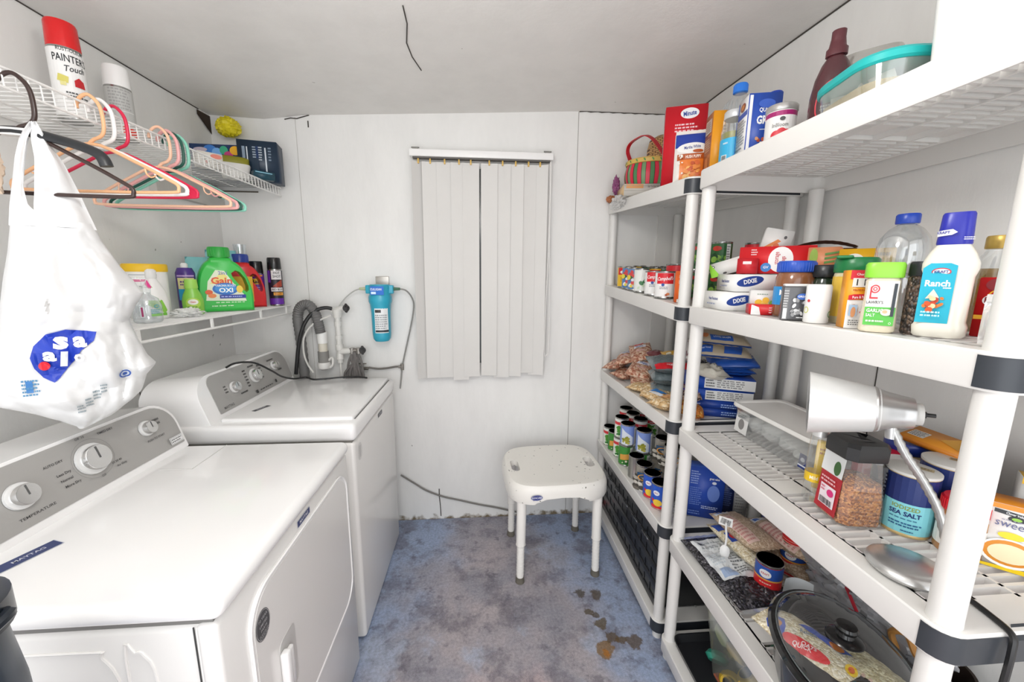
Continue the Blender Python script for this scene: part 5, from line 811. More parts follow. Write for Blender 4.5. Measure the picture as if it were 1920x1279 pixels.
t = vessel('clear_water_bottle', 'clear bottle with dark blue cap behind the white tub', 'bottle', .895, 1.215, z4, [(.035, 0), (.038, .005), (.038, .14), (.032, .175), (.016, .195), (.015, .20)], PET, [(.018, .196), (.019, .198), (.019, .218), (.017, .221), (0, .221)], M('#2543a8', .3), lname='cap')
CH = M('#4b1e24', .22, coat=.4)
t = vessel('chocolate_syrup_bottle', 'dark brown chocolate syrup bottle with narrow flip cap on the top shelf', 'bottle', .845, .955, z4, [(.036, 0), (.040, .006), (.043, .05), (.042, .10), (.036, .14), (.026, .17), (.017, .185), (.016, .19), (0, .19)], CH, [(.021, .187), (.021, .202), (.017, .206), (.014, .225), (.014, .241), (.012, .243), (0, .243)], M('#5b2a30', .35), sy=.7, d=3, lname='cap')
label(t, lambda a, b_, e_: Vector((a, -.7*sqrt(max(0, .0434**2-a*a))-.0006-e_-(.0 if b_ < .1 else 0)+max(0, b_-.09)*.12, b_)), [('e', .004, .075, .0345, .055, '#d92b3f'), ('e', .004, .075, .032, .052, '#3d1a20'), ('t', .006, .112, .010, "HERSHEY'S", '#e9e4e4', 0, .75, .02), ('i', -.02, .078, .028, .10, 3, '#cfc8ca'), ('i', -.02, .06, .015, .074, 2, '#cfc8ca'), ('r', -.014, .030, .008, .052, '#eeeeee'), ('b', -.012, .032, .006, .050)], step=.008, eps=.0004)
X, Y = .93, .96
t = vessel('clear_food_container', 'clear empty rounded container behind the chocolate syrup bottle', 'container', .945, .965, z4, [(.06, 0), (.066, .01), (.07, .10), (.068, .17), (.055, .20), (0, .205)], Mclear('#e8e6e2', .3, .12, .25, '#d2cdc6'), sq=3.5, sy=.7)
t = thing('food_storage_tub', 'clear food tub with turquoise lid holding sugar and wrapped packets on the top shelf', 'container', (.838, .842, z4), R(78))
TQ = M('#1fb7b4', .35)
def rr3(w_, d_, r, n=8): return rrect(-w_/2, w_/2, -d_/2, d_/2, r, n)
def loft(m_, rings, cap0=True, cap1=True):
    n = len(rings[0]); m_.add(sum(rings, []), [(j*n+i, j*n+(i+1) % n, (j+1)*n+(i+1) % n, (j+1)*n+i) for j in range(len(rings)-1) for i in range(n)]+([tuple(reversed(range(n)))] if cap0 else [])+([tuple((len(rings)-1)*n+i for i in range(n))] if cap1 else [])); return m_
ring = lambda w_, d_, r, z: [(x, y, z) for x, y in rr3(w_, d_, r)]
loft(mb(Mclear('#e9f2ee', .3, .1, .22, '#dfe6e0')), [ring(.185, .10, .045, 0), ring(.20, .115, .05, .006), ring(.212, .14, .062, .080)], True, False).build('tub_body', t)
loft(mb(M('#dcb98a', .8, nz=.12, nsc=120, bump=.4, bsc=200)), [ring(.18, .096, .044, .004), ring(.185, .113, .05, .012), ring(.190, .122, .052, .050), ring(.10, .06, .025, .066)]).build('sugar', t)
loft(mb(TQ), [ring(.216, .144, .066, .077), ring(.224, .152, .07, .081), ring(.224, .152, .07, .092), ring(.212, .142, .064, .098), ring(.18, .11, .045, .095)]).build('lid', t)
for q, (x, y, rz_) in enumerate(((-.03, -.035, .3), (.01, -.03, -.5), (.045, -.02, .9))):
    pk = mb(M('#efecea', .3)).grid(10, 10, lambda u, v: ((u-.5)*.05, (v-.5)*.034, .006*(1-abs(2*u-1)**2)*(1-abs(2*v-1)**2))).grid(10, 10, lambda u, v: ((u-.5)*.05, (v-.5)*.034, -.006*(1-abs(2*u-1)**2)*(1-abs(2*v-1)**2))).build('wrapped_packet', t); pk.location = (x*1.3, y*.6+.03, .066+.003*q); pk.rotation_euler = (R(60), 0, rz_)
t = thing('white_storage_bin', 'big white plastic bin at the right end of the top shelf', 'bin', (.905, .605, z4), 0)
loft(mb(M('#f4f4f2', .25)), [ring(.20, .215, .02, 0), ring(.225, .24, .025, .30), ring(.235, .25, .025, .31), ring(.235, .25, .025, .32)]).build('bin_body', t)
t = thing('blue_wedge_box', 'bright blue folded carton in front of the white bin at the far right', 'box', (.755, .50, z4), R(-10)); mb(M('#2f62d0', .4)).prism([(-.012, 0), (.03, 0), (.03, .04), (.02, .035)], lambda a, b_, q: (a, q, b_), -.04, .04).build('box_body', t)
t = thing('black_handle_pan', 'black object edge leaning beside the white bin on the top shelf', 'handle', (.915, .765, z4), fc(.9, .76)); mb(M('#2b2c2e', .4)).prism([(-.012, 0), (.014, 0), (.014, .12), (.004, .125), (-.004, .09), (-.012, .04)], lambda a, b_, q: (a, q, b_), -.008, .008).build('handle_body', t)
# picnic baskets
t = thing('striped_basket', 'round woven basket with red and green stripes and a red swing handle', 'basket', (.83, 1.975, zf4(2.0)+.060), fc(.83, 2.0, 0)); N_ = 34; hb = .105
for q in range(N_):
    a0, a1 = 2*pi*q/N_, 2*pi*(q+.94)/N_; c = ['#3f7d4a', '#d3283f', '#7d9c6a', '#d3283f', '#4f8a52', '#e8455a'][q % 6] if q % 2 else ['#5f9a63', '#3f7d4a', '#7a9b66'][q//2 % 3]
bk = MB()
for q in range(N_):
    a0, a1 = 2*pi*q/N_, 2*pi*(q+.92)/N_; c = ('#4e8a58', '#d9304a')[q % 2] if q % 4 else '#74986a'; bk.use(M(c, .45))
    bk.grid(4, 10, lambda u, v, a0=a0, a1=a1: ((.100+.012*sin(v*pi)+.0015*(q % 2))*cos(a0+(a1-a0)*u), (.078+.010*sin(v*pi)+.0015*(q % 2))*sin(a0+(a1-a0)*u), v*hb))
bk.use(M('#3a2a1e', .8)).lathe([(.094, 0), (.102, .03), (.105, .05), (.098, hb)], 34, sy=.78); bk.build('striped_weave', t, fix=False)
rm = mb(M('#d9b45c', .5, nz=.1)); rm.lathe([(.098, hb-.006), (.108, hb-.004), (.110, hb+.012), (.104, hb+.018), (.096, hb+.010)], 34, sy=.8)
rmo = rm.build('rim', t); lf = mb(M('#5f9a4a', .5))
for q in range(18): a = q*pi/9; lf.lathe([(0, -.0005), (.009, 0), (0, .0015)], 6, mx=Matrix.Translation((.110*cos(a), .088*sin(a), hb+.006)) @ Matrix.Rotation(a, 4, 'Z') @ Matrix.Rotation(R(90), 4, 'Y') @ Matrix.Rotation(R(35), 4, 'Z') @ Matrix.Scale(.45, 4, (0, 1, 0)))
lf.build('leaf_trim', rmo)
hd = mb(M('#c4182a', .35)); pth = [(-.070, .055, hb-.01), (-.094, .066, hb+.05), (-.106, .07, hb+.09), (-.095, .062, hb+.122), (-.058, .035, hb+.138), (-.02, .005, hb+.138), (.02, -.03, hb+.10), (.062, -.064, hb+.03), (.078, -.078, hb-.005)]
n_ = len(pth); hp = []
for i in range((n_-1)*5+1):
    k = i/5; j = min(int(k), n_-2); f_ = k-j; a, b_, c, d_ = (Vector(pth[max(j-1, 0)]), Vector(pth[j]), Vector(pth[j+1]), Vector(pth[min(j+2, n_-1)])); hp.append(.5*((2*b_)+(c-a)*f_+(2*a-5*b_+4*c-d_)*f_*f_+(3*b_-a-3*c+d_)*f_**3))
vs = []; WD = Vector((.0085, .0085, .003))
for p_ in hp: vs += [p_-WD, p_+WD, p_+WD+Vector((0, 0, .004)), p_-WD+Vector((0, 0, .004))]
hd.add(vs, [(4*i+k, 4*i+(k+1) % 4, 4*i+4+(k+1) % 4, 4*i+4+k) for i in range(len(hp)-1) for k in range(4)]); hd.build('handle', t)
mb(M('#e8e4da', .3, .5)).lathe([(0, 0), (.004, 0), (.003, .002), (0, .003)], 10, mx=Matrix.Translation((.092, -.0725, hb+.0)) @ Matrix.Rotation(R(90), 4, 'X')).build('rivet', t)
t = thing('wicker_basket', 'tall brown woven wicker basket standing behind the striped basket', 'basket', (.955, 2.075, zf4(2.07)+.001), 0)
wk = bpy.data.materials.new('wicker'); wk.use_nodes = True; nt_ = wk.node_tree; b_ = nt_.nodes['Principled BSDF']; tc_ = nt_.nodes.new('ShaderNodeTexCoord'); ck = nt_.nodes.new('ShaderNodeTexBrick'); mp_ = nt_.nodes.new('ShaderNodeMapping'); mp_.inputs['Rotation'].default_value = (R(90), 0, R(0)); nt_.links.new(tc_.outputs['Object'], mp_.inputs[0]); nt_.links.new(mp_.outputs[0], ck.inputs['Vector'])
ck.inputs['Color1'].default_value = lin('#c69a5e'); ck.inputs['Color2'].default_value = lin('#d9b277'); ck.inputs['Mortar'].default_value = lin('#5a2f1c'); ck.inputs['Scale'].default_value = 28; ck.inputs['Mortar Size'].default_value = .035; nt_.links.new(ck.outputs['Color'], b_.inputs['Base Color'])
mb(wk).lathe([(.0, 0), (.07, .004), (.085, .05), (.09, .15), (.09, .26), (.08, .305), (.05, .325), (0, .33)], 36, sy=.9).build('woven_body', t)
sheetlump('purple_ornament', 'small purple and grey ornament beside the left of the striped basket', 'ornament', (.70, 2.06, zf4(2.06)+.03), (.018, .018, .045), M('#8a4a76', .4, nz=.4, nsc=60), 2, .3)
BX('magazine', 'stack of printed magazines lying under the striped basket', 'magazine',   .80, 1.95, zf4(1.93)+.001, .22, .17, .055, fc(.8, 1.93, 14), ('#c9c5bd', '#d9b88a', '#c9c5bd', '#d9cdb8'), front=[('i', .0, .038, .08, .050, 2, '#7a756c'), ('r', -.10, .035, -.02, .053, '#e0a060'), ('r', -.11, .0, .11, .002, '#a8a49a'), ('r', -.11, .045, .11, .047, '#a8a49a'), ('r', -.11, .024, .11, .0255, '#a8a49a')])
sheetlump('brown_scrap', 'orange-brown rounded scrap at the far left end of the top shelf', 'scrap', (.70, 2.135, zf4(2.13)+.001), (.026, .03, .018), M('#b87348', .5, nz=.3, nsc=40), 6, .2)
t = sheetlump('plastic_wrap', 'clear crumpled plastic wrap drooping over the front edge of the top shelf', 'plastic wrap', (.692, 1.98, zf4(2.0)-.050), (.026, .10, .034), Mclear('#f0f0f0', .6, .12, .3, '#e4e4e2'), 8, .35)
# ================================================================ CANS AND BOXES, far unit, second tier from the top
zc = lambda y: 1.375+.0647*(y-1.3)
LBL = {'noodle': ('#f0c22a', [('r', -.034, .065, .034, .10, '#d8262c'), ('e', 0, .078, .022, .009, '#f1efe8'), ('i', -.018, .03, .018, .055, 3, '#b06a1a')]),
 'camp': ('#efeeec', [('r', -.034, .058, .034, .10, '#d6202c'), ('t', .0, .078, .019, "Campbell's", '#f7eeee', R(3), .75, .02, .25), ('e', -.008, .054, .006, .006, '#2b4f9c'), ('i', -.02, .036, .02, .048, 2, '#8a8d94'), ('e', .012, .018, .007, .005, '#d98a5a'), ('e', .006, .014, .005, .004, '#b8542a')]),
 'multi': ('#5a86b8', fruitpic(0, .055, .026, .034, ['#d84a4a', '#e9e9ee', '#3f6a4a', '#e6d24a', '#c9c9d4'], 26, 8)), 'white': ('#e9ebe6', fruitpic(0, .04, .022, .02, ['#6a9a5a', '#3d7a4a', '#cfe0c4'], 12, 2)),
 'green': ('#2f6a34', fruitpic(0, .04, .024, .026, ['#57a13f', '#8fc24a', '#2f7a3a', '#1f4a24'], 26, 3)+[('e', -.012, .085, .013, .009, '#cf3a2a'), ('r', .014, .01, .026, .10, '#f0f0ee'), ('i', .015, .015, .025, .095, 9, '#7a7a7a')]),
 'redtop': ('#d6202c', [('t', .006, .025, .015, "Campbell's", '#f7eeee', 0, .8, .02)])}
def fcan(k, X, Y, z, r, h, lab, d=0, group=None, sc=1.0, top=DTIN):
    c, ops = LBL[k]; return can(X, Y, z, r, h, c, ops, lab, group, top=top, d=d)
for k, X, Y, lab in (('noodle', .738, 1.975, 'red and yellow soup can, leftmost on the tier of soup cans'), ('multi', .735, 1.90, 'can with red disc on blue patterned label, second from the left among soup cans'), ('multi', .735, 1.825, 'can with mixed fruit colours on blue, third from the left among soup cans'), ('white', .735, 1.745, 'pale can with green leaf print just left of the white and red soup cans')): fcan(k, X, Y, zc(Y), .0335, .108, lab)
for k, X, Y, lab, h in (('camp', .742, 1.625, 'white and red soup can, left one of the front pair', .103), ('camp', .742, 1.525, 'white and red soup can, right one of the front pair with blue rim', .108)): fcan(k, X, Y, zc(Y), .040, h, lab)
for i, (X, Y) in enumerate(((.82, 1.98), (.825, 1.88), (.82, 1.78), (.83, 1.68), (.905, 1.93), (.91, 1.83))): fcan(('noodle', 'green')[i % 2], X, Y, zc(Y), .0335, .112, ('yellow', 'green')[i % 2]+' soup can, '+('leftmost of the second row', 'second from the left in the second row', 'third from the left in the second row', 'rightmost of the second row', 'left one in the third row', 'right one in the third row')[i]+' of soup cans', group='second row of soup cans')
fcan('redtop', .82, 1.585, zc(1.58), .045, .135, 'wide red soup can rising behind the white and red pair')
for X, Y, z_, lab in ((.85, 1.50, 0, 'green vegetable can, lower of the stack beside the orange carton'), (.85, 1.50, .112, 'green vegetable can stacked on top beside the near post'), (.90, 1.42, .112, 'green vegetable can stacked behind the white post'), (.90, 1.42, 0, 'green vegetable can under another, behind the white post')): fcan('green', X, Y, zc(Y)+z_, .037, .110, lab)
BX('orange_carton', 'small orange carton standing at the near end of the soup can tier', 'box', .75, 1.405, zc(1.4), .05, .05, .115, fc(.75, 1.4, 6), '#e9682a', front=[('r', -.018, .0, .018, .012, '#f3efe9'), ('e', 0, .04, .016, .02, '#f48a1f'), ('t', 0, .075, .016, 'SOUP', '#f6e3d4', 0, .8), ('i', -.015, .09, .015, .10, 2, '#f6e3d4')])
t = fcan('green', 1.0, 1.38, zc(1.38), .036, .11, 'red and green can in the back corner beyond the near post'); t2 = fcan('redtop', 1.02, 1.40, zc(1.38)+.112, .036, .11, 'red can stacked on the can in the back corner')
BX('black_box', 'small black printed box partly hidden by the near white post', 'box', .90, 1.335, zc(1.33), .05, .05, .07, fc(.9, 1.33), '#26282b', front=[('i', -.018, .03, .018, .06, 3, '#d9d9d9')])
# ================================================================ FAR UNIT, BEAN TIER
zb = lambda y: .950-.015*(y-1.3)
BEAN = Mcell(['#c9967c', '#b9806a', '#dcb59a', '#a8694f', '#e0c2aa'], 95, .9, .25); TANB = Mcell(['#e3c59a', '#d9b684', '#f0dcb8', '#caa36e'], 110, .9, .25); GREYB = M('#6b777a', .18, nz=.35, nsc=30, bump=.5, bsc=50, coat=.6)
blab = [('p', [(-.032, .01), (.03, .018), (.034, .045), (-.028, .040)], '#eceaf0'), ('t', 0, .028, .02, 'Hurst', '#2a3f94', R(6), .8, .03), ('r', -.02, -.03, .022, -.012, '#d7a9a0')]
piles = [  # X, Y, z, rotx, roty, rotz, w, l, h, mat, ops, label
 (.80, 2.02, .0, 0, 4, -30, .11, .16, .04, BEAN, blab, 'pink bean bag lying flat, lowest of the pile at the far end'),
 (.765, 2.06, .035, 8, -10, -50, .105, .16, .038, BEAN, blab, 'pink bean bag with blue lettering sticking out over the far post'),
 (.80, 2.03, .075, 12, -16, -35, .105, .16, .038, BEAN, blab, 'pink bean bag tilted up in the middle of the far pile'),
 (.86, 1.98, .115, 16, -14, -20, .115, .17, .04, BEAN, blab+[('e', -.01, .055, .018, .016, '#d8242c'), ('e', .01, .068, .014, .012, '#d8242c')], 'bean bag with red seal on the crest of the pile'),
 (.755, 1.93, .004, -4, 8, -60, .09, .14, .034, BEAN, [], 'small pink bean bag at the bottom front edge of the pile'),
 (.81, 1.86, .045, 14, 10, -35, .12, .17, .045, BEAN, blab, 'large pink bean bag slumped down the middle of the pile'),
 (.785, 1.80, .004, 4, 4, -20, .10, .15, .04, BEAN, [('e', .02, .02, .012, .010, '#7a6ab8')], 'pink bean bag with purple sticker beneath the large slumped one'),
 (.755, 1.72, .0, 0, 0, -50, .09, .13, .030, TANB, [], 'tan bean bag lying flat near the shelf edge'),
 (.775, 1.63, .004, 6, -6, -30, .10, .14, .04, TANB, [('t', 0, .02, .016, 'Goya', '#7a5a9c', 0, .8), ('r', .0, -.03, .022, -.016, '#c98f84')], 'tan lentil bag with small purple print in the centre front'),
 (.765, 1.545, .0, 0, 6, -60, .10, .13, .042, TANB, [('p', [(-.04, -.02), (.02, -.03), (.03, .0), (-.03, .015)], '#3f86d4'), ('r', -.03, -.045, .03, -.028, '#e9e9ec')], 'tan bean bag with bright blue label near the front edge'),
 (.755, 1.445, .0, 0, -4, -70, .10, .13, .046, TANB, [('e', -.01, .0, .03, .03, '#e8b078')], 'tan bean bag nearest the white post'),
 (.83, 1.45, .035, 0, 8, -20, .10, .14, .05, M('#e4dfd4', .3, nz=.06, bump=.3), [('i', -.03, -.02, .03, .03, 4, '#8d8a84')], 'cream striped bag behind the near tan bean bags'),
 (.84, 1.62, .0, 0, 0, -18, .17, .13, .062, GREYB, [], 'dark grey glossy bag, bottom of the grey stack'),
 (.84, 1.62, .060, 4, 0, -14, .17, .13, .060, GREYB, [], 'dark grey glossy bag in the middle of the grey stack'),
 (.845, 1.63, .118, 10, 0, -10, .19, .15, .055, GREYB, [('r', -.083, -.074, .083, -.045, '#d42530'), ('t', 0, -.058, .013, 'PREMIUM SELECT', '#f2dcdc', 0, .7)], 'dark grey bag with bright red strip, top of the grey stack'),
 (.93, 1.74, .13, 8, 0, -10, .12, .13, .045, M('#d9a62a', .3, nz=.2, nsc=30, coat=.4), [('e', -.04, .0, .012, .012, '#efe9d2')], 'yellow glossy bag behind the grey stack'),
 (.90, 1.88, .12, 0, 0, 20, .07, .09, .04, M('#6a2c34', .3, nz=.3, nsc=40, coat=.4), [], 'small maroon packet behind the red-sealed bag')]
for i, (X, Y, z_, rx, ry, rz_, w_, l, h, m_, ops, lab) in enumerate(piles):
    bag('bean_bag', lab, 'bag', (X, Y, zb(Y)+z_+.001), (R(rx), R(ry), R(rz_)), w_, l, h, m_, ops, seed=i, wr=.14)
BX('rice_box', 'white rice box with dark red lettering standing behind the yellow bag', 'box', .925, 1.63, zb(1.6)+.0, .11, .05, .255, fc(.91, 1.63, 0), ('#e9e4e0', '#d8d2cd', '#d8d2cd', '#efeae6'), front=[('o', 0, .215, .04, .035, .0015, '#c9b4b0'), ('t', -.0, .195, .030, 'MAHATMA', '#7a2630', 0, .7, .03), ('r', -.05, .168, .05, .171, '#7a2630'), ('i', -.045, .14, .045, .162, 2, '#7a4a48'), ('r', -.05, .228, -.043, .243, '#5a3a3a')])
# near-end stack seen through the gap: pasta boxes, blue bags
for i, (dz_, w_, rr_, lab) in enumerate(((0, .185, 2, 'blue pasta box, bottom of the stack of four'), (.030, .185, -2, 'blue pasta box, second from the bottom of the stack'), (.060, .225, 1, 'blue pasta box, third from the bottom of the stack'), (.105, .235, -3, 'blue pasta box with long white panel, topmost of the stack'))):
    hh = (.029, .029, .043, .046)[i]; c = '#1f4fb4' if i > 1 else '#1a3f98'
    ops = [('r', -w_*.22, .004, w_/2, hh-.003, '#e4e4e2'), ('i', -w_*.2, .008, -w_*.06, hh-.006, 3, '#4a4a4a'), ('i', -w_*.04, .008, w_*.44, hh-.006, 4, '#8f8f8f'), ('t', -w_*.36, hh*.6, .010, 'great value', '#e3ecfa', 0, .6)] if i > 1 else [('t', -w_*.35, hh*.55, .008, 'thin spaghetti', '#dbe6fa', 0, .6), ('i', w_*.1, .006, w_*.4, hh-.006, 2, '#9db6e6')]
    BX('pasta_box', lab, 'box', .905+.01*(i > 1), 1.385, zb(1.38)+dz_+.001, w_, .10, hh, R(-22+rr_), (c, c, c, '#1c49aa'), front=ops, group='stack of blue pasta boxes')
BLB = M('#2456ae', .25, nz=.15, nsc=25, coat=.4); TAUPE = M('#b9aa92', .3, nz=.1, nsc=25, coat=.3)
zt = zb(1.38)+.152
for i, (X, Y, z_, rx, ry, rz_, w_, l, h, m_, ops, lab) in enumerate([
 (.975, 1.40, .0, 0, 0, -18, .15, .085, .034, BLB, [('r', -.04, .04, .04, .07, '#b9aa92')], 'dark blue flour bag, lowest of the blue bags'),
 (.965, 1.39, .033, 14, -4, -20, .17, .10, .046, BLB, [('r', -.05, .03, .05, .055, '#b9aa92')], 'bright blue flour bag in the middle of the blue bags'),
 (.925, 1.41, .076, 20, 3, -17, .20, .10, .046, TAUPE, [('p', [(-.095, -.045), (-.04, -.045), (-.035, -.01), (-.09, -.012)], '#2b5ab0'), ('t', -.065, -.028, .012, 'Great Value', '#dfe8fa', 0, .7), ('p', [(.0, -.046), (.06, -.046), (.075, .0), (.01, .01)], '#2b5ab0')], 'tan and blue flour bag, second from the top'),
 (.93, 1.42, .124, 18, 5, -15, .19, .10, .038, TAUPE, [('p', [(-.05, -.045), (.03, -.045), (.028, -.018), (-.052, -.02)], '#2b5ab0'), ('t', -.010, -.031, .014, 'LONG GRAIN', '#dfe8fa', 0, .7), ('e', -.068, -.022, .012, .014, '#c97a4a'), ('p', [(-.094, -.04), (-.08, -.04), (-.08, -.01), (-.094, -.015)], '#2b5ab0')], 'tan and blue flour bag with orange spot, topmost of the blue bags')]):
    bag('flour_bag', lab, 'bag', (X, Y, zt+z_), (R(rx), R(ry), R(rz_-90)), w_*1.0 if False else l, w_, h, m_, [], seed=20+i, wr=.1, ends='#2b5ab0') if False else bag('flour_bag', lab, 'bag', (X, Y, zt+z_), (R(rx), R(ry), R(rz_)), w_, l, h, m_, ops, seed=20+i, wr=.1, ends='#2b5ab0')
bag('crumpled_paper_bag', 'crumpled off-white bag with grey print lying on the pasta boxes', 'bag', (.855, 1.355, zt), (R(6), R(10), R(30)), .095, .11, .045, M('#d8d3c6', .4, bump=.5, bsc=30), [('i', .0, -.04, .03, .04, 6, '#8a8a86')], seed=31, wr=.35)
for i, (z_, X) in enumerate(((.15, .85), (.185, .86), (.215, .85))):
    bag('black_snack_bag', ('black glossy bag at the bottom of the black bags by the post', 'black glossy bag in the middle of the black bags by the post', 'black glossy bag with white lettering on top of the black bags')[i], 'bag', (X+.055, 1.475, zb(1.4)+z_-.08), (R(4), R(6*i-6), R(-10)), .10, .15, .05, M('#1f2024', .2, nz=.2, coat=.6, bump=.3, bsc=40), [('t', 0, -.02, .02, 'PLUS', '#d9d9d9', 0, .8)] if i == 2 else [('r', -.045, -.06, .045, -.05, '#8a8a8a')], seed=40+i, wr=.25)
bag('popcorn_bag', 'clear bag of orange popcorn kernels beside the bottom pasta boxes', 'bag', (.80, 1.375, zb(1.38)), (R(0), R(14), R(-30)), .10, .10, .05, Mcell(['#e59a3a', '#d9822a', '#f0b860', '#c9702a'], 120, .9, .2), [], seed=51)
bag('mixed_bean_bag', 'mixed bean bag with red label on top of the popcorn bag by the post', 'bag', (.80, 1.40, zb(1.38)+.055), (R(0), R(10), R(-20)), .09, .10, .05, Mcell(['#8a6a5a', '#b89a84', '#5a4a4a', '#c9b4a0'], 120, .9, .2), [('p', [(-.03, .0), (.03, .01), (.03, .035), (-.03, .03)], '#c8323a'), ('r', -.03, -.04, .03, -.02, '#5a4a9a')], seed=52)
# ================================================================ NEAR UNIT, LAMP TIER
z2 = .9495
t = thing('storage_box', 'shallow clear plastic storage box with a white lid holding white packages', 'storage box', (.955, 1.05, z2), R(0))
hb_ = .098; w_, l_ = .185, .33
loft(mb(Mclear('#f2f4f4', .35, .1, .20, '#e2e6e6')), [ring(.155, .30, .02, 0), ring(.162, .307, .022, .004), ring(.178, .325, .024, hb_)], True, False).build('box_body', t)
loft(mb(M('#eceae6', .35)), [ring(.186, .334, .026, hb_-.006), ring(.192, .340, .028, hb_-.003), ring(.192, .340, .028, hb_+.004), ring(.186, .334, .026, hb_+.008), ring(.168, .316, .02, hb_+.006), ring(.164, .312, .02, hb_+.002)]).build('lid', t)
for i, (y, sx_, sz_) in enumerate(((.10, .06, .05), (.035, .06, .055), (-.04, .065, .04), (-.10, .06, .03))):
    bg_ = mb(M('#eeeeec', .3)).grid(22, 14, lambda u, v: (.066*cos(u*2*pi)*cos((v-.5)*pi)*(1+.2*noise.noise(Vector((u*6, v*5, i)))), .045*sin(u*2*pi)*cos((v-.5)*pi)*(1+.25*noise.noise(Vector((u*9, v*6, i+3)))), sz_*.75*sin((v-.5)*pi)*(1+.2*noise.noise(Vector((u*7, v*9, i)))) ), closed_u=True).build('white_package', t); bg_.location = (-.005, y, .005+sz_*.8)
label(t, face((-.0865, .115, .045), (0, -1, 0), (.1, 0, 1)), [('r', -.03, -.035, .03, .035, '#e9e9e7'), ('e', .0, -.006, .014, .018, '#8b8988'), ('i', -.02, .016, .02, .03, 2, '#b0b0b0')], 'side_label')
label(t, face((-.081, -.13, .03), (0, -1, 0), (.1, 0, 1)), [('r', -.012, -.02, .014, .02, '#2a3f84'), ('e', .0, .004, .007, .006, '#e8ecf6'), ('r', -.012, -.014, .014, -.010, '#e8ecf6')], 'sticker')
t = vessel('orange_lid_jar', 'small jar with orange lid behind the storage box', 'jar', 1.085, 1.075, z2, [(.035, 0), (.038, .004), (.038, .12), (0, .12)], M('#8a4a34', .2, nz=.3, nsc=40, coat=.5), [(.037, .118), (.0385, .12), (.0385, .144), (.036, .147), (0, .147)], M('#e8731c', .35), rib=True)
# gooseneck lamp
LM = M('#c9c9c8', .28, .85, nz=.08, nsc=14); LW = M('#d9d9d7', .36, .35, nz=.06, nsc=18)
t = thing('gooseneck_lamp', 'silver gooseneck desk lamp with a long cone shade standing near the front post', 'lamp', (.765, .545, z2))
mb(LM).lathe([(.042, 0), (.050, .001), (.056, .005), (.058, .010), (.055, .016), (.045, .021), (.024, .023), (0, .024)], 44, c=(.003, .018)).build('base', t)
lp = Vector((.765, .545, z2)); NK = [Vector(p)-lp for p in ((.806, .524, .965), (.806, .535, 1.003), (.800, .556, 1.07), (.785, .578, 1.12), (.765, .598, 1.163), (.752, .615, 1.205))]
q, rr = corr(NK, .0064, 9, .22); mb(M('#b9b9b7', .3, .85)).tube(q, rr, 12).build('gooseneck', t)
A_, B_ = Vector((.664, .706, 1.226))-lp, Vector((.789, .600, 1.235))-lp; ax = (B_-A_).normalized(); mx = Matrix.Translation(A_) @ ax.to_track_quat('Z', 'Y').to_matrix().to_4x4()
L_ = (B_-A_).length; so_ = mb(LW).lathe([(.062, 0), (.0615, .002), (.043, .098), (.041, .105), (.039, .1), (.058, .004), (.062, 0)], 44, mx=mx).build('lamp_shade', t, 30)
mb(LM).lathe([(.043, .097), (.0435, .1), (.041, .104), (.036, .115), (.031, .135), (.028, .150), (.027, .152), (0, .152)], 40, mx=mx).build('socket_housing', t, 30)
mb(M('#cfceca', .4)).lathe([(.020, .150), (.0195, .163), (.0, .163)], 30, mx=mx).build('socket_cap', t); mb(M('#2a2a2a', .4)).lathe([(.006, .163), (.006, .168), (.0035, .169), (.0035, .180), (0, .18)], 14, mx=mx).build('switch', t)
mb(LM).cyl(Vector((.752, .615, 1.185))-lp, Vector((.750, .617, 1.222))-lp, .0085, .0095, 14).build('neck_ferrule', t)
mb(M('#19191a', .35)).tube([Vector(p)-lp for p in ((.80, .50, .955), (.80, .47, .952), (.790, .436, .951), (.784, .428, .93), (.782, .427, .86), (.785, .43, .75), (.79, .44, .60), (.80, .45, .50))], .0045, 8, sub=5).build('power_cord', t)
# glass storage jar
X, Y = ctr(.768, .690, .052); X += .005
t = thing('glass_jar', 'square glass jar with black octagonal lid, half full of brown granules', 'jar', (X, Y, z2), fc(X, Y, 40))
rg = lambda s_, z_, r_=.014: [(x*.93, y*.93, z_) for x, y in rrect(-s_, s_, -s_, s_, r_, 1 if r_ > .013 else 4)]
loft(mb(GLASS), [rg(.047, 0), rg(.050, .004), rg(.049, .05), rg(.043, .11), rg(.040, .150)], True, False).build('jar_body', t, 30)
loft(mb(Mcell(['#a8622c', '#c47a3a', '#8a4a20', '#d99450'], 260, .8, .6)), [rg(.045, .003), rg(.047, .006), rg(.0465, .05), rg(.0425, .093), rg(.02, .110, .008)]).build('granules', t, 30)
loft(mb(M('#2b2b2c', .35)), [rg(.046, .148, .016), rg(.047, .150, .016), rg(.047, .176, .016), rg(.043, .184, .016), rg(.025, .187, .012)]).build('lid', t, 30)
label(t, lambda a, b_, e_: Vector(((-.0512+max(0, b_-.05)*.1-e_)*.93-.0006, -a*.93, b_)), [('r', -.034, .10, .030, .146, '#e9ebe9'), ('e', .012, .118, .010, .016, '#3f6a35'), ('p', [(-.034, .012), (.032, .012), (.034, .10), (-.030, .10)], '#b3202c'), ('r', -.022, .026, .024, .072, '#f0e2e8'), ('e', .010, .058, .010, .008, '#d82a78'), ('b', -.018, .028, .018, .042), ('i', -.024, .076, .024, .092, 2, '#f0b9bd'), ('i', -.018, .056, -.004, .070, 2, '#d8607a')], 'red_label')
t = vessel('tall_glass_bottle', 'slim clear glass bottle with a yellow label left of the granule jar', 'bottle', .790, .795, z2, [(.016, 0), (.018, .004), (.018, .12), (.016, .16), (.014, .165)], GLASS, [(.0155, .162), (.0155, .175), (0, .176)], M('#dcdcda', .3, .4))
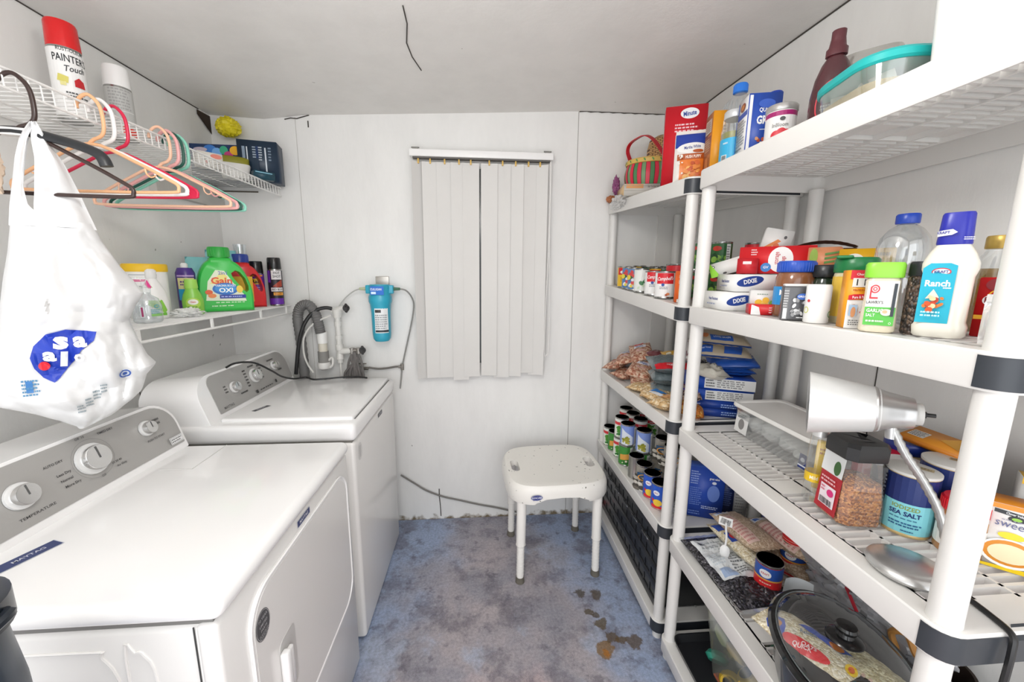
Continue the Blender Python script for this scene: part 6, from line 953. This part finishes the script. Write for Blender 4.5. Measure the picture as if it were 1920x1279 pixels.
wrap(t, .0183, .05, .072, '#e9c024', [('t', 0, .061, .012, 'Mild', '#f7f2dc', 0, .8)], step=.004)
t = vessel('dark_spice_bottle', 'black spice bottle wedged between the granule jar and the sea salt', 'bottle', .868, .712, z2, [(.017, 0), (.019, .003), (.019, .10), (0, .10)], M('#1c1c1e', .25), [(.0195, .1), (.0195, .128), (.018, .13), (0, .13)], M('#26262a', .3))
label(t, cylm(.0193), [('i', -.012, .02, .004, .09, 8, '#d9d9d9')], step=.005)
def shaker(lab, X, Y, z, r, h, ops, d=0, lidc='#e4e2dc'):
    t = thing('salt_canister', lab, 'canister', (X, Y, z), fc(X, Y, d)); mb(M('#c9b07a', .4, .3)).lathe([(r*1.0, 0), (r*1.02, .002), (r*1.02, .005), (r, .006), (r, h-.004), (0, h-.004)], 40).build('can_body', t)
    mb(M(lidc, .5)).lathe([(r*.98, h-.006), (r*1.02, h-.005), (r*1.02, h), (r*.99, h+.001), (0, h+.001)], 40).build('lid', t); wrap(t, r*1.003, .007, h-.007, '#1c2f6e', ops, step=.01)
    label(t, face((0, 0, h+.0012), (1, 0, 0), (0, 1, 0)), [('r', -.004, .004, .028, .02, '#c9b58a'), ('i', -.002, .006, .026, .018, 3, '#6a6252')], 'top_print'); return t
X, Y = ctr(.865, .655, .041)
shaker('navy and aqua sea salt canister with white paper top', X, Y, z2, .0415, .135, [('r', -.13, .007, .13, .072, '#86d2dc'), ('t', .002, .062, .012, 'IODIZED', '#8a9a3a', 0, .9, .02), ('t', .002, .049, .013, 'SEA SALT', '#1c2f6e', 0, .9, .03), ('i', -.02, .036, .03, .041, 1, '#3f7f9c'), ('i', -.02, .02, .03, .032, 2, '#2a5f8c'), ('i', .0, .011, .02, .016, 1, '#2a5f8c'), ('r', -.048, .02, -.034, .12, '#1a2140'), ('i', -.047, .022, -.035, .118, 12, '#c9cfe0')], -4)
shaker('second navy canister with barcode on its white top, behind the sea salt', .985, .682, z2, .044, .148, [('t', .02, .10, .012, 'SALT', '#e9c24a')])
X, Y = ctr(.895, .595, .030)
t = vessel('peanut_butter_jar', 'jar of tan spread with red lid partly hidden by the gooseneck', 'jar', X+.004, Y-.006, z2, [(.030, 0), (.033, .004), (.033, .078), (.028, .088), (0, .088)], M('#b9824a', .3, coat=.3), [(.031, .086), (.0325, .088), (.0325, .106), (.030, .112), (0, .112)], M('#d81820', .35), rib=True)
wrap(t, .0333, .016, .062, '#efe9e2', [('i', -.02, .02, .02, .055, 5, '#8a8078')], step=.008)
t = vessel('red_lid_tub', 'red lidded coffee tub with yellow front behind the granule jar', 'tub', .955, .80, z2, [(.042, 0), (.045, .004), (.045, .10), (0, .10)], M('#c41c22', .3), [(.046, .098), (.048, .1), (.047, .118), (.043, .124), (0, .124)], M('#d81c22', .3), sq=3.2)
BX('yellow_spice_tin', 'yellow spice tin standing left of the red lidded tub', 'tin', .865, .835, z2, .055, .03, .120, fc(.86, .83), ('#f0c624', '#e0b81e', '#e0b81e', '#e8c64a'), front=[('i', -.02, .09, .02, .11, 2, '#b8741a')])
X, Y = 1.03, .805
t = vessel('blue_lid_jar', 'mayonnaise-coloured jar with wide navy lid behind the gooseneck', 'jar', 1.02, .795, z2, [(.040, 0), (.043, .005), (.043, .10), (.036, .12), (0, .12)], M('#d8c79c', .25, coat=.4), [(.040, .118), (.042, .121), (.042, .140), (.039, .144), (0, .144)], M('#1f3488', .3))
t = vessel('white_lid_jar', 'dark brown jar with white lid just behind the sea salt canister', 'jar', .945, .735, z2, [(.028, 0), (.031, .004), (.031, .105), (0, .105)], M('#3a2418', .2, coat=.5), [(.0305, .103), (.032, .105), (.032, .122), (.030, .125), (0, .125)], M('#e6e4df', .35))
BX('orange_packet', 'flat orange cake mix packet lying on the second navy canister', 'packet', 1.035, .745, z2+.152, .115, .07, .014, 0, ('#e08a24', '#c8323a', '#c8323a', '#e8962a'), top=[('r', -.05, -.02, -.02, .01, '#d9d6cf'), ('i', -.048, -.018, -.022, .008, 4, '#5a5a5a'), ('p', [(.0, .0), (.04, -.02), (.055, .02), (.02, .03)], '#f0b03a')], rot=(R(10), R(4), fc(1.0, .72, -25)))
BX('small_white_packet', 'small white and red card packet at the right of the orange packet', 'packet', 1.03, .665, z2+.152, .05, .012, .028, fc(1.0, .65, -8), '#e9e6e2', front=[('e', -.014, .016, .006, .006, '#b8324a'), ('i', .004, .004, .02, .024, 4, '#4a4a4a')])
BX('sweetener_box', 'white and yellow sweetener box with a cup picture beyond the front post', 'box', .985, .560, z2, .105, .05, .125, fc(.97, .56, 16), ('#f2f1ee', '#e9e7e2', '#f1c81e', '#e08a1e'),
  front=[('r', -.0525, .116, .0525, .125, '#e08a1e'), ('p', [(-.045, .108), (.006, .102), (.006, .110), (-.045, .115)], '#26282b'), ('t', -.020, .1088, .006, 'Clover Valley', '#f2f2f2', R(-6), .7), ('e', -.018, .101, .010, .006, '#26282b'), ('e', -.018, .101, .006, .003, '#8fc24a'), ('t', -.006, .088, .020, 'sweetener', '#5a5f86', R(-4), .85, .0), ('i', -.035, .096, .02, .099, 1, '#8f8fa0'), ('e', -.02, .068, .016, .007, '#f2d22a'), ('p', [(.012, .06), (.0525, .05), (.0525, .0), (-.0525, .0), (-.0525, .005), (.02, .01)], '#f1cf1e'), ('e', -.018, .034, .036, .028, '#f6f5f2'), ('e', -.018, .035, .032, .024, '#d98a2a'), ('e', -.018, .034, .026, .018, '#f0e0b8')])
BX('sweetener_box', 'second sweetener box standing higher behind the first one', 'box', 1.055, .575, z2, .085, .04, .160, fc(1.04, .57, 14), ('#f0efec', '#e9e7e2', '#f1c81e', '#f0bd1e'), front=[('r', -.0425, .148, .0425, .160, '#f0bd1e'), ('p', [(-.02, .142), (.012, .139), (.012, .145), (-.02, .147)], '#26282b'), ('t', -.002, .131, .013, 'sweetener', '#7f8fb4', R(-3), .8)])
# things past the near end of the shelving, at the right edge
t = thing('side_shelf', 'short white shelf with black edge strip beyond the right post', 'shelf', (1.06, .50, 1.155), R(0)); mb(M('#e9e7e3', .35)).box(-.06, .065, -.11, .05, 0, .014, .003).build('board', t); mb(CAPM).box(-.061, .060, -.11, .05, -.014, -.001, .001).build('edge_strip', t); mb(M('#d9d7d3', .4)).box(.045, .065, -.10, .04, -.205, -.014, .002).build('support', t)
bag('red_snack_packet', 'red and brown snack packet lying on the short side shelf', 'packet', (1.055, .495, 1.170), (0, 0, R(20)), .085, .10, .03, M('#a8362c', .3, nz=.4, nsc=50, coat=.4), [('r', -.03, -.03, .0, .02, '#c9a27a')], seed=61, wr=.3)
# ================================================================ NEAR UNIT, BAGGED RICE TIER
z1 = .5195
bag('black_bean_bag', 'flat clear bag of black beans with big white label on the shelf edge', 'bag', (.815, 1.055, z1+.003), (0, 0, R(4)), .19, .30, .034, Mcell(['#26252a', '#3a383f', '#17161a', '#5a585e'], 150, .8, .18),
    [('r', -.075, -.055, .055, .125, '#dfe2e4'), ('i', -.06, .06, .04, .11, 4, '#aab0b4'), ('i', -.01, -.04, .048, .05, 9, '#75797d'), ('e', -.05, .10, .012, .010, '#4a4a4a'), ('p', [(-.065, -.045), (-.02, -.05), (-.022, -.015), (-.06, -.01)], '#9db0cf'), ('i', -.065, .0, -.02, .05, 5, '#c1c9cf')], seed=71, wr=.3, ends=FILM)
t = thing('plastic_spoon', 'white plastic spoon standing upright over the black bean bag with a bar-code tag', 'spoon', (.80, 1.085, z1+.036), fc(.81, 1.1)); SPN = M('#efefed', .25)
s_ = mb(SPN); s_.grid(14, 10, lambda u, v: (.015*cos(u*2*pi)*v, -.004-.006*(1-v*v), .024+.024*sin(u*2*pi)*v), closed_u=True).grid(14, 10, lambda u, v: (.015*cos(u*2*pi)*v, -.003-.006*(1-v*v), .024+.024*sin(u*2*pi)*v), closed_u=True); s_.build('bowl', t, fix=False)
mb(SPN).tube([(0, -.004, .046), (.001, -.002, .075), (-.003, 0, .105), (-.004, .0, .125)], .0032, 8, sub=4).build('spoon_handle', t)
mb(M('#e9e9e6', .5)).box(-.026, .014, .002, .0032, .112, .142, .0005).build('tag', t); label(t, face((-.006, .0018, .127), (1, 0, -.2), (0, 0, 1)), [('b', -.014, -.010, .014, .010)], 'bar_code')
RIC = Mcell(['#cdb49a', '#c2a78c', '#dcc8b0', '#b89c80'], 240, .5, .35); OAT = Mcell(['#dccfb0', '#e8dec4', '#cbbb96', '#f0e8d4'], 200, .6, .4); RPK = [('r', -.05, -.085, -.012, .06, '#e3c4b8'), ('i', -.048, -.08, -.014, .05, 9, '#c98a84'), ('r', -.05, .075, .0, .10, '#e9ebee'), ('r', -.042, .079, -.022, .095, '#3f6fc0')]
bag('rice_bag', 'bag of brown rice with pink print lying on top of the pile', 'bag', (.90, 1.135, z1+.072), (R(-4), R(0), R(4)), .11, .20, .048, RIC, RPK, seed=72, wr=.06)
bag('rice_bag', 'bag of white oats with blue and orange lettering under the brown rice', 'bag', (.885, 1.115, z1+.034), (0, R(6), R(8)), .11, .21, .042, OAT, [('p', [(-.05, .06), (-.02, .055), (-.02, .095), (-.05, .10)], '#2f4fa8'), ('p', [(-.048, .0), (-.02, -.01), (-.018, .04), (-.044, .045)], '#2f4fa8'), ('e', -.032, .02, .008, .012, '#c8323a'), ('e', .0, -.09, .014, .012, '#f0b81e')], seed=73, wr=.06)
bag('rice_bag', 'second bag of brown rice further back beside the blue boxes', 'bag', (1.01, 1.09, z1+.07), (R(-4), R(4), R(6)), .10, .22, .048, RIC, RPK, seed=74, wr=.06)
bag('rice_bag', 'bag of brown rice beneath the second brown rice bag', 'bag', (1.01, 1.08, z1+.012), (0, 0, R(10)), .10, .22, .05, RIC, [], seed=75, wr=.06)
zb1 = .517
BX('blue_sugar_box', 'tall blue box with white logo in front of the other blue boxes', 'box', .895, 1.375, zb1, .135, .055, .215, R(-22), ('#2a50b8', '#2a50b8', '#1c2c5c', '#3f63c4'), front=[('i', -.055, .14, -.02, .20, 6, '#9db4ea'), ('i', -.055, .05, -.01, .13, 9, '#6d8ad4'), ('t', .03, .172, .013, 'great value', '#f2f4fa', 0, .62, .02), ('e', .03, .155, .008, .006, '#e9eef8'), ('e', .03, .11, .022, .035, '#6f8cd8'), ('i', -.01, .04, .05, .055, 2, '#c4d2f4'), ('i', -.055, .01, -.01, .03, 2, '#6d8ad4')], right=[('r', -.02, .02, .02, .19, '#1a2a58'), ('i', -.018, .05, .018, .14, 10, '#5a6a9c')])
BX('blue_sugar_box', 'narrow dark blue box side standing right of the tall blue box', 'box', .985, 1.37, zb1, .05, .05, .19, R(-20), ('#1c2c60', '#2a50b8', '#2a50b8', '#2a50b8'), front=[('t', 0, .165, .009, 'great value', '#e8ecf8', 0, .55), ('i', -.018, .05, .018, .13, 9, '#5a6a9c')])
BX('grey_panel_box', 'light grey box between the dark blue boxes on the rice tier', 'box', 1.035, 1.36, zb1, .05, .05, .185, R(-18), '#c9c8c4', front=[('i', -.018, .02, .018, .17, 12, '#9a9995')])
BX('blue_sugar_box', 'second dark blue box at the back near the brown rice bags', 'box', 1.075, 1.23, z1, .05, .04, .17, R(-22), ('#1a2650', '#2a50b8', '#2a50b8', '#2a50b8'), front=[('i', -.016, .03, .018, .15, 12, '#5a6a9c')])
BX('orange_white_carton', 'white carton with orange flame band seen past the near post', 'box', .86, 1.46, zb1, .06, .05, .14, R(-20), '#e9e6e0', front=[('r', -.03, .075, .03, .10, '#ef9a3a'), ('r', -.03, .10, .03, .14, '#3a3632'), ('i', -.02, .02, .02, .06, 4, '#a8a29a')])
KL = lambda: ('#d8262c', [('r', -.13, .062, .13, .10, '#2a56ac'), ('e', -.008, .078, .016, .013, '#f2f2f2'), ('t', -.008, .078, .009, 'KRAFT', '#c82430', 0, .8), ('r', -.13, .058, .13, .062, '#f0b24a'), ('i', -.02, .045, .02, .052, 1, '#f4d6c4'), ('t', -.004, .030, .022, '1', '#f4b0a0'), ('r', -.13, .018, .13, .0195, '#f0c0b0'), ('r', -.13, .010, .13, .0115, '#f0c0b0')])
c, ops = KL(); X, Y = ctr(.850, .955, .036); can(X, Y, z1, .037, .108, c, ops, 'blue and red tomato can with open pull top beside the slow cooker')
X, Y = ctr(.985, 1.02, .036); can(X, Y, z1, .037, .108, c, ops, 'blue and red tomato can standing behind the pull-top one'); can(X, Y, z1+.109, .037, .108, c, ops, 'blue and red tomato can stacked above another beneath the lamp tier')
sheetlump('grey_plastic_bag', 'crumpled grey translucent plastic bag filling the back behind the slow cooker', 'bag', (1.025, .83, z1+.005), (.075, .17, .085), M('#9a9b9e', .22, nz=.15, nsc=9, coat=.5), 12, .34, n=60)
t = thing('paper_card', 'curled white card propped in front of the grey plastic bag', 'card', (.868, .875, z1+.012), fc(.89, .89, 20)); mb(M('#d7dde0', .35)).grid(10, 12, lambda u, v: ((u-.5)*.085*(1-.25*v), -.014*(2*u-1)**2, v*.125)).grid(10, 12, lambda u, v: ((u-.5)*.085*(1-.25*v), -.014*(2*u-1)**2+.001, v*.125)).build('card_body', t, fix=False)
t = thing('red_strip', 'thin dark red strip lying behind the slow cooker rim', 'strip', (.96, .815, z1+.135), R(-32)); mb(M('#b3142c', .4)).box(-.004, .004, -.06, .06, 0, .003, .001).build('strip_body', t)
# slow cooker
t = thing('slow_cooker', 'oval black slow cooker with glass lid and black knob, full of oat bags', 'slow cooker', (.785, .660, z1), R(-24)); BK = M('#1b1b1d', .25, coat=.3)
EL = lambda a, b_, z_, n=56: [(a*cos(i*2*pi/n), b_*sin(i*2*pi/n), z_) for i in range(n)]
a_, b2 = .128, .178
loft(mb(BK), [EL(.09, .14, 0), EL(.10, .15, .008), EL(.112, .160, .05), EL(.118, .167, .135)], True, True).build('cooker_body', t, 30)
loft(mb(M('#141415', .15, coat=.6)), [EL(.116, .166, .128), EL(.131, .181, .134), EL(.133, .183, .140), EL(.127, .177, .147), EL(.112, .162, .147), EL(.108, .158, .120), EL(.104, .154, .122)], True, False).build('crock', t, 30)
GL_ = Mclear('#f6f8f8', .12, .02, .015, '#e8e8e8')
li = loft(mb(GL_), [EL(.116, .166, .149), EL(.108, .157, .160), EL(.085, .13, .171), EL(.05, .08, .178), EL(.002, .003, .180)], False, True).build('lid', t, 60)
mb(M('#8f9698', .15, .7)).tube(EL(.117, .167, .1495), .0016, 6, closed=True).build('lid_rim', li)
for s_ in (-1, 1): mb(BK).box(-.035, .035, s_*.185-.012, s_*.185+.012, .10, .12, .006).build('side_handle', t)
mb(M('#101011', .2, coat=.3)).lathe([(.030, .181), (.034, .183), (.030, .187), (.016, .191), (.014, .199), (.019, .203), (.021, .210), (.018, .215), (0, .217)], 32, sx=1.0, sy=1.0).build('knob', li)
OB = bag('oat_bag', 'printed bag of quick oats lying inside the slow cooker under the glass lid', 'bag', (.745, .694, z1+.106), (R(0), R(0), R(20)), .105, .19, .040, OAT, [('p', [(-.046, .035), (-.02, .045), (.0, .06), (-.005, .085), (-.03, .083), (-.046, .07)], '#2f4fb4'), ('e', -.026, .062, .012, .010, '#d88a3a'), ('e', -.034, -.005, .016, .045, '#da2630', R(8)), ('t', -.038, .0, .014, 'QUICK', '#f7e9e9', R(-75), .8, .02), ('t', -.027, -.008, .014, 'OATS', '#f7e9e9', R(-75), .8, .02), ('t', .004, .01, .013, 'Ralston', '#54708c', R(-62), .8), ('p', [(.01, .035), (.035, .02), (.04, -.06), (.02, -.05), (.015, -.02)], '#3252b4'), ('e', .027, -.035, .010, .014, '#d87a2a'), ('e', .0, -.075, .014, .010, '#f0c81e'), ('e', .0, -.075, .008, .005, '#d8642a')], seed=81, wr=.10)
bag('oat_bag', 'plain bag of oats beside the printed one inside the slow cooker', 'bag', (.828, .627, z1+.104), (0, R(0), R(24)), .10, .17, .036, Mcell(['#c9bd94', '#d8cda8', '#b8aa80', '#e0d8b8'], 200, .6, .4), [('i', -.045, -.07, -.03, .07, 12, '#d8b4a8')], seed=82, wr=.12)
t = vessel('wicker_tray', 'dark wicker basket with a brown looped handle in the back behind the cooker', 'basket', 1.03, .665, z1, [(.05, 0), (.062, .06), (.064, .09), (.058, .09), (.05, .01), (0, .01)], M('#2b1d14', .7, nz=.4, nsc=90), d=0)
mb(M('#a8763a', .6, nz=.3, nsc=60)).tube([(-.06, -.02, .085), (-.075, -.03, .13), (-.05, -.04, .15), (-.03, -.05, .12), (.0, -.065, .105), (.03, -.07, .095)], .007, 8, sub=5).build('handle', t)
for k, (X, Y, lab) in enumerate(((.90, .50, 'clear crumpled plastic pack at the bottom right corner'), (1.0, .53, 'dark glossy plastic pack with blue label at the bottom right'))):
    sheetlump('plastic_package', lab, 'packet', (X, Y, z1), (.055, .035, .03), Mclear('#d8d8d8', .7, .1, .5, '#bdb9b2') if k == 0 else M('#2b2f44', .15, coat=.7), 14+k, .35)
# ================================================================ FAR UNIT, CANNED VEGETABLE TIER
zv = lambda y: .517-.0127*(y-1.3)
peas = ('#7f97d8', [('p', [(-.03, .0), (.03, .0), (.03, .045), (.012, .06), (-.012, .075), (-.03, .09)], '#dfe6f0')]+fruitpic(-.004, .03, .018, .016, ['#a8a23a', '#8a8f2a', '#c4bc4e'], 22, 6)+[('r', .03, .0, .052, .10, '#ecebe9'), ('i', .031, .01, .051, .09, 12, '#8a8a8a')])
beans_ = ('#ecefe8', [('r', -.11, .072, .11, .088, '#d8323a'), ('t', 0, .08, .010, 'Libby', '#f7e9e9', 0, .9)]+fruitpic(0, .035, .024, .028, ['#4f9a3a', '#6fb04a', '#2f7a30', '#dfeed2'], 26, 9))
grn = ('#3f8f3a', [('p', [(-.03, .03), (.03, .04), (.03, .07), (-.03, .06)], '#e0a24a'), ('r', .022, .0, .045, .10, '#ecebe9'), ('i', .024, .01, .043, .09, 12, '#6a6a6a')]+fruitpic(-.004, .018, .02, .012, ['#2a6a2a', '#5aa048', '#e8e2c4'], 14, 3))
spk = ('#9a948a', fruitpic(0, .04, .03, .035, ['#c9c4ba', '#6a655c', '#b0aba0', '#4a463f', '#ddd8cc'], 70, 11)+[('r', -.018, .068, .012, .088, '#1f4a6e'), ('o', .004, .066, .02, .016, .003, '#e09a3a')])
corn = ('#2558c4', [('p', [(-.035, .0), (.035, .0), (.035, .012), (-.035, .02)], '#d8262c'), ('p', [(-.033, .045), (.015, .03), (.02, .02), (-.033, .03)], '#c8263a')]+[('e', -.008, .030, .018, .015, '#f0c83a'), ('e', -.014, .072, .013, .011, '#e9eef6'), ('t', -.014, .072, .008, 'Best', '#c82430')])
L4 = ' on the canned vegetable tier'
vc = [(beans_, .742, 2.075, 0, 'green bean can, leftmost and lowest', .0), (grn, .745, 2.00, 0, 'green can second from the left at the bottom', 0), (beans_, .75, 1.925, 0, 'green bean can under another, third from the left', 0), (beans_, .752, 1.925, .112, 'green bean can with red band stacked third from the left', 0), (grn, .745, 1.83, 0, 'green and orange can under the left blue pea can', 0), (peas, .748, 1.83, .112, 'blue pea can, left one of the stacked pair', 0), (grn, .795, 1.74, 0, 'green can under the right blue pea can', 0), (peas, .795, 1.74, .112, 'blue pea can, right one of the stacked pair', 0),
 (None, .745, 1.695, 0, 'bare shiny tin can without label in the front row', 0), (spk, .748, 1.61, 0, 'speckled grey can in the front row', 0), (corn, .748, 1.525, 0, 'blue corn can with red base in the front row', 0), (corn, .748, 1.445, -.0, 'blue corn can nearest the white post', 0),
 (spk, .845, 1.64, .0, 'speckled can under another behind the corn can', 0), (spk, .845, 1.64, .112, 'speckled can stacked above another near the post', 0), (spk, .845, 1.55, .0, 'speckled can by the near post, second row', 0), (spk, .845, 1.55, .112, 'speckled can stacked by the near post, second row', 0)]
for lb, X, Y, dz_, lab, _ in vc: can(X, Y, zv(Y)+dz_, .0365, .110, lb[0] if lb else None, lb[1] if lb else (), lab+(L4 if len(lab.split()) < 11 else ''), top=DTIN, body=M('#b9b8b4', .25, .9))
for si, (X, Y) in enumerate(((.83, 2.07), (.835, 1.98), (.84, 1.89), (.92, 2.04), (.925, 1.94))):
    for q in range(2): can(X, Y, zv(Y)+.112*q, .0365, .110, beans_[0], beans_[1] if q == 1 else (), ('bottom', 'top')[q]+' can of the '+('stack nearest the back wall', 'second stack from the back wall', 'third stack from the back wall', 'rear left stack by the side wall', 'rear right stack by the side wall')[si]+', vegetable can tier', group='two-high can stacks')
# ================================================================ BOTTOM TIERS
z0 = .0895
t = thing('black_crate', 'black slatted plastic crate filling the bottom of the back shelving unit', 'crate', (.895, 1.735, z0)); CR = M('#17181a', .3, coat=.2)
for sx_ in (-1, 1):
    m_ = mb(CR); x = sx_*.165
    for z_ in (0, .075, .15, .225, .30): m_.box(x-.006, x+.006, -.36, .36, z_, z_+.035, .002)
    for q in range(13): m_.box(x-.005, x+.005, -.36+q*.0594-.004, -.36+q*.0594+.004, 0, .33)
    m_.box(x-.002, x+.002, -.355, .355, .0, .325); m_.build('side_wall', t)
for sy_ in (-1, 1): mb(CR).box(-.165, .165, sy_*.36-.006, sy_*.36+.006, 0, .33, .002).build('end_wall', t)
mb(CR).box(-.165, .165, -.36, .36, 0, .008).build('bottom', t); mb(M('#222327', .25)).box(-.13, .15, -.33, .33, .012, .26, .03).build('dark_contents', t)
for y in (-.24, -.12, 0, .12, .24): mb(M('#3a3c40', .15, coat=.6)).tube([(-.173, y-.03, .25), (-.180, y-.02, .262), (-.180, y+.02, .262), (-.173, y+.03, .25)], .004, 6, sub=3).build('clip', t)
can(.71, 2.215-.08, z0, .02, .12, '#cfccc6', [('r', -.06, 0, .06, .03, '#c8202c'), ('i', -.02, .04, .02, .09, 3, '#5a5a5a')], 'slim grey and red can on the bottom shelf behind the stool leg')
t = thing('long_black_tray', 'long black boot tray on the bottom shelf under the clear bin', 'tray', (.90, .86, z0)); loft(mb(M('#232427', .35)), [ring(.34, .70, .03, 0), ring(.36, .72, .035, .030), ring(.35, .71, .03, .030), ring(.33, .69, .028, .006)]).build('tray_body', t)
mb(M('#9a4a2c', .6)).tube([(-.105, -.335, .034), (-.105, .20, .034)], .004, 6).build('orange_edge', t)
t = thing('clear_bin', 'clear plastic bin of yellow and green packets on the black tray', 'bin', (.905, .86, z0+.012)); loft(mb(Mclear('#eef2ec', .4, .15, .18, '#dfe6dc')), [ring(.21, .46, .03, 0), ring(.22, .47, .035, .01), ring(.265, .55, .04, .26), ring(.28, .565, .045, .265), ring(.28, .565, .045, .272)], True, False).build('bin_body', t)
rd = random.Random(8)
for i in range(42):
    X, Y, zz = (-.085, -.02, .06)[i % 3]+rd.uniform(-.012, .012), -.23+.46*((i//3) % 7)/6+rd.uniform(-.02, .02), .04+.10*(i//21)
    m_ = M(rd.choice(['#d9b83a', '#c9a62a', '#e3cf6a', '#3f6a4a', '#2a2c2a', '#b8c48a', '#d9c9a0', '#2a8a74']), .3, coat=.3)
    o_ = mb(m_).lathe([(0, -.016), (.03, -.014), (.04, 0), (.03, .014), (0, .016)], 14, sx=1, sy=.9).build('food_packet', t); o_.location = (X, Y, zz+.02); o_.rotation_euler = (rd.uniform(-1.2, 1.2), rd.uniform(-1, 1), rd.uniform(0, 3))
    if i % 2: mb(M('#1e1f1e', .3)).lathe([(.018, .0155), (.022, .0165), (.020, .0175), (.012, .0175)], 14).build('dark_ring', o_)
